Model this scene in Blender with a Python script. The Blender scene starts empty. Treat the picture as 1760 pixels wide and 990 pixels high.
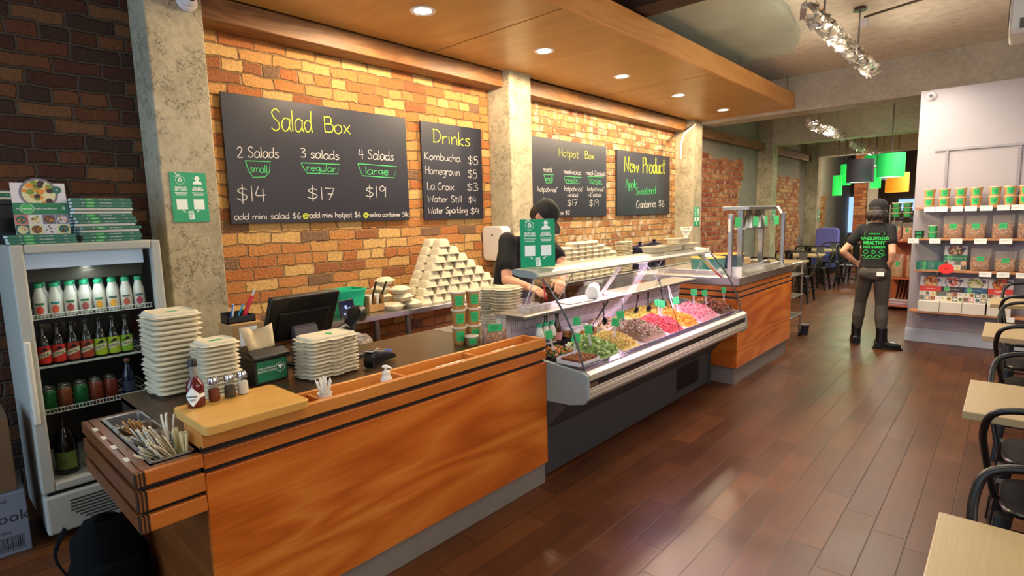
import bpy, bmesh, math, random
from math import sin, cos, pi, radians, sqrt, atan2
from mathutils import Vector, Matrix, Euler
random.seed(7)
SC = bpy.context.scene
COL = SC.collection

# ------------------------------------------------------------ camera, world, lights, exposure
cam_d = bpy.data.cameras.new('camera'); cam = bpy.data.objects.new('camera', cam_d); COL.objects.link(cam)
F_PX, YAW, PITCH, ROLL = 951.0, 0.7361, 0.1239, -0.0256
cam_d.sensor_fit = 'HORIZONTAL'; cam_d.sensor_width = 36.0; cam_d.lens = F_PX/1760*36
cam_d.clip_start = 0.02; cam_d.clip_end = 100
_f = Vector((-sin(YAW)*cos(PITCH), cos(YAW)*cos(PITCH), -sin(PITCH)))
_r = Vector((cos(YAW), sin(YAW), 0)); _u = _r.cross(_f)
_r2 = cos(ROLL)*_r + sin(ROLL)*_u; _u2 = -sin(ROLL)*_r + cos(ROLL)*_u
cam.matrix_world = Matrix(((_r2.x,_u2.x,-_f.x,0),(_r2.y,_u2.y,-_f.y,0),(_r2.z,_u2.z,-_f.z,1.55),(0,0,0,1)))
SC.camera = cam
vs = SC.view_settings
vs.view_transform = 'Standard'; vs.look = 'None'; vs.gamma = 1; vs.use_curve_mapping = False
vs.exposure = 0.18
SC.cycles.transparent_max_bounces = 32

W = bpy.data.worlds.new('world'); SC.world = W; W.use_nodes = True
_bg = W.node_tree.nodes['Background']; _bg.inputs[0].default_value = (0.75, 0.85, 1.0, 1); _bg.inputs[1].default_value = 0.4

def lamp(kind, loc, energy, color, target=None, size=0.1, size_y=None, spot=None, blend=0.6, name='lamp'):
    d = bpy.data.lights.new(name, kind); d.energy = energy; d.color = color
    o = bpy.data.objects.new(name, d); COL.objects.link(o); o.location = loc
    if kind == 'AREA':
        d.size = size
        if size_y: d.shape = 'RECTANGLE'; d.size_y = size_y
    elif kind == 'SPOT':
        d.spot_size = radians(spot); d.spot_blend = blend; d.shadow_soft_size = size
    else: d.shadow_soft_size = size
    if target is not None:
        o.rotation_euler = (Vector(target)-Vector(loc)).to_track_quat('-Z', 'Y').to_euler()
    return o
WARM = (1.0, 0.78, 0.50); SOFT = (1.0, 0.88, 0.72); DAY = (0.62, 0.80, 1.0)
# daylight through the shop front, behind the camera
lamp('AREA', (-2.9, -2.6, 1.7), 60, (0.42, 0.68, 1.0), (-2.4, 2.0, 0.9), 2.2, 2.2, name='shopfront_daylight')
lamp('AREA', (0.4, -2.8, 2.0), 30, (0.85, 0.92, 1.0), (-0.8, 4, 0.6), 2.2, 2.0, name='shopfront_daylight')
# soft fill lamps added to lift the shadows, from above and from the right
for yy, e in ((1.5, 24), (6.6, 72), (11.2, 120), (15.2, 170)):
    lamp('AREA', (-1.0, yy, 2.9), e, SOFT, (-1.0, yy, 0), 0.9, 2.2, name='overhead_fill')
lamp('AREA', (2.3, 3.2, 2.2), 60, (1.0, .90, .76), (-2.0, 3.2, 1.2), 5.5, 1.6, name='right_side_fill')
for xx, yy, e in ((-1.24, 5.6, 16), (-1.24, 7.0, 16), (-2.3, 10.6, 14)):
    lamp('POINT', (xx, yy, 2.86), e, (1.0, .86, .66), size=.12, name='ceiling_fill')  # unseen point lamps added to brighten the ceiling and beams
# the canopy downlights: a wide pool on the counters and a wash on the brick wall
LIGHTS_Y = (2.71, 4.10, 5.44, 6.82, 8.27)
for i, yy in enumerate(LIGHTS_Y):
    lamp('SPOT', (-3.25, yy, 3.03), 185, WARM, (-3.42, yy, 0), 0.08, spot=176, blend=0.15, name='downlight_beam')
# cool pink tube inside the display case hood
lamp('AREA', (-2.10, 3.65, 1.195), 30, (1.0, 0.66, 0.92), (-2.02, 3.65, 0.7), 0.13, 2.3, name='case_tube')

# ------------------------------------------------------------ materials
MATS = {}
def _new(name):
    m = bpy.data.materials.new(name); m.use_nodes = True
    nt = m.node_tree; b = nt.nodes['Principled BSDF']
    return m, nt, b
def lin(c):
    if isinstance(c, str):
        c = c.lstrip('#'); c = tuple(int(c[i:i+2], 16)/255 for i in (0, 2, 4))
        c = tuple(x/12.92 if x <= .04045 else ((x+.055)/1.055)**2.4 for x in c)
    return (c[0], c[1], c[2], 1)
def plain(name, color='#888888', rough=0.5, metal=0.0, spec=0.5, noise=0.0, nscale=8.0, bump=0.0, bscale=60.0, alpha=None, emit=None, estr=0.0, trans=0.0, coat=0.0, sub=0.0):
    if name in MATS: return MATS[name]
    m, nt, b = _new(name); N = nt.nodes; L = nt.links
    b.inputs['Base Color'].default_value = lin(color); b.inputs['Roughness'].default_value = rough
    b.inputs['Metallic'].default_value = metal; b.inputs['Specular IOR Level'].default_value = spec
    b.inputs['Coat Weight'].default_value = coat
    if trans: b.inputs['Transmission Weight'].default_value = trans
    if sub:
        b.inputs['Subsurface Weight'].default_value = sub; b.inputs['Subsurface Radius'].default_value = (.02,.008,.004)
    if emit is not None:
        b.inputs['Emission Color'].default_value = lin(emit); b.inputs['Emission Strength'].default_value = estr
    tc = N.new('ShaderNodeTexCoord')
    if noise:
        n = N.new('ShaderNodeTexNoise'); n.inputs['Scale'].default_value = nscale; n.inputs['Detail'].default_value = 5
        L.new(tc.outputs['Object'], n.inputs['Vector'])
        hs = N.new('ShaderNodeHueSaturation'); hs.inputs['Color'].default_value = lin(color)
        mr = N.new('ShaderNodeMapRange'); mr.inputs[3].default_value = 1-noise; mr.inputs[4].default_value = 1+noise
        mr.inputs[1].default_value = .3; mr.inputs[2].default_value = .7
        L.new(n.outputs['Fac'], mr.inputs[0]); L.new(mr.outputs[0], hs.inputs['Value']); L.new(hs.outputs[0], b.inputs['Base Color'])
    if bump:
        n2 = N.new('ShaderNodeTexNoise'); n2.inputs['Scale'].default_value = bscale; n2.inputs['Detail'].default_value = 6
        L.new(tc.outputs['Object'], n2.inputs['Vector'])
        bp = N.new('ShaderNodeBump'); bp.inputs['Strength'].default_value = bump; bp.inputs['Distance'].default_value = .01
        L.new(n2.outputs['Fac'], bp.inputs['Height']); L.new(bp.outputs[0], b.inputs['Normal'])
    MATS[name] = m
    return m
def glass(name, tint=(1,1,1), refl=1.0, rough=0.02, body=0.0, bodycol=(1,1,1)):
    if name in MATS: return MATS[name]
    m, nt, b = _new(name); N = nt.nodes; L = nt.links
    N.remove(b); out = N['Material Output']
    t = N.new('ShaderNodeBsdfTransparent'); t.inputs[0].default_value = lin(tint)
    g = N.new('ShaderNodeBsdfGlossy'); g.inputs['Roughness'].default_value = rough
    fr = N.new('ShaderNodeLayerWeight'); fr.inputs[0].default_value = 0.5
    pw = mth(nt, 'POWER', fr.outputs['Facing'], 4.0)
    mx = N.new('ShaderNodeMixShader')
    ge = N.new('ShaderNodeNewGeometry')   # one reflection per pane: its outer faces
    rf = mth(nt, 'ADD', mth(nt, 'MULTIPLY', pw, .45*refl), .035*refl)
    L.new(mth(nt, 'MULTIPLY', rf, mth(nt, 'SUBTRACT', 1.0, ge.outputs['Backfacing'])), mx.inputs[0]); L.new(t.outputs[0], mx.inputs[1]); L.new(g.outputs[0], mx.inputs[2])
    last = mx
    if body:
        d = N.new('ShaderNodeBsdfDiffuse'); d.inputs[0].default_value = lin(bodycol)
        m2 = N.new('ShaderNodeMixShader'); m2.inputs[0].default_value = body
        L.new(mx.outputs[0], m2.inputs[1]); L.new(d.outputs[0], m2.inputs[2]); last = m2
    L.new(last.outputs[0], out.inputs[0])
    MATS[name] = m
    return m
def ramp(N, stops):
    r = N.new('ShaderNodeValToRGB'); e = r.color_ramp.elements
    while len(e) < len(stops): e.new(0.5)
    for el, (p, c) in zip(e, stops): el.position = p; el.color = lin(c)
    return r
def mth(nt, op, a, b=None, c=None):
    n = nt.nodes.new('ShaderNodeMath'); n.operation = op
    for i, v in enumerate((a, b, c)):
        if v is None: continue
        if isinstance(v, (int, float)): n.inputs[i].default_value = v
        else: nt.links.new(v, n.inputs[i])
    return n.outputs[0]
def mix(nt, fac, a, b, blend='MIX'):
    n = nt.nodes.new('ShaderNodeMix'); n.data_type = 'RGBA'; n.blend_type = blend
    for s, v in ((n.inputs[0], fac), (n.inputs[6], a), (n.inputs[7], b)):
        if isinstance(v, (int, float)): s.default_value = v
        elif isinstance(v, (tuple, str)): s.default_value = lin(v)
        else: nt.links.new(v, s)
    return n.outputs[2]
def noise(nt, vec, scale, detail=5, rough=.55):
    n = nt.nodes.new('ShaderNodeTexNoise'); n.inputs['Scale'].default_value = scale; n.inputs['Detail'].default_value = detail
    n.inputs['Roughness'].default_value = rough
    if vec is not None: nt.links.new(vec, n.inputs['Vector'])
    return n
def brick_mat(name, stops, mortar, plaster=None, pl_lo=0.5, pl_hi=0.56, white=0.0, warp=0.016, gap=0.014, bumpd=0.03, plz=None, flip=False):
    """weathered hand-laid bricks on a wall seen along x (or along y when flip)"""
    m, nt, b = _new(name); N = nt.nodes; L = nt.links
    tc = N.new('ShaderNodeTexCoord'); sp = N.new('ShaderNodeSeparateXYZ')
    geo = N.new('ShaderNodeNewGeometry')
    wn = noise(nt, geo.outputs['Position'], 7.0, 3); wn2 = noise(nt, geo.outputs['Position'], 30.0, 3)
    L.new(geo.outputs['Position'], sp.inputs[0])
    u0 = sp.outputs['X'] if flip else sp.outputs['Y']
    sep = N.new('ShaderNodeSeparateColor'); L.new(wn.outputs['Color'], sep.inputs[0])
    sep2 = N.new('ShaderNodeSeparateColor'); L.new(wn2.outputs['Color'], sep2.inputs[0])
    u = mth(nt, 'ADD', u0, mth(nt, 'MULTIPLY', mth(nt, 'SUBTRACT', sep.outputs[0], .5), warp*3))
    u = mth(nt, 'ADD', u, mth(nt, 'MULTIPLY', mth(nt, 'SUBTRACT', sep2.outputs[0], .5), warp))
    v = mth(nt, 'ADD', sp.outputs['Z'], mth(nt, 'MULTIPLY', mth(nt, 'SUBTRACT', sep.outputs[1], .5), warp*2.4))
    v = mth(nt, 'ADD', v, mth(nt, 'MULTIPLY', mth(nt, 'SUBTRACT', sep2.outputs[1], .5), warp*.9))
    H_, L_ = 0.088, 0.243
    rv = mth(nt, 'DIVIDE', v, H_); row = mth(nt, 'FLOOR', rv); fv = mth(nt, 'SUBTRACT', rv, row)
    # every third course is a header course of half bricks
    head = mth(nt, 'COMPARE', mth(nt, 'MODULO', row, 4.0), 2.0, 0.1)
    ln = mth(nt, 'SUBTRACT', L_, mth(nt, 'MULTIPLY', head, L_*0.42))
    off = mth(nt, 'MULTIPLY', mth(nt, 'MODULO', row, 2.0), .5)
    jit = N.new('ShaderNodeTexWhiteNoise'); jit.noise_dimensions = '1D'; L.new(row, jit.inputs['W'])
    ru = mth(nt, 'ADD', mth(nt, 'ADD', mth(nt, 'DIVIDE', u, ln), off), mth(nt, 'MULTIPLY', jit.outputs['Value'], .35))
    colm = mth(nt, 'FLOOR', ru); fu = mth(nt, 'SUBTRACT', ru, colm)
    du = mth(nt, 'MULTIPLY', mth(nt, 'MINIMUM', fu, mth(nt, 'SUBTRACT', 1.0, fu)), ln)
    dv = mth(nt, 'MULTIPLY', mth(nt, 'MINIMUM', fv, mth(nt, 'SUBTRACT', 1.0, fv)), H_)
    d = mth(nt, 'MINIMUM', du, dv)
    ms = N.new('ShaderNodeMapRange'); ms.interpolation_type = 'SMOOTHSTEP'
    ms.inputs[1].default_value = gap*.25; ms.inputs[2].default_value = gap*.8; L.new(d, ms.inputs[0])
    cmb = N.new('ShaderNodeCombineXYZ'); L.new(row, cmb.inputs[0]); L.new(colm, cmb.inputs[1])
    w = N.new('ShaderNodeTexWhiteNoise'); w.noise_dimensions = '2D'; L.new(cmb.outputs[0], w.inputs['Vector'])
    rp = ramp(N, stops); rp.color_ramp.interpolation = 'CONSTANT' ; L.new(w.outputs['Value'], rp.inputs[0])
    nz = noise(nt, geo.outputs['Position'], 45, 8, .65); nz2 = noise(nt, geo.outputs['Position'], 9, 5)
    mr = N.new('ShaderNodeMapRange'); mr.inputs[1].default_value = .25; mr.inputs[2].default_value = .75; mr.inputs[3].default_value = .70; mr.inputs[4].default_value = 1.2
    L.new(nz.outputs['Fac'], mr.inputs[0])
    bc = mix(nt, 1.0, rp.outputs[0], mr.outputs[0], 'MULTIPLY')
    if white:
        wm = N.new('ShaderNodeMapRange'); wm.inputs[1].default_value = .62-white*.25; wm.inputs[2].default_value = .70-white*.2; L.new(nz2.outputs['Fac'], wm.inputs[0])
        # old whitewash left in patches
        bc = mix(nt, mth(nt, 'MULTIPLY', wm.outputs[0], .75), bc, (.62, .53, .40))
    c = mix(nt, ms.outputs[0], mortar, bc)
    hgt = mth(nt, 'ADD', ms.outputs[0], mth(nt, 'MULTIPLY', nz.outputs['Fac'], .55))
    if plaster is not None:
        pn = noise(nt, geo.outputs['Position'], 1.6, 6, .6)
        val = pn.outputs['Fac']
        if plz:  # plaster survives towards one end / the top of the bay
            ya, yb, za, zb = plz
            gy = N.new('ShaderNodeMapRange'); gy.inputs[1].default_value = ya; gy.inputs[2].default_value = yb; L.new(u0, gy.inputs[0])
            gz = N.new('ShaderNodeMapRange'); gz.inputs[1].default_value = za; gz.inputs[2].default_value = zb; L.new(sp.outputs['Z'], gz.inputs[0])
            val = mth(nt, 'ADD', mth(nt, 'MULTIPLY', val, .45), mth(nt, 'MULTIPLY', mth(nt, 'MAXIMUM', gy.outputs[0], gz.outputs[0]), .6))
        pm = N.new('ShaderNodeMapRange'); pm.inputs[1].default_value = pl_lo; pm.inputs[2].default_value = pl_hi; L.new(val, pm.inputs[0])
        pcn = noise(nt, geo.outputs['Position'], 5, 6)
        pc = mix(nt, pcn.outputs['Fac'], plaster, tuple(x*.62 for x in lin(plaster)[:3]))
        c = mix(nt, pm.outputs[0], c, pc)
        hgt = mix(nt, pm.outputs[0], hgt, (1.25, 1.25, 1.25))
    L.new(c, b.inputs['Base Color']); b.inputs['Roughness'].default_value = .82; b.inputs['Specular IOR Level'].default_value = .3
    bp = N.new('ShaderNodeBump'); bp.inputs['Strength'].default_value = .9; bp.inputs['Distance'].default_value = bumpd
    L.new(hgt, bp.inputs['Height']); L.new(bp.outputs[0], b.inputs['Normal'])
    MATS[name] = m
    return m
def ply_mat(name, c1, c2, c3, axis='Y', rough=.32, scale=1.0, figure=1.0, coat=.2, contrast=1.0):
    """rotary cut plywood with long cathedral figure along the given axis"""
    m, nt, b = _new(name); N = nt.nodes; L = nt.links
    tc = N.new('ShaderNodeTexCoord'); mp = N.new('ShaderNodeMapping')
    s = {'X': (.45, 3, 3), 'Y': (3, .45, 3), 'Z': (3, 3, .45)}[axis]
    mp.inputs['Scale'].default_value = tuple(x*scale for x in s)
    L.new(tc.outputs['Object'], mp.inputs[0])
    n1 = noise(nt, mp.outputs[0], 1.1, 2, .45); n1.inputs['Distortion'].default_value = .8
    bands = mth(nt, 'FRACT', mth(nt, 'MULTIPLY', n1.outputs['Fac'], 7.0*figure))
    bands = mth(nt, 'ABSOLUTE', mth(nt, 'SUBTRACT', bands, .5))
    mp2 = N.new('ShaderNodeMapping'); mp2.inputs['Scale'].default_value = tuple((2.2 if x < 1 else 60) for x in s); L.new(tc.outputs['Object'], mp2.inputs[0])
    n2 = noise(nt, mp2.outputs[0], 1.6, 5, .6)
    n3 = noise(nt, tc.outputs['Object'], 2.0, 4)
    fac = mth(nt, 'ADD', mth(nt, 'MULTIPLY', bands, .55*contrast), mth(nt, 'MULTIPLY', n2.outputs['Fac'], .55))
    fac = mth(nt, 'ADD', fac, mth(nt, 'MULTIPLY', mth(nt, 'SUBTRACT', n3.outputs['Fac'], .5), .7))
    rp = ramp(N, [(.12, c1), (.5, c2), (.95, c3)]); L.new(fac, rp.inputs[0])
    L.new(rp.outputs[0], b.inputs['Base Color']); b.inputs['Roughness'].default_value = rough; b.inputs['Coat Weight'].default_value = coat; b.inputs['Coat Roughness'].default_value = .2
    bp = N.new('ShaderNodeBump'); bp.inputs['Strength'].default_value = .08; bp.inputs['Distance'].default_value = .004
    L.new(n2.outputs['Fac'], bp.inputs['Height']); L.new(bp.outputs[0], b.inputs['Normal'])
    MATS[name] = m
    return m
def floor_mat():
    m, nt, b = _new('floor_planks'); N = nt.nodes; L = nt.links
    tc = N.new('ShaderNodeTexCoord'); sp = N.new('ShaderNodeSeparateXYZ'); L.new(tc.outputs['Object'], sp.inputs[0])
    PW, PL = .14, .62
    rx = mth(nt, 'DIVIDE', sp.outputs['X'], PW); row = mth(nt, 'FLOOR', rx); fx = mth(nt, 'SUBTRACT', rx, row)
    wn = N.new('ShaderNodeTexWhiteNoise'); wn.noise_dimensions = '1D'; L.new(row, wn.inputs['W'])
    ry = mth(nt, 'ADD', mth(nt, 'DIVIDE', sp.outputs['Y'], PL), mth(nt, 'MULTIPLY', wn.outputs['Value'], 3.0)); cl = mth(nt, 'FLOOR', ry); fy = mth(nt, 'SUBTRACT', ry, cl)
    dx = mth(nt, 'MULTIPLY', mth(nt, 'MINIMUM', fx, mth(nt, 'SUBTRACT', 1.0, fx)), PW)
    dy = mth(nt, 'MULTIPLY', mth(nt, 'MINIMUM', fy, mth(nt, 'SUBTRACT', 1.0, fy)), PL)
    d = mth(nt, 'MINIMUM', dx, dy)
    seam = N.new('ShaderNodeMapRange'); seam.inputs[1].default_value = .0006; seam.inputs[2].default_value = .0028; L.new(d, seam.inputs[0])
    cm = N.new('ShaderNodeCombineXYZ'); L.new(row, cm.inputs[0]); L.new(cl, cm.inputs[1])
    w2 = N.new('ShaderNodeTexWhiteNoise'); w2.noise_dimensions = '2D'; L.new(cm.outputs[0], w2.inputs['Vector'])
    mp = N.new('ShaderNodeMapping'); mp.inputs['Scale'].default_value = (26, 1.6, 1); L.new(tc.outputs['Object'], mp.inputs[0])
    n1 = noise(nt, mp.outputs[0], 1.3, 6, .65); n2 = noise(nt, tc.outputs['Object'], 3.2, 5)
    f = mth(nt, 'ADD', mth(nt, 'MULTIPLY', w2.outputs['Value'], .30), mth(nt, 'MULTIPLY', n1.outputs['Fac'], .5))
    f = mth(nt, 'ADD', f, mth(nt, 'MULTIPLY', mth(nt, 'SUBTRACT', n2.outputs['Fac'], .5), .45))
    rp = ramp(N, [(.05, '#381d0d'), (.4, '#4f2c14'), (.62, '#5f3719'), (.98, '#714522')]); L.new(f, rp.inputs[0])
    c = mix(nt, seam.outputs[0], '#2a160b', rp.outputs[0])
    L.new(c, b.inputs['Base Color']); b.inputs['Specular IOR Level'].default_value = .32
    rr = N.new('ShaderNodeMapRange'); rr.inputs[3].default_value = .28; rr.inputs[4].default_value = .46; L.new(n2.outputs['Fac'], rr.inputs[0]); L.new(rr.outputs[0], b.inputs['Roughness'])
    bp = N.new('ShaderNodeBump'); bp.inputs['Strength'].default_value = .25; bp.inputs['Distance'].default_value = .003
    L.new(mth(nt, 'ADD', mth(nt, 'MULTIPLY', n1.outputs['Fac'], .3), seam.outputs[0]), bp.inputs['Height']); L.new(bp.outputs[0], b.inputs['Normal'])
    return m
def concrete_mat(name, c1, c2, scale=3.0, bump=.35, cracks=True):
    m, nt, b = _new(name); N = nt.nodes; L = nt.links
    g = N.new('ShaderNodeNewGeometry')
    n1 = noise(nt, g.outputs['Position'], scale, 8, .62); n2 = noise(nt, g.outputs['Position'], scale*9, 8, .7)
    rp = ramp(N, [(.3, c2), (.62, c1)]); L.new(n1.outputs['Fac'], rp.inputs[0])
    mr = N.new('ShaderNodeMapRange'); mr.inputs[1].default_value = .3; mr.inputs[2].default_value = .7; mr.inputs[3].default_value = .8; mr.inputs[4].default_value = 1.15; L.new(n2.outputs['Fac'], mr.inputs[0])
    c = mix(nt, 1.0, rp.outputs[0], mr.outputs[0], 'MULTIPLY')
    h = n2.outputs['Fac']
    if cracks:
        vn = noise(nt, g.outputs['Position'], 4.5, 6, .7)
        cr = mth(nt, 'ABSOLUTE', mth(nt, 'SUBTRACT', vn.outputs['Fac'], .5))
        cmk = N.new('ShaderNodeMapRange'); cmk.inputs[1].default_value = .0; cmk.inputs[2].default_value = .011; L.new(cr, cmk.inputs[0])
        gate = N.new('ShaderNodeMapRange'); gate.inputs[1].default_value = .52; gate.inputs[2].default_value = .6; L.new(n1.outputs['Fac'], gate.inputs[0])
        k = mth(nt, 'MAXIMUM', cmk.outputs[0], gate.outputs[0])
        c = mix(nt, k, (.05, .04, .03), c); h = mth(nt, 'ADD', h, k)
    L.new(c, b.inputs['Base Color']); b.inputs['Roughness'].default_value = .85
    bp = N.new('ShaderNodeBump'); bp.inputs['Strength'].default_value = bump; bp.inputs['Distance'].default_value = .012
    L.new(h, bp.inputs['Height']); L.new(bp.outputs[0], b.inputs['Normal'])
    MATS[name] = m
    return m
def speckle_mat(name, cols, scale=60, rough=.5, bump=.6):
    """small chopped bits in several colours"""
    if name in MATS: return MATS[name]
    m, nt, b = _new(name); N = nt.nodes; L = nt.links
    tc = N.new('ShaderNodeTexCoord')
    v = N.new('ShaderNodeTexVoronoi'); v.inputs['Scale'].default_value = scale; L.new(tc.outputs['Object'], v.inputs['Vector'])
    s = N.new('ShaderNodeSeparateColor'); L.new(v.outputs['Color'], s.inputs[0])
    st = [((i+.0)/len(cols), c) for i, c in enumerate(cols)]
    rp = ramp(N, st); rp.color_ramp.interpolation = 'CONSTANT'; L.new(s.outputs[0], rp.inputs[0])
    L.new(rp.outputs[0], b.inputs['Base Color']); b.inputs['Roughness'].default_value = rough
    bp = N.new('ShaderNodeBump'); bp.inputs['Strength'].default_value = bump; bp.inputs['Distance'].default_value = .006; bp.invert = True
    L.new(v.outputs['Distance'], bp.inputs['Height']); L.new(bp.outputs[0], b.inputs['Normal'])
    MATS[name] = m
    return m

# ------------------------------------------------------------ mesh helpers
class MB:
    def __init__(s): s.v = []; s.f = []; s.m = []
    def add(s, vs, fs, mi=0, M=None):
        o = len(s.v)
        s.v += [tuple(M @ Vector(p)) if M is not None else tuple(p) for p in vs]
        s.f += [tuple(i+o for i in f) for f in fs]; s.m += [mi]*len(fs)
        return s
    def box(s, x0, x1, y0, y1, z0, z1, mi=0, M=None):
        x0, x1 = min(x0,x1), max(x0,x1); y0, y1 = min(y0,y1), max(y0,y1); z0, z1 = min(z0,z1), max(z0,z1)
        vs = [(x0,y0,z0),(x1,y0,z0),(x1,y1,z0),(x0,y1,z0),(x0,y0,z1),(x1,y0,z1),(x1,y1,z1),(x0,y1,z1)]
        return s.add(vs, [(3,2,1,0),(4,5,6,7),(0,1,5,4),(1,2,6,5),(2,3,7,6),(3,0,4,7)], mi, M)
    def prism(s, poly, a, b, axis='Z', mi=0, M=None):
        """poly of 2D points (counter-clockwise), extruded from a to b along axis"""
        n = len(poly)
        def P(p, t): return {'Z': (p[0],p[1],t), 'Y': (p[0],t,p[1]), 'X': (t,p[0],p[1])}[axis]
        vs = [P(p,a) for p in poly]+[P(p,b) for p in poly]
        fs = [tuple(range(n-1,-1,-1)), tuple(range(n,2*n))]+[(i,(i+1)%n,n+(i+1)%n,n+i) for i in range(n)]
        if axis == 'Y': fs = [tuple(reversed(f)) for f in fs]
        return s.add(vs, fs, mi, M)
    def rings(s, rings, mi=0, M=None, cap=True, closed=True):
        n = len(rings[0]); vs = [p for r in rings for p in r]; fs = []
        for k in range(len(rings)-1):
            for i in range(n if closed else n-1):
                j = (i+1) % n
                fs.append((k*n+i, k*n+j, (k+1)*n+j, (k+1)*n+i))
        if cap: fs.append(tuple(range(n-1,-1,-1))); fs.append(tuple((len(rings)-1)*n+i for i in range(n)))
        return s.add(vs, fs, mi, M)
    def lathe(s, prof, seg=16, mi=0, M=None, cap=True):
        return s.rings([[(r*cos(2*pi*i/seg), r*sin(2*pi*i/seg), z) for i in range(seg)] for r, z in prof], mi, M, cap)
    def cyl(s, r, z0, z1, seg=16, mi=0, M=None): return s.lathe([(r,z0),(r,z1)], seg, mi, M)
    def tube(s, pts, r, seg=8, mi=0, M=None, rb=None):
        pts = [Vector(p) for p in pts]; R = []
        up = None
        for i, p in enumerate(pts):
            t = (pts[min(i+1,len(pts)-1)]-pts[max(i-1,0)]).normalized()
            if up is None:
                up = Vector((0,0,1)) if abs(t.z) < .9 else Vector((1,0,0))
            a = (up - t*up.dot(t))
            a = a.normalized() if a.length > 1e-6 else t.orthogonal().normalized()
            up = a
            b = t.cross(a)
            ra = r[i] if isinstance(r, (list, tuple)) else r
            if isinstance(ra, (list, tuple)): ra, rbb = ra
            else: rbb = (rb[i] if isinstance(rb, (list, tuple)) else rb) if rb else ra
            R.append([tuple(p + a*ra*cos(2*pi*k/seg) + b*rbb*sin(2*pi*k/seg)) for k in range(seg)])
        return s.rings(R, mi, M)
    def loft(s, secs, seg=16, mi=0, M=None, p=2.0):
        """secs: (centre, a-vector, b-vector) ellipse sections (superellipse power p)"""
        R = []
        for c, a, b in secs:
            c, a, b = Vector(c), Vector(a), Vector(b); ring = []
            for k in range(seg):
                t = 2*pi*k/seg; ct, st = cos(t), sin(t)
                ring.append(tuple(c + a*math.copysign(abs(ct)**(2/p), ct) + b*math.copysign(abs(st)**(2/p), st)))
            R.append(ring)
        return s.rings(R, mi, M)
    def ball(s, c, r, seg=12, rin=8, mi=0, M=None):
        r = r if isinstance(r, (tuple, list)) else (r,r,r)
        R = []
        for k in range(rin+1):
            ph = -pi/2 + pi*k/rin; q = max(cos(ph), .02)
            R.append([(c[0]+r[0]*q*cos(2*pi*i/seg), c[1]+r[1]*q*sin(2*pi*i/seg), c[2]+r[2]*sin(ph)) for i in range(seg)])
        return s.rings(R, mi, M)
    def ribbon(s, pts, w, nrm=(0,0,1), mi=0, M=None):
        pts = [Vector(p) for p in pts]; nrm = Vector(nrm); vs = []; fs = []
        for i, p in enumerate(pts):
            t = (pts[min(i+1,len(pts)-1)]-pts[max(i-1,0)])
            if t.length < 1e-9: t = Vector((1,0,0))
            sd = nrm.cross(t.normalized())*w*.5
            vs += [p-sd, p+sd]
        for i in range(len(pts)-1): fs.append((2*i, 2*i+2, 2*i+3, 2*i+1))
        return s.add(vs, fs, mi, M)
    def build(s, name, mats, parent=None, smooth=None, bevel=0, bseg=2, loc=None, rot=None):
        me = bpy.data.meshes.new(name); me.from_pydata(s.v, [], s.f)
        if not isinstance(mats, (list, tuple)): mats = [mats]
        for m in mats: me.materials.append(m)
        if len(mats) > 1: me.polygons.foreach_set('material_index', s.m)
        me.validate(); me.update()
        bm = bmesh.new(); bm.from_mesh(me); bmesh.ops.recalc_face_normals(bm, faces=bm.faces); bm.to_mesh(me); bm.free()
        if smooth is not None:
            me.polygons.foreach_set('use_smooth', [True]*len(me.polygons))
            if smooth < 179: me.set_sharp_from_angle(angle=radians(smooth))
        o = bpy.data.objects.new(name, me); COL.objects.link(o)
        if parent is not None: o.parent = parent
        if loc is not None: o.location = loc
        if rot is not None: o.rotation_euler = rot
        if bevel:
            md = o.modifiers.new('bevel', 'BEVEL'); md.width = bevel; md.segments = bseg; md.limit_method = 'ANGLE'; md.angle_limit = radians(35)
        return o
def T(x=0, y=0, z=0, rz=0, rx=0, ry=0, s=1):
    return Matrix.Translation((x,y,z)) @ Euler((rx,ry,rz)).to_matrix().to_4x4() @ Matrix.Scale(s, 4)
def tag(o, label=None, cat=None, group=None, kind=None):
    if label: o['label'] = label
    if cat: o['category'] = cat
    if group: o['group'] = group
    if kind: o['kind'] = kind
    return o
def empty(name, loc=(0,0,0), rz=0, label=None, cat=None, group=None):
    o = bpy.data.objects.new(name, None); COL.objects.link(o); o.location = loc; o.rotation_euler = (0,0,rz); o.empty_display_size = .05
    return tag(o, label, cat, group)
def struct(o): o['kind'] = 'structure'; return o
KIDS = {}
def kids(o): return [c for c in bpy.data.objects if c.parent == o]
def dup(o, loc=None, rot=None, label=None, group=None):
    if o.name not in KIDS:
        KIDS[o.name] = [(c, kids(c)) for c in kids(o)]
    r = o.copy(); COL.objects.link(r)
    for c, gs in KIDS[o.name]:
        d = c.copy(); COL.objects.link(d); d.parent = r
        for g in gs:
            h = g.copy(); COL.objects.link(h); h.parent = d
    if loc is not None: r.location = loc
    if rot is not None: r.rotation_euler = rot if not isinstance(rot, (int, float)) else (0,0,rot)
    if label: r['label'] = label
    if group: r['group'] = group
    return r
class Kind:
    """first placement uses the prototype itself, later ones copy it"""
    def __init__(s, proto): s.p = proto; s.used = False
    def put(s, loc, rot=0, label=None, group=None):
        rot = (0,0,rot) if isinstance(rot, (int, float)) else rot
        if not s.used:
            s.used = True
            if s.p.name not in KIDS: KIDS[s.p.name] = [(c, kids(c)) for c in kids(s.p)]
            s.p.location = loc; s.p.rotation_euler = rot
            if label: s.p['label'] = label
            if group: s.p['group'] = group
            return s.p
        return dup(s.p, loc, rot, label, group)
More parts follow.
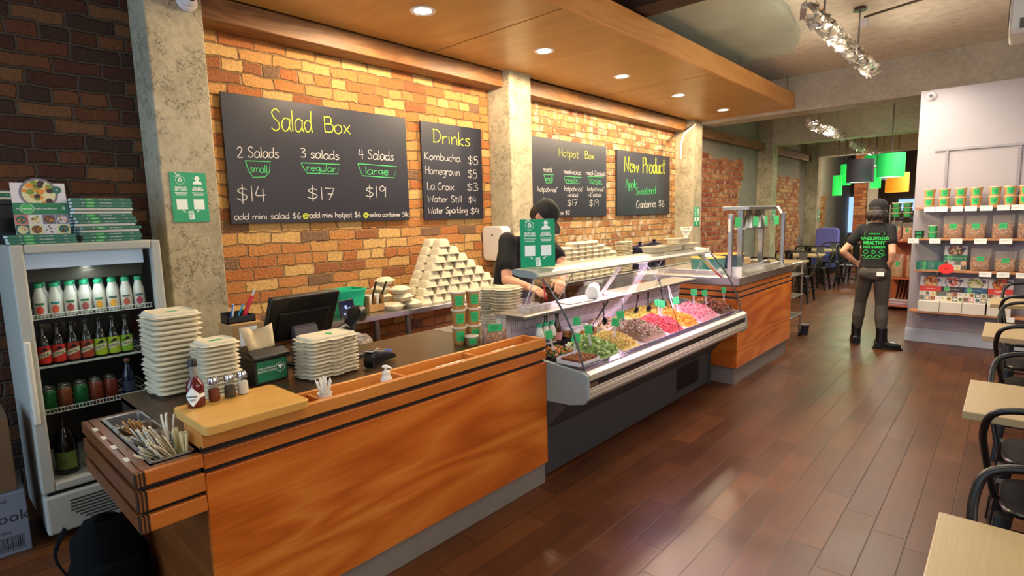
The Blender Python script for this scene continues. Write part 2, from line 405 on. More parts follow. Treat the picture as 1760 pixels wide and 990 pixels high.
ORD = ['', 'first','second','third','fourth','fifth','sixth','seventh','eighth','ninth','tenth','eleventh','twelfth','thirteenth','fourteenth','fifteenth','sixteenth','seventeenth','eighteenth','nineteenth','twentieth','twenty-first','twenty-second','twenty-third','twenty-fourth','twenty-fifth']
def rect_round(x0, x1, y0, y1, r, n=4):
    out = []
    for cx, cy, a0 in ((x1-r,y0+r,-90),(x1-r,y1-r,0),(x0+r,y1-r,90),(x0+r,y0+r,180)):
        for k in range(n+1):
            a = radians(a0+90*k/n); out.append((cx+r*cos(a), cy+r*sin(a)))
    return out
def smooth_path(pts, n=6):
    pts = [Vector(p) for p in pts]; out = []
    for i in range(len(pts)-1):
        p0, p1, p2, p3 = pts[max(i-1,0)], pts[i], pts[i+1], pts[min(i+2,len(pts)-1)]
        for k in range(n):
            t = k/n
            out.append(.5*((2*p1)+(p2-p0)*t+(2*p0-5*p1+4*p2-p3)*t*t+(3*p1-p0-3*p2+p3)*t**3))
    out.append(pts[-1]); return out
def text_mesh(mb, txt, size, M, mi=0, align='CENTER', bold=0.0, sx=1.0):
    """flat printed lettering (built-in font) as faces, in the xy plane of M"""
    cu = bpy.data.curves.new('t', 'FONT'); cu.body = txt; cu.size = size; cu.align_x = align; cu.align_y = 'CENTER'; cu.resolution_u = 2
    cu.offset = bold*size
    ob = bpy.data.objects.new('t', cu); COL.objects.link(ob)
    dg = bpy.context.evaluated_depsgraph_get(); dg.update()
    me = bpy.data.meshes.new_from_object(ob.evaluated_get(dg))
    mb.add([(v.co.x*sx, v.co.y, v.co.z) for v in me.vertices], [tuple(p.vertices) for p in me.polygons], mi, M)
    bpy.data.objects.remove(ob); bpy.data.curves.remove(cu); bpy.data.meshes.remove(me)
def faceM(origin, right, up):
    """matrix whose local x,y lie along right,up at origin"""
    r = Vector(right).normalized(); u = Vector(up).normalized(); n = r.cross(u)
    return Matrix(((r.x,u.x,n.x,origin[0]),(r.y,u.y,n.y,origin[1]),(r.z,u.z,n.z,origin[2]),(0,0,0,1)))
# ------------------------------------------------------------ shared materials
M_floor = floor_mat()
WARMB = [(0, '#bd7e48'), (.16, '#cb965a'), (.33, '#b57040'), (.47, '#d6ac6e'), (.62, '#c4864e'), (.76, '#9c623e'), (.84, '#d2a868'), (.94, '#84644c')]
M_brick1 = brick_mat('brick_warm', WARMB, (.34, .20, .095), gap=.011, warp=.019, bumpd=.045)
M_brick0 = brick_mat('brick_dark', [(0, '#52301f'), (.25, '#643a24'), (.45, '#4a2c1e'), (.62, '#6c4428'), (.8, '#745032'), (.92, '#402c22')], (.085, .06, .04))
M_brick2 = brick_mat('brick_limewashed', [(0, '#b07c4c'), (.2, '#c1935e'), (.4, '#9f6842'), (.6, '#cba672'), (.8, '#b08252'), (.93, '#93553a')], (.36, .26, .14), white=.45, warp=.024, bumpd=.05)
M_brick3 = brick_mat('brick_red_part_plastered', [(0, '#b0643e'), (.25, '#a0523a'), (.5, '#c07c52'), (.75, '#94462f'), (.9, '#c88f62')], (.40, .27, .18), plaster=(.30, .27, .235), pl_lo=.62, pl_hi=.64, plz=(10.6, 12.2, 2.35, 2.75), white=.25)
M_brick4 = brick_mat('brick_patched_plaster', [(0, '#b5683e'), (.3, '#c99458'), (.6, '#a85a3a'), (.85, '#d3a870')], (.42, .31, .19), plaster=(.33, .30, .25), pl_lo=.56, pl_hi=.58, plz=(14.6, 16.6, 1.9, 2.7), white=.3)
M_brick5 = brick_mat('brick_under_pale_plaster', [(0, '#c08a50'), (.4, '#d0a468'), (.8, '#a9653c')], (.42, .33, .2), plaster=(.42, .43, .34), pl_lo=.52, pl_hi=.54, plz=(17.8, 19.4, 1.6, 2.4))
M_conc = concrete_mat('concrete_pillar', (.46, .40, .275), (.30, .255, .17))
M_conc2 = concrete_mat('concrete_smooth', (.52, .46, .37), (.40, .35, .28), 2.0, .2, False)
M_ceil = concrete_mat('ceiling_paint', (.78, .70, .57), (.68, .61, .49), 1.2, .12, False)
M_timber = ply_mat('old_timber', '#5c361c', '#84582f', '#a87c46', 'Y', .5, 1.5, 1.5, .0)
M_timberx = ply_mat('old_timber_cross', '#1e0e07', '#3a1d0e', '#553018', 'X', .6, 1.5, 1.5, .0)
M_ply = ply_mat('canopy_plywood', '#b9863f', '#c8964c', '#d4a55c', 'X', .38, .8, .7, .1)
M_plyfront = ply_mat('counter_plywood', '#a3470c', '#c4661c', '#dc8a38', 'Y', .3, .75, 1.1, .2, 1.5)
M_fascia = ply_mat('fascia_plywood', '#cc8842', '#d99c56', '#e4ae6c', 'Y', .4, 1.0, .8, .1)
M_slat = ply_mat('counter_slat', '#a8541a', '#c06a26', '#cf7e36', 'Y', .3, 1.2, .5, .25)
M_slatx = ply_mat('counter_slat_shaded', '#5f3212', '#7c451a', '#8f5524', 'X', .35, 1.2, .5, .2)  # darker copy of the slat wood, low light on the ends put into the colour
M_lipwood = ply_mat('trough_wood', '#c0722c', '#d08a3e', '#dc9c52', 'Y', .35, 1.5, .5, .2)
M_blackgap = plain('black_recess', '#0d0b0a', .45)
M_white = plain('white_paint', '#d9d3d3', .55, noise=.03, nscale=3)
M_whitewall = plain('white_wall_paint', '#a19ba1', .6, noise=.03, nscale=2)
M_steel = plain('brushed_steel', '#b9b6b4', .3, 1.0, noise=.08, nscale=20)
M_steel2 = plain('dull_steel', '#8f8b88', .4, 1.0, noise=.1, nscale=14)
M_chrome = plain('chrome', '#dddddd', .08, 1.0)
M_black = plain('black_plastic', '#121212', .4)
M_blackm = plain('black_metal', '#0e0e0f', .38, .0, .5)
M_grey = plain('grey_vinyl', '#7d756e', .6, noise=.08, nscale=6)
M_lamp = plain('lamp_glow', '#ffffff', .5, emit='#fff1d6', estr=14)
M_glass = glass('clear_glass', (.97, .985, .98), .55)

# ------------------------------------------------------------ the room
f = MB().box(-4.4, 2.8, -3.2, 22, -.1, 0).build('floor', M_floor); struct(f)
c = MB().box(-4.4, 2.8, -3.2, 22, 3.5, 3.6).build('ceiling', M_ceil); struct(c)
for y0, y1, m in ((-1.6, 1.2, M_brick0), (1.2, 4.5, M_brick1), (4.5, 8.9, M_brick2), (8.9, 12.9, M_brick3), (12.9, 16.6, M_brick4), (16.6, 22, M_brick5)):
    struct(MB().box(-4.4, -4.2, y0, y1, 0, 3.5).build('wall_left', m))
struct(MB().box(2.6, 2.8, -3.2, 22, 0, 3.5).build('wall_right', M_whitewall))
struct(MB().box(-4.4, 2.8, 21.8, 22, 0, 3.5).build('wall_back', plain('back_wall_paint', '#5b4a3a', .8, noise=.15)))
struct(MB().box(-.87, 2.6, 7.93, 8.08, 0, 2.86).build('wall_partition', M_whitewall))
bb = MB().box(-.88, 2.6, 7.905, 7.929, .0, .14).box(-.88, 2.6, 7.912, 7.929, .14, .155)
struct(bb.build('baseboard_partition', plain('baseboard_paint', '#b9bfce', .4), bevel=.003))
for y0, y1 in ((1.125, 1.45), (4.33, 4.67), (8.7, 9.05), (12.62, 12.98), (16.35, 16.7)):
    struct(MB().box(-4.2, -3.89, y0, y1, 0, 3.5).build('trim_pillar', M_conc, bevel=.008))
for y0, y1 in ((9.0, 9.4), (12.6, 13.0), (16.35, 16.75)):
    struct(MB().box(-3.889, 2.6, y0, y1, 3.0 if y0 < 10 else 2.96, 3.5).build('trim_beam', M_conc2))
struct(MB().box(-3.889, 2.6, 4.34, 4.6, 3.27, 3.5).build('trim_timber_joist', M_timberx))
# old timber plates along the brick wall
for y0, y1, z0, z1, x1 in ((1.46, 4.36, 2.895, 3.045, -3.98), (4.68, 8.69, 2.885, 3.045, -4.0), (9.06, 12.61, 2.87, 3.02, -4.05), (12.99, 16.3, 2.85, 3.0, -4.05)):
    struct(MB().box(-4.199, x1, y0, y1, z0, z1).build('trim_wall_plate', M_timber, bevel=.006))
# lowered service bulkhead in the ceiling behind the canopy
struct(MB().prism([(-3.3, 4.65), (-1.75, 4.65), (-1.72, 5.9), (-1.85, 6.8), (-2.05, 7.25), (-3.3, 7.3)], 3.40, 3.499).build('trim_bulkhead', plain('bulkhead_paint', '#aab0a0', .7, noise=.12, nscale=2.5)))
# window strip and street light at the far end
w = MB().box(-4.19, -4.0, 21.74, 21.8, .8, 2.0).build('window_1', plain('window_daylight', '#000000', emit='#9cc4ff', estr=1.3)); struct(w)
w = MB().box(-2.8, -1.2, 21.74, 21.8, 1.5, 1.86).build('window_2', plain('window_daylight')); struct(w)
struct(MB().box(-3.53, -3.22, 18.9, 19.2, 0, 3.5).build('trim_brick_pier', brick_mat('brick_pier', [(0, '#b5683e'), (.4, '#9a5034'), (.8, '#c58a5a')], (.35, .22, .13), flip=True)))
struct(MB().box(-3.21, -2.95, 19.0, 19.1, 0, 3.5).build('trim_panel', M_conc2))

# ------------------------------------------------------------ plywood canopy with downlights
can = empty('plywood_canopy', (-3.2, 4, 3.05), label='long suspended honey coloured plywood canopy over the counters', cat='canopy')
seams = (-2.0, .72, 3.40, 6.10, 8.955)
for a, b2 in zip(seams, seams[1:]):
    MB().box(-.77, .68, a+.008-4, b2-.008-4, 0, .02).build('panel', M_ply, can)
MB().box(.683, .72, -6, 4.97, -.005, .20).build('fascia', M_fascia, can, bevel=.003)
MB().box(-.77, .72, 4.957, 4.985, -.005, .20).build('end_board', M_fascia, can, bevel=.003)
MB().box(-.77, .68, -6, 4.95, .021, .05).build('backing', M_blackgap, can)
def downlight():
    t = empty('downlight', label='x', cat='ceiling light', group='downlights in the plywood canopy')
    MB().lathe([(.064,-.0035),(.088,-.008),(.093,-.0006),(.064,-.0006)], 28, cap=False).build('trim_ring', plain('white_ring', '#e9e4da', .3), t, 60)
    MB().cyl(.063, -.0032, -.001, 24).build('lamp', M_lamp, t)
    return t
KD = Kind(downlight())
dl = ['','nearest downlight in the plywood canopy, lighting the left end of the salad menu','second nearest downlight in the plywood canopy','middle downlight of the row in the plywood canopy','second farthest downlight in the plywood canopy','farthest downlight near the far end of the plywood canopy']
for i, yy in enumerate(LIGHTS_Y, 1):
    KD.put((-3.25, yy, 3.05), 0, dl[i])
for y, lb in ((6.95, 'thin twisted wire suspending the middle of the canopy from the ceiling'), (8.85, 'thin twisted wire suspending the far end of the canopy from the ceiling')):
    w = MB().tube([(-2.56,y,3.25),(-2.555,y+.005,3.35),(-2.56,y,3.5)], .003, 6).tube([(-2.56,y,3.36),(-2.53,y+.02,3.40),(-2.55,y+.02,3.44)], .002, 5).build('hanging_wire', M_blackm)
    tag(w, lb, 'wire')

# ------------------------------------------------------------ the plywood service counter
XF = -1.95
ctr = empty('service_counter', (-2.4, 1.5, 0), label='orange plywood service counter with two black shadow lines and a grey kickboard', cat='counter')
def cb(name, m, bx, bevel=.002, par=ctr, off=(-2.4,1.5,0)):
    b = MB()
    for q in bx: b.box(q[0]-off[0], q[1]-off[0], q[2]-off[1], q[3]-off[1], q[4]-off[2], q[5]-off[2])
    return b.build(name, m, par, bevel=bevel)
cb('front_panel', M_plyfront, [(-1.972, XF, .606, 2.43, .125, .728)])
cb('kickboard', M_grey, [(-1.99, -1.962, .62, 2.415, 0, .125)], .001)
cb('recess', M_blackgap, [(-1.995, -1.968, .608, 2.428, .722, .83)], 0)
cb('slat', M_slat, [(-1.978, XF, .606, 2.43, .748, .797)])
cb('slat', M_lipwood, [(-1.978, XF, .606, 2.43, .82, .868)])
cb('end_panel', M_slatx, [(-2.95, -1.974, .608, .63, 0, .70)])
cb('end_panel', plain('black_laminate', '#15120f', .4), [(-2.96, -2.13, .606, .63, .70, .795)])
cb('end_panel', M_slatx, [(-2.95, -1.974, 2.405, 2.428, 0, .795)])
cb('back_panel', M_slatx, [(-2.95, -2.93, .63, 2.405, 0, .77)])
cb('worktop', plain('dark_laminate', '#4a3624', .28, noise=.22, nscale=5), [(-2.97, -2.122, .606, 2.43, .772, .80)])
tr = cb('condiment_trough', M_lipwood, [(-2.122, -2.102, .606, 2.43, .79, .868), (-2.10, -1.979, .606, .622, .81, .868), (-2.10, -1.979, 2.41, 2.43, .81, .868), (-2.10, -1.979, .622, 2.41, .795, .806)])
for y in (1.06, 1.47, 1.93):
    cb('divider', M_lipwood, [(-2.10, -1.979, y-.007, y+.007, .806, .86)], .001)
for y in (1.72, 2.1):
    cb('strip', plain('paper_strip', '#efe6d2', .6), [(-1.976, -1.966, y-.09, y+.09, .868, .8692)], 0)

# ------------------------------------------------------------ cutlery unit on the counter end
cu = empty('cutlery_unit', (-2.3, .5, .6), label='low slatted wooden cutlery unit joined to the left end of the counter', cat='cutlery unit')
o3 = (-2.3, .5, .6)
for z0, z1 in ((.757, .80), (.675, .735), (.605, .658)):
    cb('slat', M_slat, [(-1.972, XF, .437, .604, z0, z1)], .0015, cu, o3)
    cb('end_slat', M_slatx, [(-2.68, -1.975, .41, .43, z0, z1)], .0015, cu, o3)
    b = MB()
    for k in range(5):
        b.box(-1.973-o3[0], XF-.001*(k%2)-o3[0], .41+k*.0052-.5, .41+k*.0052+.0052-.5, z0-.6, z1-.6, k % 2)
    b.build('ply_edge', [plain('ply_dark', '#2e1a0c', .5), plain('ply_mid', '#8a5526', .45)], cu)
cb('recess', M_blackgap, [(-2.66, -1.977, .425, .603, .61, .757)], 0, cu, o3)
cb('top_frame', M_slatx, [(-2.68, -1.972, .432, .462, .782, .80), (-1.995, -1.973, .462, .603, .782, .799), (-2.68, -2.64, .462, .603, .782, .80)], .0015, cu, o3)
for x in (-2.53, -2.405, -2.27, -2.11):
    s = cb('price_sticker', plain('sticker', '#d8d6c6', .6), [(x-.022, x+.022, .420, .434, .8001, .8006)], 0, cu, o3)
for x0, x1, nm in ((-2.64, -2.475, 0), (-2.475, -2.32, 1), (-2.32, -2.16, 2), (-2.16, -2.0, 3)):
    b = MB()
    P1 = rect_round(x0+.004, x1-.004, .465, .60, .012, 3); P2 = rect_round(x0+.016, x1-.016, .478, .592, .012, 3); P3 = rect_round(x0+.02, x1-.02, .482, .588, .012, 3)
    b.rings([[(p[0]-o3[0], p[1]-.5, z-.6) for p in P] for P, z in ((P1, .801), (P1, .805), (P2, .804), (P3, .745))], cap=False)
    n = len(P3); b.add([(p[0]-o3[0], p[1]-.5, .745-.6) for p in P3], [tuple(range(n))])
    p = b.build('steel_pan', M_steel, cu, 40)

# ------------------------------------------------------------ stainless bench along the brick wall
def bench(y0, y1, lb, legs, sh=0):
    o = (-3.9, (y0+y1)/2, 0)
    t = empty('steel_bench', o, label=lb, cat='bench')
    cb('benchtop', M_steel, [(-4.19, -3.6, y0, y1, .80, .842)], .004, t, o)
    for y in legs:
        for x in (-3.66, -4.12):
            MB().cyl(.021, 0, .80, 14, M=T(x-o[0], y-o[1], 0)).build('leg', M_steel2, t, 60)
    return t
bench(1.5, 4.28, 'stainless steel bench under the salad box menu, against the brick wall', (2.45, 2.75, 4.1))
bench(4.72, 8.6, 'stainless steel bench behind the display case, under the hotpot menu', (4.9, 6.6, 8.4))
# ------------------------------------------------------------ hand lettering for the chalkboards
G = {
'a': (.55, ['.48,.52 .25,.6 .05,.38 .08,.06 .28,.0 .46,.25 .5,.55', '.5,.58 .47,.2 .56,.0']),
'b': (.52, ['.08,1 .07,.0', '.07,.35 .3,.58 .48,.35 .35,.02 .07,.06']),
'c': (.48, ['.45,.5 .25,.58 .06,.3 .2,.0 .45,.08']),
'd': (.55, ['.46,.48 .22,.55 .05,.28 .2,.0 .42,.15 .48,.4', '.5,1.02 .47,.4 .52,.0']),
'e': (.5, ['.07,.3 .44,.34 .38,.56 .15,.52 .06,.22 .22,.0 .46,.1']),
'g': (.52, ['.46,.5 .22,.57 .06,.33 .2,.08 .42,.25 .47,.52', '.47,.55 .46,-.1 .3,-.36 .08,-.25']),
'h': (.52, ['.08,1 .08,.0', '.08,.3 .3,.56 .43,.4 .44,.0']),
'i': (.22, ['.1,.55 .1,.0', '.1,.78 .12,.8']),
'k': (.5, ['.08,1 .08,0', '.42,.55 .1,.25 .45,0']),
'l': (.2, ['.1,1 .1,.0']),
'm': (.78, ['.06,.55 .06,.0', '.06,.35 .22,.56 .36,.45 .36,.0', '.36,.35 .54,.56 .68,.45 .7,.0']),
'n': (.52, ['.07,.55 .07,.0', '.07,.32 .3,.57 .43,.42 .45,.0']),
'o': (.54, ['.28,.56 .07,.4 .09,.08 .3,.0 .48,.2 .44,.48 .28,.56']),
'p': (.52, ['.08,.55 .08,-.4', '.08,.38 .3,.57 .47,.35 .32,.04 .08,.1']),
'r': (.42, ['.07,.55 .07,.0', '.07,.3 .2,.52 .4,.54']),
's': (.46, ['.42,.5 .22,.57 .1,.44 .3,.28 .4,.12 .22,.0 .05,.06']),
't': (.42, ['.2,.9 .2,.08 .36,.02', '.03,.6 .4,.62']),
'u': (.54, ['.07,.55 .08,.12 .28,.0 .46,.2 .47,.55', '.47,.5 .5,.0']),
'w': (.68, ['.04,.55 .18,.0 .33,.45 .48,.0 .64,.55']),
'x': (.5, ['.06,.55 .46,.0', '.46,.57 .05,.0']),
'y': (.5, ['.06,.55 .24,.1', '.46,.55 .12,-.38']),
'S': (.62, ['.55,.86 .36,1 .14,.85 .2,.62 .46,.4 .5,.14 .26,.0 .06,.12']),
'D': (.66, ['.12,.96 .1,.0', '.02,.95 .4,.9 .6,.5 .4,.1 .05,.02']),
'B': (.62, ['.1,1 .1,.0', '.1,.95 .45,.95 .45,.6 .12,.52', '.12,.52 .56,.5 .52,.08 .08,.02']),
'K': (.58, ['.1,1 .1,.0', '.52,.95 .12,.42 .55,.0']),
'H': (.62, ['.1,1 .08,.0', '.1,.5 .55,.55', '.55,1 .53,.0']),
'L': (.5, ['.1,1 .08,.03 .45,.02']),
'C': (.62, ['.55,.82 .35,.98 .08,.6 .14,.12 .36,.0 .58,.14']),
'W': (.82, ['.04,.95 .2,.0 .4,.7 .58,.0 .78,.98']),
'N': (.66, ['.06,.0 .1,1 .52,.02 .58,1.02']),
'P': (.58, ['.1,1 .08,.0', '.04,.95 .45,.95 .5,.6 .1,.48']),
'A': (.62, ['.04,.0 .3,1 .56,.0', '.12,.38 .5,.4']),
'$': (.6, ['.52,.78 .28,.85 .1,.68 .3,.5 .5,.34 .42,.12 .22,.08 .05,.2', '.32,1.1 .3,-.14']),
'0': (.52, ['.28,1 .08,.6 .14,.1 .32,.0 .46,.4 .42,.85 .28,1']),
'1': (.28, ['.14,1 .14,.0']),
'2': (.56, ['.06,.78 .26,1 .46,.82 .3,.4 .06,.02 .5,.04']),
'3': (.54, ['.08,.92 .3,1 .44,.8 .2,.55 .46,.36 .36,.04 .05,.06']),
'4': (.58, ['.2,1 .06,.42 .52,.44', '.4,.85 .4,.0']),
'5': (.54, ['.46,.96 .14,.96', '.14,.96 .1,.56 .36,.6 .46,.3 .3,.0 .04,.06']),
'6': (.54, ['.4,1 .14,.6 .1,.15 .3,.0 .46,.2 .36,.45 .12,.35']),
'7': (.56, ['.04,.96 .5,.96 .22,.0', '.16,.5 .44,.5']),
'9': (.52, ['.42,.8 .22,1 .06,.75 .2,.52 .42,.75', '.44,.9 .4,.0']),
'+': (.5, ['.25,.55 .25,.1', '.06,.32 .46,.34']),
'*': (.36, ['.16,1.0 .16,.75', '.05,.95 .28,.8', '.28,.95 .05,.8']),
' ': (.34, []),
}
SHARP = set('4Kk$7NWAwxH+*15LiltyD')
rnd = random.Random(3)
def chalk(mb, txt, y0, zb, y1, h, w=.011, x=-4.1635, mi=0, jit=.04, z1=None):
    mb = mb.new()
    tot = sum(G[c][0] for c in txt); s = (y1-y0)/tot; u = y0
    for ch in txt:
        wd, st = G[ch]; dz = rnd.uniform(-jit, jit)*h*.6; zz = zb if z1 is None else zb+(z1-zb)*(u-y0)/(y1-y0)
        for p in st:
            P = [tuple(float(q) for q in a.split(',')) for a in p.split()]
            pts = [(x, u+a*s, zz+dz+b*h) for a, b in P]
            if len(P) > 2 and not (ch in 'NWAwL7' ): pts = smooth_path(pts, 6)
            x += .00002
            mb.ribbon(pts, w*.68, (1,0,0), mi)
        u += wd*s
def poly(mb, pts, w=.009, mi=0, x=-4.1634, sm=False):
    mb = mb.new()
    P = [(x, a, b) for a, b in pts]
    mb.ribbon(smooth_path(P, 5) if sm else P, w*.7, (1,0,0), mi)
M_board = plain('blackboard', '#191a2b', .40, noise=.12, nscale=3, spec=.5)
M_cy = plain('chalk_yellow', '#c3cf3e', .8, emit=None); M_cw = plain('chalk_white', '#c4c2c4', .8); M_cg = plain('chalk_green', '#48b86e', .8)
def board(y0, y1, z0, z1, label):
    o = MB().box(-.009, .009, y0, y1, z0, z1).build('menu_board', M_board, bevel=.002, loc=(-4.174, 0, 0))
    return tag(o, label, 'menu board')
def letters(o, name, parts, m):
    for mb in parts.parts:
        q = mb.build(name, m, o); q.matrix_parent_inverse = Matrix.Translation((4.174, 0, 0))
class Lines:
    """each chalked word or drawing is a part of its own"""
    def __init__(s): s.parts = []
    def new(s): s.parts.append(MB()); return s.parts[-1]
# --- salad box
b1 = board(1.62, 3.212, 1.565, 2.485, 'wide blackboard menu chalked Salad Box, leftmost on the brick wall')
y, w_, g = Lines(), Lines(), Lines()
chalk(y, 'Salad', 1.96, 2.256, 2.298, .16, .011, z1=2.27); chalk(y, 'Box', 2.39, 2.285, 2.64, .125, .011)
for cx, cz in ((2.19, 1.612), (2.74, 1.612)):
    poly(y, [(cx+.028*cos(a)*(1-a/17), cz+.026*sin(a)*(1-a/17)) for a in [k*.5 for k in range(26)]], .009)
chalk(w_, '2 Salads', 1.70, 2.04, 2.01, .075, .009, z1=2.055); chalk(w_, '3 salads', 2.18, 2.07, 2.52, .07, .009); chalk(w_, '4 Salads', 2.70, 2.094, 3.063, .08, .009)
chalk(w_, '$14', 1.668, 1.727, 1.893, .11, .009); chalk(w_, '$17', 2.207, 1.743, 2.463, .1, .009); chalk(w_, '$19', 2.741, 1.769, 2.971, .098, .009)
chalk(w_, 'add mini salad $6', 1.643, 1.596, 2.15, .046, .008); chalk(w_, 'add mini hotpot $6', 2.22, 1.599, 2.69, .046, .008); chalk(w_, 'extra container 50c', 2.775, 1.600, 3.20, .042, .008)
chalk(g, 'small', 1.782, 1.938, 1.912, .058, .008); chalk(g, 'regular', 2.222, 1.97, 2.484, .054, .008); chalk(g, 'large', 2.755, 1.965, 2.998, .066, .009)
poly(g, [(1.754,2.018),(1.939,2.022),(1.925,1.945),(1.888,1.908),(1.8,1.902),(1.772,1.95),(1.754,2.018)])
poly(g, [(2.185,2.028),(2.519,2.033),(2.489,1.954),(2.225,1.95),(2.2,1.987),(2.18,2.028)]); poly(g, [(2.69,2.049),(3.09,2.045),(3.053,1.944),(2.728,1.95),(2.69,2.049)])
letters(b1, 'chalk_title', y, M_cy); letters(b1, 'chalk_writing', w_, M_cw); letters(b1, 'chalk_bowls', g, M_cg)
# --- drinks
b2 = board(3.385, 4.18, 1.562, 2.482, 'narrow blackboard menu chalked Drinks, left of the concrete pillar')
y, w_ = Lines(), Lines()
chalk(y, 'Drinks', 3.52, 2.295, 4.02, .13, .012)
for t, u in (('Kombucha', (3.41, 2.131, 3.874, .07)), ('$5', (3.969, 2.118, 4.129, .085)), ('Homegrown', (3.416, 1.995, 3.86, .074)), ('$5', (3.962, 1.978, 4.108, .088)), ('La Croix', (3.427, 1.85, 3.775, .07)), ('$3', (3.944, 1.85, 4.117, .08)), ('Water Still', (3.431, 1.73, 3.877, .066)), ('$4', (3.962, 1.725, 4.08, .066)), ('Water Sparkling', (3.429, 1.624, 3.949, .06)), ('$4', (3.986, 1.612, 4.123, .066))):
    chalk(w_, t, *u, .0085)
letters(b2, 'chalk_title', y, M_cy); letters(b2, 'chalk_writing', w_, M_cw)
# --- hotpot box
b3 = board(4.70, 6.57, 1.56, 2.49, 'wide blackboard menu chalked Hotpot Box, right of the concrete pillar')
y, w_, g = Lines(), Lines(), Lines()
chalk(y, 'Hotpot', 5.50, 2.297, 5.925, .095, .007); chalk(y, 'Box', 6.054, 2.3, 6.283, .096, .01)
for t, u in (('meal', (5.19, 2.095, 5.37, .058)), ('meal+salad', (5.6, 2.09, 5.972, .058)), ('meal+2salads', (6.079, 2.096, 6.55, .058)), ('hotpot+rice*', (5.088, 1.862, 5.47, .062)), ('hotpot+rice*', (5.607, 1.88, 6.013, .062)), ('+salad', (5.663, 1.809, 5.893, .05)), ('hotpot+rice*', (6.107, 1.89, 6.52, .06)), ('+2 salads', (6.123, 1.82, 6.444, .05)), ('$17', (5.661, 1.695, 5.891, .085)), ('$19', (6.143, 1.693, 6.379, .085)), ('$14', (5.15, 1.70, 5.38, .085)), ('or rice $2', (5.303, 1.591, 5.723, .048))):
    chalk(w_, t, *u, .0085)
chalk(g, 'small', 5.226, 1.991, 5.373, .055, .008); chalk(g, 'regular', 5.645, 1.992, 5.91, .055, .008); chalk(g, 'large', 6.185, 2.0, 6.427, .063, .008)
poly(g, [(5.205,2.061),(5.399,2.066),(5.364,1.974),(5.246,1.965),(5.205,2.061)]); poly(g, [(5.605,2.059),(5.982,2.058),(5.93,1.976),(5.635,1.976),(5.605,2.059)]); poly(g, [(6.12,2.075),(6.491,2.084),(6.472,1.988),(6.172,1.987),(6.12,2.075)])
letters(b3, 'chalk_title', y, M_cy); letters(b3, 'chalk_writing', w_, M_cw); letters(b3, 'chalk_bowls', g, M_cg)
# --- new product
b4 = board(6.845, 8.45, 1.563, 2.475, 'blackboard sign chalked New Product in bold yellow, rightmost on the brick wall')
y, w_, g = Lines(), Lines(), Lines()
for d in (0, .012): chalk(y, 'New', 7.02+d, 2.18, 7.45+d, .21, .022, jit=0); chalk(y, 'Product', 7.553+d, 2.18, 8.277+d, .235, .02, jit=0, z1=2.205)
for d in (0, .008): chalk(g, 'Apple', 7.061+d, 1.955, 7.409+d, .125, .014, jit=0); chalk(g, 'Sweetened', 7.356+d, 1.855, 7.977+d, .115, .012, jit=0, z1=1.89); chalk(w_, 'Cranberries', 7.375+d, 1.662, 7.99+d, .112, .012, jit=0, z1=1.684)
chalk(w_, '$6', 8.065, 1.684, 8.276, .106, .013)
letters(b4, 'chalk_title', y, M_cy); letters(b4, 'chalk_writing', w_, M_cw); letters(b4, 'chalk_subtitle', g, M_cg)
# ------------------------------------------------------------ moulded fibre food boxes
M_fibre = plain('moulded_fibre', '#d9cfb4', .8, noise=.05, nscale=30, bump=.15, bscale=150)
M_fibre2 = plain('moulded_fibre_inner', '#b9a98a', .85)
M_green = plain('printed_green', '#15a061', .6)
M_greenlab = plain('green_label', '#35b96b', .6)
M_paper = plain('white_print', '#eef0ea', .6)
def clam_layer(name, w, d, h, top=False, r=.03):
    """one closed clamshell box of a stack: base skirt, hinge flange and lid"""
    t = empty(name, label='x', cat='food box')
    def P(s): return rect_round(-w/2+s, w/2-s, -d/2+s, d/2-s, max(r-s*.5, .008), 4)
    b = MB(); prof = [(.030, .0), (.016, h*.30), (.014, h*.42), (.0, h*.55), (-.002, h*.66), (.006, h*.80), (.012, h*.99)]
    R = [[(p[0], p[1], z) for p in P(s)] for s, z in prof]
    b.rings(R)
    b.box(-.03, .03, -d/2-.012, -d/2+.01, h*.56, h*.64)
    b.box(w/2-.01, w/2+.012, -.03, .03, h*.56, h*.64)
    b.build('tray', M_fibre, t, 30)
    if top:
        l = MB(); l.rings([[(p[0], p[1], z) for p in P(s)] for s, z in ((.010, h*.99), (.014, h+.008), (.022, h+.011), (.026, h+.006), (.03, h+.006))])
        l.build('lid', M_fibre, t, 30)
        MB().rings([[(.028*cos(2*pi*k/20), .014*sin(2*pi*k/20)+d*.06, z) for k in range(20)] for z in (h+.0062, h+.0068)]).build('oval_logo', M_green, t)
    return t
def stack(name, w, d, h, n, loc, rot, jit, where, group, seed=1):
    rr = random.Random(seed)
    kt = Kind(clam_layer(name, w, d, h, True)); kb = Kind(clam_layer(name, w, d, h, False))
    for i in range(n):
        k = n-i
        lab = 'topmost fibre box with green oval, '+where if i == n-1 else 'fibre box '+ORD[k]+' from top, '+where
        (kt if i == n-1 else kb).put((loc[0]+rr.uniform(-jit, jit), loc[1]+rr.uniform(-jit, jit), loc[2]+i*(h+.0002)), rot+rr.uniform(-.05, .05), lab, group)
stack('clamshell_box', .205, .235, .0226, 16, (-2.85, .80, .801), -1.57, .004, 'tall stack beside the fridge', 'fibre boxes in the tall stack', 1)
stack('clamshell_box', .165, .165, .0185, 13, (-2.615, .90, .801), -1.57, .003, 'stack between tall stack and napkin dispenser', 'fibre boxes in the second stack', 2)
stack('clamshell_box', .185, .275, .0176, 11, (-2.525, 1.385, .801), .06, .004, 'stack beside the stirrers', 'fibre boxes beside the stirrers', 3)
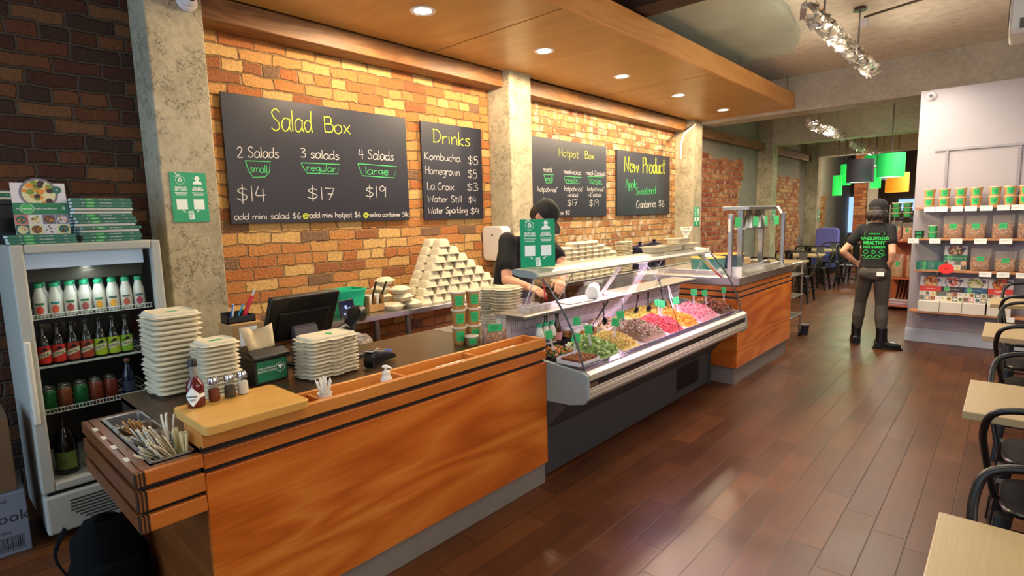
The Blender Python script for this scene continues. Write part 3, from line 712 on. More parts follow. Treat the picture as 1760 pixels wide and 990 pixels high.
# worktop return behind the display case carries two more stacks
pt = empty('prep_table', (-2.78, 2.75, 0), label='narrow steel prep table behind the counter, left of the display case', cat='table')
cb('tabletop', M_steel, [(-2.97, -2.49, 2.44, 3.06, .772, .80)], .002, pt, (-2.78, 2.75, 0))
for x in (-2.94, -2.52):
    for y in (2.48, 3.02): MB().cyl(.016, 0, .772, 12, M=T(x+2.78, y-2.75, 0)).build('leg', M_steel2, pt, 60)
stack('clamshell_box', .16, .20, .0196, 14, (-2.60, 2.815, .801), .15, .005, 'stack left of the display case', 'fibre boxes left of the display case', 4)
stack('clamshell_box', .14, .18, .0185, 14, (-2.79, 2.855, .801), .1, .007, 'leaning stack left of the case', 'fibre boxes in the leaning stack', 5)

# ------------------------------------------------------------ pyramid of upturned fibre tubs
def tub_up():
    t = empty('fibre_tub', label='x', cat='food tub', group='upturned fibre tubs in the pyramid')
    b = MB(); w, h = .066, .068
    def P(s): return rect_round(-w+s, w-s, -w+s, w-s, max(.02-s*.3, .008), 3)
    b.rings([[(p[0], p[1], z) for p in P(s)] for s, z in ((.0, .0), (.0, .006), (.004, .008), (.012, h*.6), (.020, h*.93), (.025, h))])
    b.build('tub', M_fibre, t, 40)
    return t
KT = Kind(tub_up()); rr = random.Random(11)
counts = [7, 7, 6, 5, 4, 3, 2, 1]
lev = ['bottom', 'second lowest', 'third lowest', 'fourth lowest', 'fourth highest', 'third highest', 'second highest', 'top']
for k, n in enumerate(counts):
    for dpt in (0, 1):
        for j in range(n):
            y = 2.995+.040*k+.137*j; x = -3.765-.145*dpt-.006*k
            wher = ('only front' if n == 1 else ORD[j+1]+' from the left') if dpt == 0 else ('hidden rear' if n == 1 else ORD[j+1]+' from the left, wall side')
            KT.put((x+rr.uniform(-.004,.004), y+rr.uniform(-.004,.004), .8425+.0683*k), rr.uniform(-.05,.05), 'upturned fibre tub in the pyramid, %s tier, %s' % (lev[k], wher))
# loose closed bowls at the pyramid's left
def bowl_box():
    t = empty('fibre_bowl_box', label='x', cat='food box', group='loose closed fibre boxes')
    def P(w, r=.03): return rect_round(-w, w, -w, w, r, 4)
    MB().rings([[(p[0], p[1], z) for p in P(s)] for s, z in ((.05, 0), (.067, .028), (.073, .03), (.073, .034))]).build('base', M_fibre, t, 40)
    MB().rings([[(p[0], p[1], z) for p in P(s)] for s, z in ((.072, .0345), (.066, .037), (.046, .058), (.043, .06))]).build('lid', M_fibre, t, 40)
    return t
KB = Kind(bowl_box())
for (x, y, z, r, rx), lb in zip(((-3.72, 2.665, .8425, .2, 0), (-3.71, 2.835, .8425, .2, 0), (-3.72, 2.76, .905, .1, 0), (-3.905, 2.67, .8425, .1, 0), (-3.905, 2.68, .905, .1, 0), (-3.73, 2.74, .967, .4, .0), (-3.905, 2.67, .967, .3, 0), (-3.90, 2.71, 1.031, .2, .06)),
        ('closed round cornered fibre box at the bench edge beside the paper bags', 'closed fibre box right of the pile, resting on the bench', 'closed fibre box stacked on the bench edge box by the pyramid', 'closed fibre box at the wall, lowest of the rear pile', 'closed fibre box second in the rear pile by the wall', 'tilted fibre box topping the front pile by the pyramid', 'closed fibre box third in the rear pile by the wall', 'topmost fibre box of the rear pile, left of the pyramid')):
    KB.put((x, y, z), (rx, 0, r), lb)

# ------------------------------------------------------------ things along the bench by the wall
def open_bin():
    t = empty('bin_tub', (-3.86, 2.32, .842), label='teal green open plastic tub on the bench by the wall', cat='tub')
    m = plain('teal_plastic', '#12b98c', .4)
    def P(w, d): return rect_round(-w, w, -d, d, .012, 3)
    MB().rings([[(p[0], p[1], z) for p in P(*s)] for s, z in (((.085,.095), 0), ((.10,.115), .185), ((.108,.123), .185), ((.108,.123), .20), ((.098,.112), .20), ((.083,.092), .01))]).build('tub', m, t, 40)
    return t
open_bin()
t = empty('tablet', (-3.705, 2.235, .8425), .0, label='small black tablet standing in front of the teal tub', cat='tablet')
MB().box(-.006, .006, -.085, .085, .004, .135, M=T(rz=.35, ry=-.15)).build('body', M_black, t, bevel=.003)
MB().box(.0062, .0068, -.076, .076, .012, .127, M=T(rz=.35, ry=-.15)).build('screen', plain('tablet_screen', '#05060a', .1, emit='#8ea8ff', estr=.03), t)
b = MB(); Ms = T(rz=.35, ry=-.15)
for (y, z, w, h) in ((-.02, .085, .012, .008), (-.0, .07, .03, .003), (.0, .03, .05, .006)): b.box(.0069, .0071, y-w, y+w, z-h, z+h, M=Ms)
b.build('screen_icons', plain('icon_glow', '#000000', emit='#a8c0ff', estr=1.2), t)
MB().box(-.05, -.006, -.03, .03, 0, .004, M=T(rz=.35)).build('stand', M_black, t)
# kraft paper holder with spoons
t = empty('cutlery_holder', (-3.80, 2.515, .8425), label='brown kraft cutlery holder with two compartments on the bench', cat='holder')
mk = plain('kraft_card', '#b58a55', .8, noise=.08)
b = MB(); b.box(-.06, .06, -.07, -.066, 0, .13).box(-.06, .06, .066, .07, 0, .13).box(-.06, -.056, -.066, .066, 0, .16).box(.056, .06, -.066, .066, 0, .06).box(-.055, .055, -.002, .002, 0, .12).box(-.06, .06, -.066, .066, 0, .004)
b.build('card_tray', mk, t)
for y in (-.035, .035):
    MB().lathe([(.022, .004), (.028, .13), (.030, .13), (.030, .135), (.026, .132), (.02, .006)], 16, M=T(0, y, 0)).build('cup', M_paper, t, 40)
for i, (y, a) in enumerate(((2.48, .35), (2.55, .5))):
    b = MB(); b.box(-.009, .009, -.004, .004, 0, .24, M=T(-3.80, y, .852, 0, -a*.8, .1))
    tag(b.build('serving_tong', M_black, bevel=.002), ['black handled tongs in the left cup of the kraft holder', 'black handled tongs in the right cup of the kraft holder'][i], 'tongs', 'tongs in the kraft holder')
# pen box by the till
t = empty('carton', (-3.36, 1.31, .80), label='brown cardboard carton behind the till monitor, pens on top', cat='carton')
MB().box(-.1, .1, -.09, .09, 0, .19).build('box', plain('carton_card', '#b08a58', .85, noise=.08), t, bevel=.003)
MB().box(.101, .103, -.05, .05, .05, .17).build('paper_flap', M_paper, t)
cl = empty('side_cabinet', (-3.36, 1.31, 0), label='dark side cabinet behind the till, under the carton', cat='cabinet')
MB().box(-.14, .13, -.16, .16, .0, .78).build('body', M_black, cl, bevel=.004); MB().box(-.15, .14, -.17, .17, .78, .80).build('top', M_black, cl, bevel=.003); MB().box(.13, .14, -.14, .14, .06, .74).build('door', plain('dark_door', '#1c1a19', .5), cl, bevel=.003)
t = empty('pen_holder', (-3.36, 1.30, .99), label='black desk organiser on the carton holding pens and scissors', cat='organiser')
MB().box(-.05, .05, -.08, .08, 0, .008).box(-.05, -.045, -.08, .08, 0, .06).box(.045, .05, -.08, .08, 0, .04).box(-.05, .05, -.08, -.075, 0, .05).box(-.05, .05, .075, .08, 0, .04).box(-.05, .05, -.02, -.016, 0, .05).build('tray', M_black, t, bevel=.001)
for i, (y, c, a, ln, lb) in enumerate(((1.25, '#2d66b8', .3, .10, 'blue pen leaning in the black desk organiser'), (1.265, '#e8e8e8', .15, .10, 'white pen leaning in the black desk organiser'), (1.29, '#3aa0c8', .45, .10, 'light blue pen leaning in the black desk organiser'))):
    o = MB().cyl(.005, 0, ln, 10, M=T(-3.36, y, 1.0, 0, -a)).build('pen', plain('pen_'+c[1:], c, .35), smooth=60); tag(o, lb, 'pen')
o = empty('craft_knife', (-3.36, 1.325, 1.0), label='red craft knife standing up from the desk organiser', cat='knife')
MB().box(-.006, .006, -.012, .012, 0, .15, M=T(rx=-.45)).build('handle', plain('red_plastic', '#c8182a', .35), o, bevel=.004); MB().box(-.002, .002, -.006, .006, .15, .19, M=T(rx=-.45)).build('blade', M_steel, o)
# crumpled clear bag under the bench
rr = random.Random(5); b = MB()
b.ball((0,0,0), (.10,.13,.05), 16, 10)
b.v = [(x*(1+rr.uniform(-.25,.25)), y*(1+rr.uniform(-.25,.25)), z*(1+rr.uniform(-.4,.5))) for x, y, z in b.v]
o = b.build('plastic_bag', glass('crinkled_film', (.95,.95,.95), 1.4, .15, .18, (.8,.75,.7)), loc=(-3.30, 2.02, .745)); tag(o, 'crumpled clear plastic bag on the brown box under the bench', 'plastic bag')
o = empty('carton', (-3.30, 2.0, .0), label='open brown carton on floor under the bench, behind the till', cat='carton')
MB().box(-.16, .16, -.22, .22, 0, .66).build('box', plain('carton_card'), o, bevel=.004)
for s in (-1, 1): MB().box(-.155, .155, s*.22, s*.30, .662, .668, M=T(0,0,0,0,0)).build('flap', plain('carton_card'), o)
# hand towel dispenser on the pillar
t = empty('towel_dispenser', (-4.045, 4.326, 1.12), label='white plastic hand towel dispenser on the near side of the concrete pillar', cat='towel dispenser')
P = rect_round(-.145, .145, 0, .36, .05, 5)
MB().prism(P, -.15, -.012, 'Y').build('cover', plain('dispenser_plastic', '#d8d4cf', .35), t, 40, bevel=.012)
MB().lathe([(.012,0),(.012,.004)], 14, M=T(0,-.15,.27, 0, pi/2)).build('lock', M_steel2, t)
MB().box(-.12, .12, -.0115, 0, .02, .34).build('mount_plate', M_steel2, t)
MB().box(-.11, .11, -.13, -.02, -.012, -.001).build('slot', M_black, t)

# ------------------------------------------------------------ till, napkins, terminal, boxes of sticks
t = empty('till_monitor', (-2.83, 1.425, .8008), .10, label='black touchscreen till monitor seen from behind on its stand', cat='till')
Mm = T(.0, .0, .26, 0, 0, .42)
MB().box(-.018, .018, -.205, .205, -.135, .135, M=Mm).build('screen_housing', plain('till_black', '#1a1817', .35), t, bevel=.008)
MB().box(.018, .030, -.15, .15, -.10, .05, M=Mm).build('back_cover', M_black, t, bevel=.01)
b = MB()
for k in range(9): b.box(.0302, .0312, -.10, .10, .055+k*.006, .058+k*.006, M=Mm)
b.build('vent', M_blackgap, t)
MB().box(-.0186, -.0182, -.19, .19, -.12, .12, M=Mm).build('screen', plain('till_screen', '#000000', emit='#f2f6ff', estr=1.2), t)
MB().prism([(-.02, 0), (.10, 0), (.07, .03), (.035, .20), (.0, .22)], -.07, .07, 'Y').build('neck', plain('till_grey', '#5b5558', .45), t, bevel=.006)
MB().box(-.11, .11, -.09, .10, 0, .02).build('base', M_black, t, bevel=.008)
# napkin dispenser
t = empty('napkin_dispenser', (-2.70, 1.13, .8008), .10, label='black napkin dispenser with green printed front and napkin up', cat='napkin dispenser')
MB().box(-.11, .10, -.085, .085, 0, .115).build('body', plain('dispenser_grey', '#2c2726', .5), t, bevel=.006)
MB().prism([(-.13, .115), (.112, .115), (.112, .135), (.06, .158), (-.10, .158), (-.13, .14)], -.095, .095, 'Y').build('lid', M_black, t, bevel=.008)
fr = MB().box(.1005, .103, -.075, .075, .012, .11).build('front_card', plain('card_green', '#176f49', .5, noise=.15, nscale=14), t)
b = MB(); MF = faceM((.1034, 0, .06), (0,1,0), (0,0,1))
text_mesh(b, 'OUR NAPKINS', .0135, MF @ T(-.028, .016, 0)); text_mesh(b, 'ARE RECYCLED', .0135, MF @ T(-.028, .002, 0))
b.tube([(.1034, .042+.022*cos(a), .068+.022*sin(a)) for a in [2*pi*k/24 for k in range(25)]], .0011, 4)
b.add([(.1035, .042+.014*cos(a)*(.7+.3*sin(3*a)), .07+.012*sin(a)) for a in [2*pi*k/14 for k in range(14)]], [tuple(range(14))])
b.build('print', M_paper, t)
rows = []
for i in range(9):
    u = i/8
    rows.append([(-.0+.02*sin(u*9)*v+(.03-.05*v), (-.065+.13*u)*(1+.25*v), .150+.105*v+.012*sin(u*7+1)*v) for v in (0, .25, .5, .75, 1)])
b = MB(); b.rings(rows, cap=False, closed=False)
o = b.build('napkin', plain('napkin_paper', '#cbb893', .8), t, 180); md = o.modifiers.new('s', 'SOLIDIFY'); md.thickness = .002
# card terminal
t = empty('card_terminal', (-2.47, 1.66, .8105), .35, label='black card payment terminal lying on the counter, keys lit', cat='card terminal')
b = MB(); S = [(-.10, .012, .035, .07), (-.07, .015, .045, .085), (.0, .02, .045, .075), (.06, .02, .038, .055), (.10, .02, .03, .03)]
secs = [((0, y, (z0+z1)/2-.012), (.036 if i else .028, 0, 0), (0, 0, (z1-z0)/2+.008)) for i, (y, z0, dz, z1) in enumerate(S)]
b.loft(secs, 16, p=4); b.box(-.03, .03, -.10, -.02, 0, .03)
b.build('body', plain('terminal_black', '#101216', .3), t, 40)
MB().box(-.026, .026, -.095, -.045, .0775, .079, M=T(rx=.02)).build('paper_door', plain('terminal_grey', '#8b8f98', .4), t)
for k in range(12):
    yy = .075-.022*(k//3); zt = .044+(.075-yy)*.30
    MB().box(-.026+(k%3)*.018, -.012+(k%3)*.018, yy-.007, yy+.007, zt, zt+.006, M=T()).build('key', [plain('key_blue', '#3a4fa0', .4, emit='#5b78ff', estr=.3), plain('key_white', '#cfd4ea', .4), plain('key_red', '#d0452a', .4), plain('key_green', '#3aa055', .4)][0 if k < 9 else k-8], t)
# hand scanner on its cradle
t = empty('barcode_scanner', (-2.74, 1.66, .8008), .5, label='black handheld barcode scanner resting upright in its cradle', cat='scanner')
MB().lathe([(.055, 0), (.055, .012), (.02, .03), (.016, .10)], 16).build('cradle', M_black, t, 40)
b = MB(); b.loft([((0, -.02, .10), (.026,0,0), (0,.012,.012)), ((0, .0, .15), (.03,0,0), (0,.018,.01)), ((0, .03, .19), (.036,0,0), (0,.022,.024)), ((0, .075, .185), (.040,0,0), (0,.012,.036)), ((0, .082, .18), (.038,0,0), (0,.004,.034))], 14, p=3)
b.build('head', M_black, t, 50)
MB().loft([((0, -.005, .12), (.018,0,0), (0,.014,.0)), ((0, -.06, .15), (.016,0,0), (0,.006,.014)), ((0, -.11, .14), (.013,0,0), (0,.004,.013))], 12, p=2.5).build('handle', M_black, t, 50)
MB().box(-.026, .026, .0825, .0835, .155, .205).build('window', plain('scanner_window', '#3d3b3c', .1), t)
MB().tube(smooth_path([(0,-.11,.14), (.0,-.16,.10), (.03,-.14,.03), (.06,-.08,.006)], 5), .003, 6).build('cable', M_black, t, 60)
t.scale = (1.25, 1.25, 1.25)
# cutting board & condiments
brd = empty('cutting_board', (-2.075, .785, .8695), .0, label='thick bamboo board with rounded corners laid across the trough', cat='board')
mb_ = ply_mat('bamboo', '#c08a3c', '#d09c4c', '#d9ab5e', 'Y', .4, 2.0, .3, .05)
MB().prism(rect_round(-.155, .165, -.18, .185, .02, 5), 0, .033).build('board', mb_, brd, bevel=.004)
t = empty('sauce_bottle', (-2.17, .668, .9035), .9, label='hot sauce bottle with black cap and diamond label', cat='sauce bottle')
MB().lathe([(.0275, .0), (.029, .004), (.029, .075), (.026, .088), (.013, .105), (.0125, .112)], 20).build('sauce', plain('hot_sauce', '#5a0d06', .12, spec=.7), t, 50)
MB().lathe([(.0128, .112), (.0118, .148), (.0128, .150)], 16).build('neck', plain('bottle_neck', '#8b8b85', .08, spec=.8), t, 50)
MB().lathe([(.015, .150), (.015, .172), (.013, .175)], 16).build('cap', M_black, t, 50)
b = MB()
for k in range(10):
    a = -.95+k*.19; a2 = a+.19
    hh = lambda q: .034*(1-abs(q)/.98)+.002
    rr_ = .0294
    b.add([(rr_*sin(a), -rr_*cos(a), .042-hh(a)), (rr_*sin(a2), -rr_*cos(a2), .042-hh(a2)), (rr_*sin(a2), -rr_*cos(a2), .042+hh(a2)), (rr_*sin(a), -rr_*cos(a), .042+hh(a))], [(0,1,2,3)])
for k in range(24):
    a = 2*pi*k/24; a2 = 2*pi*(k+1)/24; q = .0293
    b.add([(q*sin(a), -q*cos(a), .036), (q*sin(a2), -q*cos(a2), .036), (q*sin(a2), -q*cos(a2), .05), (q*sin(a), -q*cos(a), .05)], [(0,1,2,3)])
t['group'] = 'condiments on the bamboo board'
lbp = b.build('label', M_paper, t)
b = MB(); text_mesh(b, 'FIRE', .011, faceM((.0, -.0300, .030), (1,0,0), (0,0,1)))
b.box(-.016, .016, -.0302, -.0299, .041, .045); b.build('label_print', plain('label_ink', '#30453c', .6), lbp)
for i, (x, y, c1, ht, lb) in enumerate(((-2.185, .735, '#7a3417', .06, 'glass shaker of red brown chilli flakes on the bamboo board'), (-2.18, .79, '#4a3f2e', .06, 'glass shaker of dark ground pepper on the bamboo board'), (-2.185, .84, '#ded8cc', .065, 'glass shaker of white salt with chrome cap on the bamboo board'))):
    t = empty('spice_shaker', (x, y, .9035), label=lb, cat='shaker', group='condiments on the bamboo board')
    MB().lathe([(.020, 0), (.0225, .004), (.0205, .05), (.017, .062), (.0165, .066)], 10).build('jar', plain('shaker_glass', '#aab0aa', .06, spec=.8, alpha=None) if False else glass('shaker_glass_clear', (.93,.95,.93), .9), t, 60)
    MB().lathe([(.018, .002), (.0195, .006), (.018, ht*.75), (.012, ht*.78)], 10).build('spice', plain('spice_%d' % i, c1, .9, bump=.5, bscale=300), t, 60)
    MB().lathe([(.0185, .064), (.0185, .078), (.015, .088), (.006, .091)], 16).build('cap', M_chrome, t, 50)
# stirrer sticks in the trough
t = empty('paper_cup', (-2.04, 1.10, .807), label='small paper cup in the trough holding wrapped straws', cat='cup')
MB().lathe([(.022, 0), (.028, .06), (.0295, .061), (.0265, .06), (.02, .004)], 18).build('cup', M_paper, t, 50)
rr = random.Random(9)
for i in range(16):
    a = 2*pi*i/16+.2; r0 = .008 if i % 2 else .015
    o = MB().box(-.0032, .0032, -.0009, .0009, 0, rr.uniform(.105,.125)).build('straw', plain('straw_%d' % (i % 3), ['#e9e5d8', '#d9e0dc', '#3b4a41'][i % 3 if i % 5 == 0 else i % 2], .6), loc=(-2.04+r0*cos(a)*.6, 1.10+r0*sin(a)*.6, .813), rot=(-.24*sin(a)+rr.uniform(-.05,.05), .24*cos(a), a))
    tag(o, ['pale wrapped straw standing in the paper cup on the trough', 'dark striped straw standing in the paper cup on the trough'][1 if i % 3 == 2 and i % 5 == 0 else 0], 'straw', 'straws in the paper cup')
# soap pump
t = empty('pump_bottle', (-2.04, 1.40, .807), .3, label='small white pump bottle standing in the wooden trough', cat='pump bottle')
mw = plain('pump_white', '#e6e2da', .3)
MB().lathe([(.024, 0), (.026, .004), (.026, .05), (.017, .066), (.0165, .07)], 18).build('bottle', mw, t, 50)
MB().lathe([(.018, .07), (.018, .082), (.008, .086), (.006, .10)], 16).build('collar', mw, t, 50)
MB().loft([((-.014,0,.104), (0,.010,0), (0,0,.006)), ((.0,0,.105), (0,.013,0), (0,0,.007)), ((.02,0,.103), (0,.006,0), (0,0,.004)), ((.032,0,.099), (0,.004,0), (0,0,.003))], 12).build('pump_head', mw, t, 50)

# ------------------------------------------------------------ tubs of dressing by the trough end
M_tubclear = plain('tub_clear_plastic', '#c9a97a', .25, spec=.6)
def dip_tub(name, h, r0, r1, fill, label, group):
    t = empty(name, label=label, cat='tub', group=group)
    MB().lathe([(r0, 0), (r0+.001, .002), (r1, h-.008), (r1, h-.006)], 22).build('tub', plain('dressing_'+fill[1:], fill, .3, spec=.6), t, 50)
    MB().lathe([(r1+.002, h-.012), (r1+.004, h-.010), (r1+.004, h-.002), (r1-.002, h), (.002, h-.002)], 22).build('lid', plain('tub_lid', '#e4d9c4', .3), t, 50)
    b = MB(); a0, a1 = -.62, .62
    for k in range(8):
        q0 = a0+(a1-a0)*k/8; q1 = a0+(a1-a0)*(k+1)/8
        za, zb = h*.2, h*.78; ra = r0+(r1-r0)*.2+.0012; rb = r0+(r1-r0)*.78+.0012
        b.add([(ra*cos(q0), ra*sin(q0), za), (ra*cos(q1), ra*sin(q1), za), (rb*cos(q1), rb*sin(q1), zb), (rb*cos(q0), rb*sin(q0), zb)], [(0,1,2,3)])
    lb = b.build('label', M_greenlab, t)
    b = MB()
    for k, (zz, ww) in enumerate(((.62, .30), (.52, .42), (.42, .36), (.34, .22))):
        R_ = r0+(r1-r0)*zz+.0018
        b.add([(R_*cos(-ww), R_*sin(-ww), h*zz), (R_*cos(0)+.0004, 0, h*zz), (R_*cos(ww), R_*sin(ww), h*zz), (R_*cos(ww), R_*sin(ww), h*zz+.002), (R_+.0004, 0, h*zz+.002), (R_*cos(-ww), R_*sin(-ww), h*zz+.002)], [(0,1,4,5),(1,2,3,4)])
    b.build('label_print', plain('label_darkgreen', '#0f6d3a', .6), lb)
    return t
KD1 = Kind(dip_tub('dressing_tub', .108, .036, .044, '#b98b52', 'x', 'tubs of dressing on the counter'))
for j, (x, y) in enumerate(((-2.478, 2.245), (-2.455, 2.346))):
    for i in range(3):
        KD1.put((x, y, .8005+.1083*i), -.55+.1*((i+j)%2), 'tan dressing tub with green label, %s of the %s column beside the box stack' % (['bottom','middle','top'][i], ['left','right'][j]))
KD1.put((-2.56, 2.41, .8005), -.6, 'dressing tub standing alone behind the two columns, bottom one'); KD1.put((-2.56, 2.41, .9088), -.5, 'dressing tub standing alone behind the two columns, upper one')
dt = dip_tub('dressing_tub', .062, .034, .039, '#8d7a58', 'short clear dressing tub with green label in front of the columns', 'tubs of dressing on the counter'); dt.location = (-2.385, 2.262, .8005); dt.rotation_euler = (0,0,-.6)
def pouch(name, w, h, d, fillcol, label, group, fill=.62, fm=None, lab=(0, .56, .30, .22)):
    t = empty(name, label=label, cat='pouch', group=group)
    m = fm or speckle_mat('granola_'+fillcol[1:], [fillcol, '#8a5a30', '#b98a54', '#6d4526'], 110, .8)
    def S(z, dd, k=1.0): return ((0, 0, z), (0, w/2*k, 0), (dd, 0, 0))
    MB().loft([S(.004, d*.42, .90), S(h*.06, d*.5, .95), S(h*.25, d*.46, .95), S(h*fill*.9, d*.34, .95), S(h*fill, d*.2, .9)], 20, p=3.2).build('contents', m, t, 50)
    MB().loft([S(0, d*.44, .93), S(h*.06, d*.54, .98), S(h*.25, d*.50, .99), S(h*fill, d*.36), S(h*.85, d*.12), S(h, .0015)], 20, p=3.2).build('clear_bag', glass('pouch_film', (.97,.95,.92), .6, .12, .10, (.85,.8,.75)), t, 60)
    ly, lz, lw, lh = lab; zz = h*lz; dx = d*(.40)
    o = MB().box(dx, dx+.0012, (ly-lw/2)*w, (ly+lw/2)*w, zz-lh*h/2, zz+lh*h/2).build('label', M_greenlab, t)
    b = MB()
    for k in range(3): b.box(dx+.0013, dx+.0016, (ly-lw*.36)*w, (ly+lw*(.36-.1*k))*w, zz+lh*h*(.2-.22*k), zz+lh*h*(.26-.22*k))
    b.build('label_print', plain('label_darkgreen'), o)
    return t
pp = pouch('granola_pouch', .155, .185, .085, '#a4603a', 'clear pouch of brown granola with green label beside the tubs', None, .5, lab=(0,.58,.55,.24)); pp.location = (-2.295, 2.362, .8005); pp.rotation_euler = (0,0,-.65)

# ------------------------------------------------------------ cutlery in the steel pans
rr = random.Random(21)
def sticks(n, x0, x1, col, w, l, kindname, lab, group, tilt, cat, flat=False, y0=.530, y1=.584):
    m = plain('stick_'+kindname, col, .55, noise=.06)
    P = MB()
    if flat: P.box(-w/2, w/2, -.0012, .0012, 0, l*.55).lathe([(.0001, l*.5), (.004, l*.55)], 6).prism([(-w/2, l*.55), (w/2, l*.55), (w*.9, l*.75), (w*.7, l), (-w*.7, l), (-w*.9, l*.75)], -.0012, .0012, 'Y')
    else: P.cyl(w/2, 0, l, 8)
    pr = P.build(kindname, m, smooth=40); pr['label'] = lab; pr['category'] = cat; pr['group'] = group
    k = Kind(pr)
    for i in range(n):
        tl = tilt+rr.uniform(-.18, .18); rz = rr.uniform(-.5, .5)
        k.put((x0+(x1-x0)*(i+.5)/n, y0+(y1-y0)*((i*7) % n)/n, .7525), (tl*rr.choice((.6, 1)), rr.uniform(-.12,.12), rz*.6))
sticks(20, -2.438, -2.358, '#b98f5a', .011, .095, 'wooden_fork', 'small wooden fork lying in the second steel pan', 'wooden forks in the steel pan', .75, 'fork', True)
sticks(24, -2.285, -2.195, '#d8d2c2', .011, .105, 'white_knife', 'white compostable knife bunched in the third steel pan', 'white knives in the third pan', .7, 'knife', True)
sticks(5, -2.25, -2.175, '#e2ded0', .007, .135, 'paper_straw', 'white paper straw standing at the back of the third pan', 'paper straws in the third pan', .05, 'straw', False, .575, .588)
sticks(28, -2.122, -2.038, '#dfd3b4', .012, .112, 'cream_spoon', 'cream compostable spoon fanned in the nearest steel pan', 'cream spoons in the nearest pan', .75, 'spoon', True)
sticks(9, -2.135, -2.03, '#d6cf9f', .010, .105, 'cream_stirrer', 'cream stirrer standing at the back of the nearest pan', 'cream stirrers in the nearest pan', .03, 'stirrer', False, .575, .588)
# ------------------------------------------------------------ glass door fridge
FX, FY0, FY1, FZ = -3.45, .345, .962, 1.488
fr = empty('drinks_fridge', (-3.75, .65, 0), label='white glass door drinks fridge against the brick wall, books on top', cat='fridge')
fo = (-3.75, .65, 0)
M_fw = plain('fridge_white', '#adada2', .38); M_fi = plain('fridge_inside', '#15181a', .4); M_wire = plain('white_wire', '#c8ccc4', .4)
def fb(name, m, boxes, bevel=.003, par=fr, smooth=None):
    b = MB()
    for q in boxes: b.box(q[0]-fo[0], q[1]-fo[0], q[2]-fo[1], q[3]-fo[1], q[4], q[5])
    return b.build(name, m, par, smooth, bevel)
X0 = -4.08
fb('cabinet', M_fw, [(X0, -3.51, FY0+.004, FY0+.035, .05, FZ), (X0, -3.51, FY1-.035, FY1-.004, .05, FZ), (X0, -3.51, FY0+.035, FY1-.035, FZ-.04, FZ), (X0, X0+.03, FY0+.035, FY1-.035, .05, FZ-.04), (X0, -3.51, FY0+.035, FY1-.035, .26, .30)])
fb('liner', M_fi, [(X0+.031, X0+.036, FY0+.037, FY1-.037, .301, FZ-.041), (X0+.036, -3.52, FY0+.0355, FY0+.039, .301, FZ-.041), (X0+.036, -3.52, FY1-.039, FY1-.0355, .301, FZ-.041)], 0)
dr = fb('door', M_fw, [(-3.505, FX, FY0, FY0+.052, .262, FZ), (-3.505, FX, FY1-.045, FY1, .262, FZ), (-3.505, FX, FY0+.052, FY1-.045, FZ-.045, FZ), (-3.505, FX, FY0+.052, FY1-.045, .262, .305)], .008)
fb('door_glass', glass('fridge_glass', (.93,.96,.95), .5), [(-3.485, -3.48, FY0+.053, FY1-.046, .306, FZ-.046)], 0, dr)
fb('handle', plain('fridge_handle', '#d3d0bf', .4), [(FX+.001, FX+.018, FY0+.004, FY0+.03, .62, 1.03)], .008, dr)
fb('light_header', plain('header_panel', '#b8c2d2', .4, emit='#c5d2ea', estr=.22), [(-3.60, -3.55, FY0+.06, FY1-.06, 1.365, 1.44)], .004)
hp = fb('header_reflection', plain('reflection_brown', '#3d3a2e', .85), [(-3.63, -3.60, FY0+.06, FY1-.06, 1.297, 1.365)], .002)  # brown band standing in for a dark reflection below the light header
gr = fb('grille', M_fw, [(-3.52, FX+.004, FY0+.002, FY1-.002, .045, .245)], .012)
b = MB()
for k in range(8):
    z = .075+k*.017; y0 = FY0+.10+(.075 if k < 1 else max(0, .07-.018*k))
    b.box(FX+.003-fo[0], FX+.0065-fo[0], y0-fo[1], FY1-.06-fo[1], z, z+.008)
b.build('vent_slats', plain('vent_shadow', '#3a3a36', .6), gr)
fb('slot', M_black, [(-3.50, FX-.01, FY0+.02, FY1-.02, .246, .26)], 0)
for s in (0, 1):
    for u in (0, 1): MB().cyl(.02, 0, .048, 12, M=T([-4.0,-3.56][s]-fo[0], [FY0+.05, FY1-.05][u]-fo[1], 0)).build('foot', M_black, fr)
for z in (1.118, .873, .637):
    b = MB()
    for y in [FY0+.05+k*.0257 for k in range(21)]:
        b.tube([(X0+.06-fo[0], y-fo[1], z), (-3.535-fo[0], y-fo[1], z)], .0022, 5)
    for x in (-4.0, -3.75): b.tube([(x-fo[0], FY0+.045-fo[1], z-.003), (x-fo[0], FY1-.045-fo[1], z-.003)], .003, 5)
    sh = b.build('shelf', M_wire, fr)
    b = MB()
    for zz in ((z, z+.022) if z != .873 else (z, z+.006)): b.tube([(-3.535-fo[0], FY0+.045-fo[1], zz), (-3.535-fo[0], FY1-.045-fo[1], zz)], .0026, 6)
    if z != .873:
        for k in range(36):
            y = FY0+.05+k*.0147; b.tube([(-3.535-fo[0], y-fo[1], z), (-3.535-fo[0], y-fo[1], z+.022)], .0018, 5)
    b.build('shelf_lip', M_wire, sh)
lamp('AREA', (-3.56, .65, 1.36), 1.1, (.9, .95, 1.0), (-3.62, .65, .8), .03, .45, name='fridge_tube')
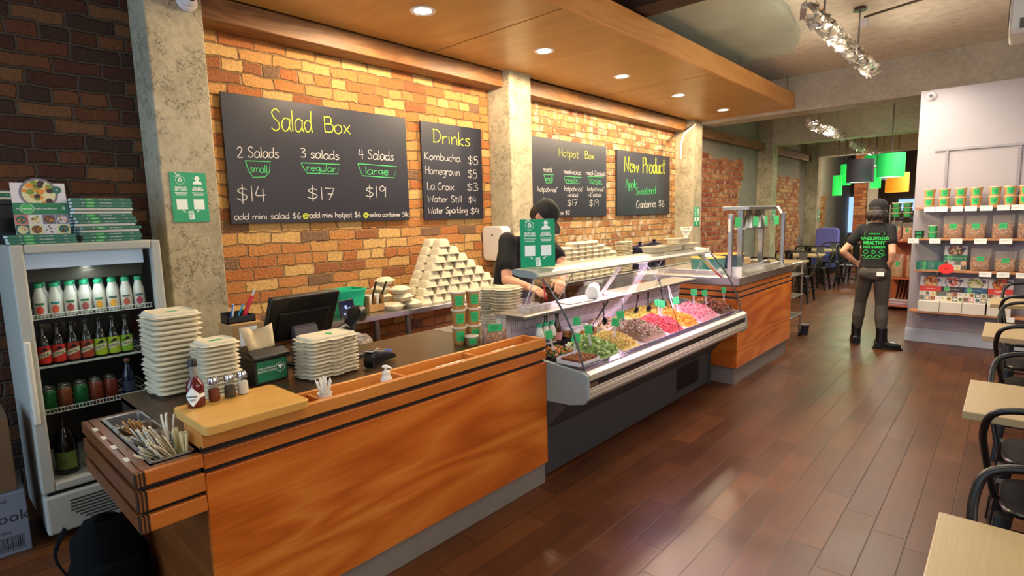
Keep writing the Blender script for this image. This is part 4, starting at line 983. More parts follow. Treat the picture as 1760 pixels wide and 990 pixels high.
# milk drinks, top shelf
M_milk = plain('milk_plastic', '#dcd9cd', .3, sub=.0)
fruit = ['#d8432a', '#e05a3a', '#a84438', '#a24a44', '#e09a2c', '#e2a032', '#b5553a', '#a8384a']
bandc = ['#3a6b4a', '#2c7f8a', '#2f6b3a', '#2a7a4a', '#4a8a5a', '#4a5a55', '#5a6a5a', '#3a5a55']
def milk(i, front=True):
    t = empty('milk_bottle', label='x', cat='bottle', group='yoghurt drinks in the fridge')
    b = MB(); b.loft([((0,0,z), (r,0,0), (0,r,0)) for z, r in ((0,.024),(.004,.0275),(.09,.0275),(.105,.0265),(.135,.018),(.148,.0155),(.152,.0155))], 20, p=2.0)
    b.build('body', M_milk, t, 50)
    MB().lathe([(.0175,.150),(.0175,.168),(.016,.170)], 16).build('cap', plain('cap_teal', '#14a070', .4), t, 50)
    if front:
        b = MB(); R_ = .0279
        def patch(a0, a1, z0, z1, mi, n=5):
            for k in range(n):
                p, q = a0+(a1-a0)*k/n, a0+(a1-a0)*(k+1)/n
                b.add([(R_*cos(p), R_*sin(p), z0), (R_*cos(q), R_*sin(q), z0), (R_*cos(q), R_*sin(q), z1), (R_*cos(p), R_*sin(p), z1)], [(0,1,2,3)], mi)
        patch(-.65, .65, .064, .076, 0)
        for k in range(5):
            z = .018+k*.0085; hw = [.3,.5,.55,.5,.3][k]
            patch(-hw, hw, z, z+.0085, 1)
        b.build('label', [plain('band_%d' % i, bandc[i], .5), plain('fruit_%d' % i, fruit[i], .5, noise=.3, nscale=90)], t)
    return t
mlab = ['orange red fruit, leftmost', 'orange red fruit and blue band, second from left', 'dark berries, third from left', 'dark berries, fourth from left', 'yellow fruit, fifth from left', 'yellow fruit, third from the right', 'green and red fruit, second from right', 'red berries, rightmost']
for i in range(8):
    o = milk(i); o.location = (-3.575, .445+.0605*i, 1.1205); o.rotation_euler = (0,0,-.22); o['label'] = 'white yoghurt bottle in the fridge with '+mlab[i]
mb0 = milk(0, False); KM = Kind(mb0)
for i in range(7):
    KM.put((-3.668, .47+.0605*i, 1.1205), 0, 'green capped white bottle in the second row on the fridge top shelf', 'yoghurt drinks, second row')
# soda bottles
M_darkglass = plain('dark_bottle_glass', '#0c0705', .06, spec=.9)
scol = ['#d2271c', '#d2271c', '#a8351f', '#a8351f', '#a9bf22', '#a9bf22', '#7fb026']
stx = ['COLA', 'COLA', 'GINGER', 'GINGER', 'FEIJOA', 'FEIJOA', 'FEIJOA']
slb = ['red COLA label, leftmost', 'red COLA label, second from left', 'rust red ginger label, third from left', 'rust red ginger label, fourth from left', 'lime green label, fifth from left', 'lime green label, sixth from left', 'green label beside the box stack']
def soda(i):
    t = empty('soda_bottle', (-3.575, .437+.0583*i, .8795), -.22, label='dark soda bottle in the fridge with '+slb[i], cat='bottle', group='dark soda bottles in the fridge')
    MB().lathe([(.025,0),(.0285,.004),(.0285,.112),(.023,.132),(.0125,.158),(.0115,.195)], 18).build('body', M_darkglass, t, 50)
    MB().lathe([(.0128,.193),(.0138,.2),(.0138,.206),(.012,.208)], 14).build('cap', M_black, t, 50)
    R_ = .0289; b = MB(); n = 10
    for k in range(n):
        p, q = -1.25+2.5*k/n, -1.25+2.5*(k+1)/n
        for z0, z1, mi in ((.012, .044, 0), (.044, .068, 1), (.068, .100, 0)):
            s0, s1 = .012*p/1.25, .012*q/1.25
            za0, za1 = (z0 if z0 == .012 else z0+s0), (z0 if z0 == .012 else z0+s1)
            zb0, zb1 = (z1 if z1 == .100 else z1+s0), (z1 if z1 == .100 else z1+s1)
            b.add([(R_*cos(p), R_*sin(p), za0), (R_*cos(q), R_*sin(q), za1), (R_*cos(q), R_*sin(q), zb1), (R_*cos(p), R_*sin(p), zb0)], [(0,1,2,3)], mi)
    lb = b.build('label', [plain('soda_%s' % scol[i][1:], scol[i], .5), plain('soda_band', '#d8cfae', .5)], t)
    b = MB(); text_mesh(b, stx[i], .0165 if len(stx[i]) < 5 else .0115, faceM((.0298, 0, .056), (0,1,.22), (0,-.22,1)), bold=.02)
    MQ = faceM((.0298, 0, .078), (0,1,.2), (0,-.2,1))
    b.box(-.016, .016, -.003, .003, 0, .0003, M=MQ).ball((.006,.006,0), (.010,.006,.0003), 10, 6, M=MQ)
    b.build('label_print', M_black, lb)
for i in range(7): soda(i)
# cans
ccol = ['#1c6a34', '#8a4a2a', '#1f6b3a', '#8a432e', '#7d3526', '#1c5a34', '#73402a', '#2a5a38', '#7a4030', '#6b3428']
def can(i):
    j = i % 5; row = i//5
    pos = ['leftmost', 'second from left', 'middle', 'second from right', 'rightmost'][j]
    t = empty('drink_can', (-3.58-.066*row, .432+.0655*j+.01*row, .6395), label='%s drink can, %s of the %s row on the lower fridge shelf' % (['green','copper','green','rust red','dark copper','green','copper','green','copper','dark red'][i], pos, ['front','rear'][row]), cat='can', group='cans in the fridge')
    MB().lathe([(.026,0),(.0305,.008),(.0305,.098),(.026,.110)], 20).build('body', plain('can_%d' % i, ccol[i], .3, .35, noise=.35, nscale=45), t, 50)
    MB().lathe([(.0262,.110),(.0268,.113),(.0262,.115),(.024,.112),(.002,.112)], 20).build('lid', M_steel, t, 50)
    MB().box(-.004,.010,-.006,.006,.1122,.1135).build('tab', M_steel, t)
for i in range(10): can(i)
t = empty('water_bottle', (-3.575, .775, .6395), label='dark blue plastic water bottle beside the cans in the fridge', cat='bottle')
MB().lathe([(.026,0),(.03,.006),(.03,.12),(.014,.165),(.0125,.185)], 18).build('body', plain('blue_bottle', '#141c33', .1, spec=.8), t, 50)
MB().lathe([(.014,.185),(.015,.187),(.015,.205),(.013,.207)], 14).build('cap', plain('cap_rust', '#7a4a30', .4), t, 50)
MB().lathe([(.0304,.03),(.0304,.085)], 18, cap=False).build('label', plain('label_greyblue', '#2d3850', .5), t, 60)
t = empty('large_bottle', (-3.585, .475, .301), -.5, label='large dark bottle with olive green label on the fridge floor', cat='bottle')
MB().lathe([(.046,0),(.05,.006),(.05,.16),(.036,.21),(.016,.25),(.015,.295)], 22).build('body', M_darkglass, t, 50)
MB().lathe([(.0165,.293),(.0175,.31),(.015,.312)], 14).build('cap', M_black, t, 50)
b = MB()
for k in range(10):
    p, q = -1.2+2.4*k/10, -1.2+2.4*(k+1)/10; R_ = .0504
    b.add([(R_*cos(p), R_*sin(p), .03), (R_*cos(q), R_*sin(q), .03), (R_*cos(q), R_*sin(q), .12), (R_*cos(p), R_*sin(p), .12)], [(0,1,2,3)])
lb = b.build('label', plain('label_olive', '#6f7f3a', .6, noise=.2, nscale=30), t)
MB().tube([(.0512, .012*cos(a), .075+.012*sin(a)) for a in [2*pi*k/12 for k in range(13)]], .0012, 4).build('label_mark', M_black, lb)
o = empty('paper_sheet', (-3.60, .70, .303), label='pale crumpled paper sheet on the fridge floor', cat='paper')
MB().prism([(-.06,-.16),(.05,-.14),(.06,.16),(-.05,.17)], 0, .004).build('sheet', plain('dull_paper', '#a8a58f', .8), o); MB().box(-.03,.03,-.05,.05,.0042,.006).build('fold', plain('dull_paper'), o)

# ------------------------------------------------------------ cookbooks on the fridge
M_bookg = plain('book_green', '#1f6b57', .4); M_page = plain('book_pages', '#d8d2c6', .8); M_bookl = plain('book_lightgreen', '#3fae5a', .5)
def flat_book(spine=True):
    t = empty('cookbook', label='x', cat='book')
    w, d, h = .255, .20, .0148
    s = 1 if spine else -1
    MB().box(-d/2, d/2, -w/2, w/2, 0, .0015).box(-d/2, d/2, -w/2, w/2, h-.0015, h).box((d/2-.002)*s, d/2*s, -w/2, w/2, .0015, h-.0015).build('cover', M_bookg, t)
    MB().box(-d/2+.004, d/2-.0025, -w/2+.003, w/2-.003, .0016, h-.0016, M=T(rz=0 if spine else pi)).build('pages', M_page, t)
    if spine:
        b = MB(); MS = faceM((d/2+.0004, 0, h/2), (0,1,0), (0,0,1))
        text_mesh(b, 'the', .008, MS @ T(-.082,0,0)); text_mesh(b, 'cafe cookbook 8', .008, MS @ T(.012,0,0)); text_mesh(b, 'recipes', .005, MS @ T(.086,.0,0))
        b.build('spine_title', M_paper, t)
        b = MB(); b.box(-.018,.018,-.0055,.0055,-.0001,.0002, M=MS @ T(-.052,0,0)); q = b.build('spine_logo', M_bookl, t)
        b = MB(); text_mesh(b, 'revive', .008, MS @ T(-.052,0,.0004)); b.build('spine_logo_name', M_paper, q)
    return t
KG, KW = Kind(flat_book(True)), Kind(flat_book(False)); rr = random.Random(4)
for i in range(3):
    KG.put((-3.575+.003*i, .482-.003*i, 1.4885+.0151*i), rr.uniform(-.03,.03), 'green spined cookbook, %s of the low stack under the display copy' % ['lowest','middle','topmost'][i], 'cookbooks under the display copy')
seqb = 'gggwgwgggwwggg'
for i, c in enumerate(seqb):
    off = -.0 if i < 5 else (-.016 if i < 8 else -.03)
    (KG if c == 'g' else KW).put((-3.575+rr.uniform(-.004,.004), .757+off+rr.uniform(-.003,.003), 1.4885+.0158*i), rr.uniform(-.03,.03) if i not in (9, 10) else .06, '%s cookbook, %s from the top of the tall stack on the fridge' % ('green spined' if c == 'g' else 'page side out', ORD[14-i]), 'cookbooks in the tall stack')
for i in range(10):
    (KW if i % 3 else KG).put((-3.80, .60+rr.uniform(-.01,.01), 1.4885+.0158*i), rr.uniform(-.05,.05), 'cookbook stacked behind the display copy, %s from the bottom' % ORD[i+1], 'cookbooks behind the display copy')
def food_disc(b, M, x, y, r, cols, n=26, seed=1, rim=None):
    rr = random.Random(seed)
    b.add([(x+r*1.0*cos(a), y+r*sin(a), .0004) for a in [2*pi*k/24 for k in range(24)]], [tuple(range(24))], cols[0], M)
    for i in range(n):
        a = rr.uniform(0, 6.28); q = r*.85*sqrt(rr.random()); s = r*rr.uniform(.12,.26); m = rr.choice(cols[1:])
        b.add([(x+q*cos(a)+s*cos(t), y+q*sin(a)+s*.8*sin(t), .0005+.00002*i) for t in [2*pi*k/7 for k in range(7)]], [tuple(range(7))], m, M)
PAL = [plain('pr_white', '#d9d4d6', .6), plain('pr_green', '#1f7a50', .5), plain('pr_cream', '#d8d2a0', .6), plain('pr_olive', '#7f8f3a', .6), plain('pr_plum', '#3a2226', .5), plain('pr_orange', '#e08a2c', .6), plain('pr_grey', '#7d7685', .6), plain('pr_brown', '#6b4a34', .6), plain('pr_pink', '#c8746c', .6), plain('pr_teal', '#24655c', .5), plain('pr_red', '#d03a2a', .5), plain('pr_blue', '#27547a', .5), plain('pr_purple', '#4a3a68', .5), plain('pr_black', '#2a2522', .5)]
def cover_print(parent, M, w, h, band=1, top=(0,2,3,4,5), dot=9, title='cafe cookbook', seed=1, big=None, num=True):
    """printed front cover: bowl photo on top, title band, grid of dish photos below"""
    b = MB()
    b.box(-w/2, w/2, -h/2, h/2, 0, .0002, 0, M)
    food_disc(b, M, .0, h*.30, w*.36, [6]+list(top[1:2]), 4, seed); food_disc(b, M @ T(0,0,.0004), .0, h*.30, w*.31, [top[1]]+list(top[2:]), 34, seed+1)
    b.add([(w*.34+.09*w*cos(a), h*.37+.09*w*sin(a), .0016) for a in [2*pi*k/18 for k in range(18)]], [tuple(range(18))], dot, M)
    b.box(-w/2, w/2, -h*.115, h*.11, .0017, .0019, band, M)
    cell = w/4
    for i in range(4):
        for j in range(2):
            x = -w/2+cell*(i+.5); y = -h*.115-(h*.385)/2*(j+.5)
            b.box(x-cell*.48, x+cell*.48, y-h*.093, y+h*.093, .0004, .0006, [0,6,2,8,9,0,2,6][(i*2+j+seed)%8], M)
            food_disc(b, M @ T(0,0,.0006), x, y, cell*.38, [[2,7,0,9][(i+j+seed)%4], 7, 8, 5, 3, 4], 12, seed*10+i*2+j)
    b.build('cover_print', PAL, parent)
    tx = MB()
    if band == 1: text_mesh(tx, 'the', w*.062, M @ T(-w*.40, 0, .002))
    text_mesh(tx, title, w*(.068 if not big else big), M @ T(w*.10 if band in (1,11,13) else 0, 0, .002), bold=.0 if not big else .02)
    if num: text_mesh(tx, '8', w*.12, M @ T(w*.42, 0, .002))
    text_mesh(tx, '23' if num else '8', w*.05, M @ T(w*.34, h*.37, .002), bold=.02)
    tx.build('cover_title', M_paper, parent)
    if band in (1, 11, 13):
        lg = MB(); lg.add([(-w*.25+w*.12*cos(a), h*.0+h*.09*sin(a), .0021) for a in [2*pi*k/24 for k in range(24)]], [tuple(range(24))], 0, M)
        q = lg.build('cover_logo', M_bookl, parent)
        tx = MB(); text_mesh(tx, 'revive', w*.07, M @ T(-w*.25, 0, .0024), bold=.01)
        tx.tube([tuple(M @ Vector((-w*.25+w*.125*cos(a), h*.094*sin(a), .0022))) for a in [2*pi*k/24 for k in range(25)]], .0008, 4)
        tx.build('cover_logo_name', M_paper, q)
t = empty('display_cookbook', (-3.535, .492, 1.5345), -.06, label='upright green cookbook with salad bowl cover on the fridge top', cat='book')
Mb = T(0,0,0,0,0,-.14)
MB().box(-.016, 0, -.103, .103, .0, .252, M=Mb).build('book_block', M_bookg, t, bevel=.001)
MB().box(-.0145, -.002, -.1, .1032, .0025, .2525, M=Mb).build('pages', M_page, t)
cover_print(t, Mb @ faceM((.0003, 0, .126), (0,1,0), (0,0,1)), .206, .252, 1, seed=3)
t = empty('storage_box', (-3.90, .40, 1.4885), label='dark storage box on the fridge behind the display cookbook', cat='box')
MB().box(-.12, .12, -.075, .06, 0, .20).build('body', plain('dark_card', '#26292e', .6), t, bevel=.003); MB().box(-.125, .125, -.08, .065, .2, .225).build('lid', plain('dark_card'), t, bevel=.003); MB().box(.121, .1225, -.04, .02, .06, .13).build('label_plate', M_black, t)
for i in range(3):
    (KW if i != 1 else KG).put((-3.90, .40, 1.714+.0152*i), .1, 'cookbook on top of the dark storage box, %s of three' % ['lowest','middle','topmost'][i], 'cookbooks on the storage box')

# ------------------------------------------------------------ cartons left of the fridge and a dark bag
t = empty('wine_carton', (-3.66, .135, 0), -.05, label='white printed wine carton on the floor left of the fridge', cat='carton')
MB().box(-.16, .16, -.19, .16, 0, .305).build('box', plain('white_card', '#727a88', .75, noise=.06), t, bevel=.004)
MB().box(-.14, .14, -.185, -.005, .3055, .308).box(-.14, .14, .0, .155, .3055, .308).build('flaps', plain('white_card'), t)
b = MB(); Mw = faceM((.1605, 0, 0), (0,1,0), (0,0,1))
text_mesh(b, 'ISLAND  WINE', .022, Mw @ T(.02,.27,0)); text_mesh(b, 'tbrook', .072, Mw @ T(.062,.185,0), bold=.005); text_mesh(b, 'x 750ml', .02, Mw @ T(.06,.115,0))
rr = random.Random(2); y = -.06
while y < .135:
    w = rr.choice((.002,.003,.005)); b.box(.1602, .1606, y, y+w, .03, .085); y += w+rr.choice((.002,.003,.004))
b.box(.1602, .1606, -.08, .14, .088, .091).box(.1602, .1606, -.08, .14, .022, .025)
b.build('printing', plain('carton_ink', '#23262c', .7), t)
t = empty('brown_carton', (-3.68, .11, .3085), -.03, label='plain brown carton standing on the white wine carton', cat='carton')
MB().box(-.165, .165, -.18, .16, 0, .36).build('box', plain('carton_dark', '#6b5236', .85, noise=.1), t, bevel=.004)
MB().box(-.165, .165, -.008, .008, .3602, .3612).build('tape', plain('tape', '#8a7352', .4), t); MB().box(.02, .11, -.12, -.02, .3602, .361).build('label', plain('dull_label', '#6d6a62', .7), t)
t = empty('black_bag', (-2.80, .455, .001), .12, label='black soft backpack slumped on the floor under the cutlery unit', cat='bag')
b = MB(); b.loft([((0,0,.0), (.17,0,0), (0,.13,0)), ((0,0,.05), (.20,0,0), (0,.16,0)), ((.01,.01,.18), (.19,0,0), (0,.15,0)), ((.02,.0,.30), (.15,0,0), (0,.12,0)), ((.03,-.01,.37), (.08,0,0), (0,.07,0)), ((.03,-.01,.385), (.02,0,0), (0,.02,0))], 24, p=2.8)
rr = random.Random(3); b.v = [(x*.85+.012*sin(z*37+x*30), y*.85+.012*cos(z*29+y*41), z*.9) for x, y, z in b.v]
b.build('body', plain('black_fabric', '#030303', .95, spec=.2, bump=.3, bscale=90), t, 180)
MB().loft([((.17,-.02,.06), (.05,0,0), (0,.10,0)), ((.19,-.02,.12), (.055,0,0), (0,.11,0)), ((.17,-.02,.2), (.03,0,0), (0,.09,0))], 16, p=3).build('pocket', plain('black_fabric'), t, 180)
MB().tube(smooth_path([(.03,-.04,.335), (.05,-.02,.37), (.03,.04,.335)], 6), .010, 8).build('handle', plain('black_fabric'), t, 60)
MB().tube(smooth_path([(-.10,-.10,.3), (-.2,-.12,.15), (-.18,-.08,.02)], 6), .013, 8, rb=.005).build('strap', plain('black_fabric'), t, 60)

# ------------------------------------------------------------ green signs
def disc(b, x, y, r, M, z=.0006, n=20, ry=None, mi=0): b.add([(x+r*cos(a), y+(ry or r)*sin(a), z) for a in [2*pi*k/n for k in range(n)]], [tuple(range(n))], mi, M)
def green_sign(loc, rot, label, w=.21, h=.31, stand=False):
    t = empty('notice_sign', loc, 0, label=label, cat='sign'); t.rotation_euler = rot
    MB().box(-.0015, .0015, -w/2, w/2, 0, h).build('board', plain('sign_green', '#0f9a6b', .35), t, bevel=.001)
    M = faceM((.0017, 0, h/2), (0,1,0), (0,0,1)); b = MB(); s = w/.21
    for cx in (-.048*s, .05*s):
        b.box(cx-.031*s, cx+.031*s, -.075*s, -.012*s, .0002, .0004, M=M)
    text_mesh(b, 'SIGN UP!', .0165*s, M @ T(-.048*s,.060*s,.0006), bold=.035); text_mesh(b, 'VIP CARD', .0165*s, M @ T(-.048*s,.046*s,.0006), bold=.035)
    text_mesh(b, 'SECRET', .0165*s, M @ T(.05*s,.060*s,.0006), bold=.035); text_mesh(b, 'SHOPPER', .0165*s, M @ T(.05*s,.046*s,.0006), bold=.035)
    for cx in (-.048, .05):
        for k in range(3): b.box((cx-.036+.004*k)*s, (cx+.036-.004*k)*s, (.028-.008*k)*s, (.031-.008*k)*s, .0002, .0006, M=M)
    # money bag with dashed ring and scissors
    cx, cy = -.048*s, .105*s
    disc(b, cx, cy, .012*s, M); disc(b, cx, cy+.013*s, .006*s, M, .0006)
    for k in range(14):
        a = 2*pi*k/14; b.box(-.004*s, .004*s, -.0012*s, .0012*s, .0004, .0006, M=M @ T(cx+.025*s*cos(a), cy+.025*s*sin(a), 0, a+pi/2))
    for sg in (-1, 1):
        b.box(-.014*s, .014*s, -.0016*s, .0016*s, .0004, .0006, M=M @ T(cx-.008*s, cy+.033*s, 0, sg*.5)); disc(b, cx-.022*s, cy+.033*s+sg*.009*s, .004*s, M)
    # figure in hat and coat
    cx = .05*s
    disc(b, cx, cy+.004*s, .011*s, M, .0006, ry=.014*s); b.box(cx-.020*s, cx+.020*s, cy+.012*s, cy+.016*s, .0004, .0007, M=M); b.add([(cx-.011*s, cy+.016*s, .0007), (cx+.011*s, cy+.016*s, .0007), (cx+.008*s, cy+.030*s, .0007), (cx, cy+.027*s, .0007), (cx-.008*s, cy+.030*s, .0007)], [(0,1,2,3,4)], 0, M)
    b.add([(cx-.027*s, cy-.024*s, .0005), (cx+.027*s, cy-.024*s, .0005), (cx+.024*s, cy-.008*s, .0005), (cx+.010*s, cy-.003*s, .0005), (cx-.010*s, cy-.003*s, .0005), (cx-.024*s, cy-.008*s, .0005)], [(0,1,2,3,4,5)], 0, M)
    # phone with arrows
    Mp = M @ T(.0, -.112*s, .0, .12); b.box(-.015*s, .015*s, -.026*s, .026*s, .0003, .0005, M=Mp)
    for sg in (-1, 1): b.add([(sg*.030*s, -.096*s, .0005), (sg*.045*s, -.088*s, .0005), (sg*.036*s, -.083*s, .0005)], [(0,1,2)], 0, M); b.box(-.007*s, .007*s, -.002*s, .002*s, .0003, .0005, M=M @ T(sg*.044*s, -.083*s, 0, sg*.6))
    b.build('printing', plain('sign_white', '#eaf4ee', .5), t)
    b = MB()
    for k in range(4): b.box(-.011*s, .011*s*(1-.2*k), (.016-.010*k)*s, (.020-.010*k)*s, .0006, .0008, M=M @ T(0, -.115*s, 0, .12))
    text_mesh(b, '$', .022*s, M @ T(-.048*s, .105*s, .0009), bold=.03)
    b.box(.05*s-.011*s, .05*s+.011*s, .1085*s, .111*s, .0006, .0009, M=M)
    b.build('printing_green', plain('sign_green'), t)
    if stand: MB().box(-.03, .03, -.05, .05, 0, .003).build('foot', glass('clear_glass'), t)
    return t
green_sign((-3.887, 1.275, 1.583), (0,0,0), 'green notice sign fixed to the rough pillar beside the salad menu')
# ------------------------------------------------------------ curved glass salad display case
DY0, DY1 = 2.445, 4.86
case = empty('display_case', (-2.1, 3.65, 0), label='grey serve-over salad display case with curved glass front and white hood', cat='display case')
co = Vector((-2.1, 3.65, 0))
M_cgrey = plain('case_grey', '#8f9a98', .45); M_cdark = plain('case_dark_base', '#3c3d40', .5, noise=.06); M_cwhite = plain('case_white', '#d9d6d8', .35); M_rail = plain('case_rail', '#c7bfae', .35, .3)
M_seal = plain('dark_glass_edge', '#22242a', .15, spec=.8)
M_cglass = glass('case_glass', (.975,.985,.985), .2)
def cp(name, m, poly, y0, y1, par=case, bevel=0, smooth=None):
    return MB().prism([(p[0]+2.1, p[1]) for p in poly], y0-3.65, y1-3.65, 'Y').build(name, m, par, smooth, bevel)
EC = [(-2.45,0),(-1.975,0),(-1.97,.30),(-1.90,.385),(-1.795,.50),(-1.69,.525),(-1.662,.56),(-1.667,.69),(-1.70,.705),(-1.98,.735),(-2.12,.76),(-2.45,.80)]
for a, b2 in ((2.4315, 2.455), (4.845, 4.87)):
    e = cp('end_panel', M_cgrey, [p for p in EC if p[1] > .45]+[(-2.45,.47)], a, b2, case, .006)
    cp('end_lower', M_cdark, [(-2.45,0),(-1.985,0),(-1.98,.30),(-1.91,.385),(-1.81,.494),(-2.45,.494)], a+.002, b2-.002, e)
bp_ = cp('base_panel', M_cdark, [(-2.42,.02),(-1.995,.02),(-1.99,.30),(-1.92,.38),(-1.83,.49),(-2.42,.49)], 2.456, 4.844)
b = MB()
for k in range(14): b.box(.118+.0, .1245, .55, .95, .10+k*.014, .106+k*.014)
b.build('vent', M_black, bp_)
cp('plinth', M_black, [(-2.40,0),(-2.02,0),(-2.02,.02),(-2.40,.02)], 2.46, 4.84)
bm_ = cp('bumper', M_rail, [(-1.84,.495),(-1.70,.53),(-1.668,.562),(-1.668,.575),(-1.674,.578),(-1.666,.582),(-1.666,.598),(-1.673,.601),(-1.668,.605),(-1.668,.613),(-1.678,.615),(-1.678,.655),(-1.668,.657),(-1.666,.668),(-1.672,.671),(-1.666,.675),(-1.667,.69),(-1.69,.705),(-1.73,.712),(-1.73,.69),(-1.76,.60)], 2.456, 4.844)
cp('bumper_band', M_black, [(-1.679,.616),(-1.674,.616),(-1.674,.654),(-1.679,.654)], 2.457, 4.843, bm_)
MB().box(.427, .4285, -1.19, -1.11, .622, .64).build('badge', M_steel, bm_)
cp('dark_edge', plain('purple_black_trim', '#3a3446', .15, spec=.8), [(-1.735,.713),(-1.70,.7065),(-1.698,.712),(-1.735,.722)], 2.457, 4.843)
cp('well', M_cwhite, [(-1.74,.60),(-1.735,.70),(-1.745,.70),(-1.75,.665),(-2.25,.70),(-2.29,.70),(-2.29,.62)], 2.456, 4.844)
bw = cp('back_wall', plain('case_inner', '#cfc4cd', .5), [(-2.32,.62),(-2.29,.62),(-2.28,.94),(-2.31,.94)], 2.456, 4.844)
b = MB()
for r in range(7):
    for k in range(130): b.box(-2.2835+2.1, -2.2805+2.1, 2.50-3.65+k*.018, 2.50-3.65+k*.018+.009, .845+r*.012, .851+r*.012)
pf = b.build('perforations', plain('perforation', '#6f626b', .7), bw); pf['kind'] = 'stuff'
cp('rear_body', M_cwhite, [(-2.45,.50),(-2.325,.50),(-2.325,.94),(-2.36,.94)], 2.456, 4.844)
cp('service_shelf', M_steel2, [(-2.36,.945),(-2.13,.945),(-2.12,.952),(-2.12,.968),(-2.13,.973),(-2.36,.973)], 2.44, 4.85, case, .003)
HP = [(-2.05,1.205),(-2.005,1.205),(-2.0,1.218),(-2.012,1.236),(-2.045,1.250),(-2.10,1.256),(-2.17,1.257),(-2.20,1.248),(-2.19,1.225),(-2.15,1.212)]
hd = cp('hood', plain('hood_metal', '#b3b0a2', .35, .2), HP, 2.44, 4.85, case, 0, 30)
for a, b2 in ((2.424, 2.4395), (4.8505, 4.866)): cp('hood_cap', M_cgrey, HP, a, b2, case, .003)
cp('tube_light', plain('tube_glow', '#ffffff', emit='#ffd2e6', estr=2), [(-2.16,1.206),(-2.13,1.206),(-2.13,1.212),(-2.16,1.212)], 2.52, 4.78, hd)
GC = [(-1.708,.712),(-1.724,.77),(-1.748,.84),(-1.782,.92),(-1.828,1.00),(-1.882,1.08),(-1.94,1.155),(-1.992,1.204)]
for a, b2 in ((2.457, 3.648), (3.654, 4.843)):
    b = MB(); n = len(GC)
    rows = []
    for q in smooth_path([(x, 0, z) for x, z in GC], 3): rows.append((q[0]+2.1, q[2]))
    poly = rows+[(x-.006, z-.002) for x, z in reversed(rows)]
    g_ = b.prism(poly, a-3.65, b2-3.65, 'Y').build('front_glass', M_cglass, case)
    for yy in ((a+.002),) if a < 3 else (b2-.002,):
        MB().tube([(x+2.1, yy-3.65, z) for x, z in smooth_path([(p[0], p[1], 0) for p in GC], 3) for x, z in [(x, z)]] if False else [(p[0]+2.1, yy-3.65, p[1]) for p in GC], .006, 8).build('edge_trim', M_seal, g_, 60)
MB().box(.098, .101, -.0015, .0015, 1.0, 1.1).build('seam', M_seal, case) if False else MB().tube([(p[0]+2.1, .001, p[1]) for p in GC], .003, 6).build('glass_joint', M_seal, case, 60)
for yy in (2.449, 4.851):
    sg = cp('side_glass', M_cglass, [(p[0]-.004, p[1]) for p in GC]+[(-2.05,1.205),(-2.15,.975),(-2.15,.765),(-1.98,.735)], yy-.003, yy+.003)
    MB().tube([(-2.045+2.1, yy-3.65, 1.20), (-2.145+2.1, yy-3.65, .978)], .004, 8).build('edge', M_cwhite, sg, 60)
for y in (3.52,):
    b = MB(); b.prism([(-.19,.973),(-.165,.973),(.01,1.206),(-.015,1.206)], y-3.65-.012, y-3.65+.012, 'Y'); b.build('strut', M_cwhite, case)
for y in (3.05, 4.1, 4.35): MB().tube([(-.24, y-3.65, .973), (-.08, y-3.65, 1.21)], .004, 6).build('rear_glass_glint', M_steel, case, 60)  # thin steel rods standing in for bright reflections in the sliding rear glass
MB().prism([(-.05,1.215),(.085,1.075),(.195,.985),(.235,.985),(.12,1.095),(-.005,1.235)], 1.2165, 1.218, 'Y').build('energy_sticker', plain('sticker_white', '#e6e3e0', .5), case)
b = MB()
for k, c in enumerate(range(5)):
    u0, u1 = k/5, (k+1)/5
    p = lambda u: (-.05+.245*u, 1.215-.23*u+ (-.02*u*(1-u)))
    (xa, za), (xb, zb) = p(u0), p(u1)
    b.add([(xa,1.2155,za),(xb,1.2155,zb),(xb+.012,1.2155,zb+.010),(xa+.012,1.2155,za+.010)], [(0,1,2,3)], k)
b.build('sticker_scale', [plain('sc_green', '#2f9a4a', .5), plain('sc_lime', '#a8c83a', .5), plain('sc_yellow', '#f0c83a', .5), plain('sc_orange', '#ef8a2e', .5), plain('sc_red', '#d23a2a', .5)], case)

# ------------------------------------------------------------ salads in their trays
M_traywhite = plain('tray_white', '#ddd8da', .3); M_trayblack = plain('tray_black', '#141315', .35)
def leafbit(b, p, s, rr, mi):
    M = Matrix.Translation(p) @ Euler((rr.uniform(-1,1), rr.uniform(-1,1), rr.uniform(0,6.3))).to_matrix().to_4x4()
    b.add([(-s,-.35*s,0),(0,-.5*s,.12*s),(s,-.2*s,0),(.9*s,.3*s,.05*s),(0,.45*s,-.1*s),(-.9*s,.3*s,.06*s)], [(0,1,4,5),(1,2,3,4)], mi, M)
def chunk(b, p, s, rr, mi):
    M = Matrix.Translation(p) @ Euler((rr.uniform(0,3), rr.uniform(0,3), rr.uniform(0,6.3))).to_matrix().to_4x4()
    x, y, z = s*rr.uniform(.6,1.2), s*rr.uniform(.5,1), s*rr.uniform(.35,.8)
    b.add([(-x,0,0),(x,0,0),(0,-y,0),(0,y,0),(0,0,-z),(0,0,z)], [(0,2,5),(2,1,5),(1,3,5),(3,0,5),(2,0,4),(1,2,4),(3,1,4),(0,3,4)], mi, M)
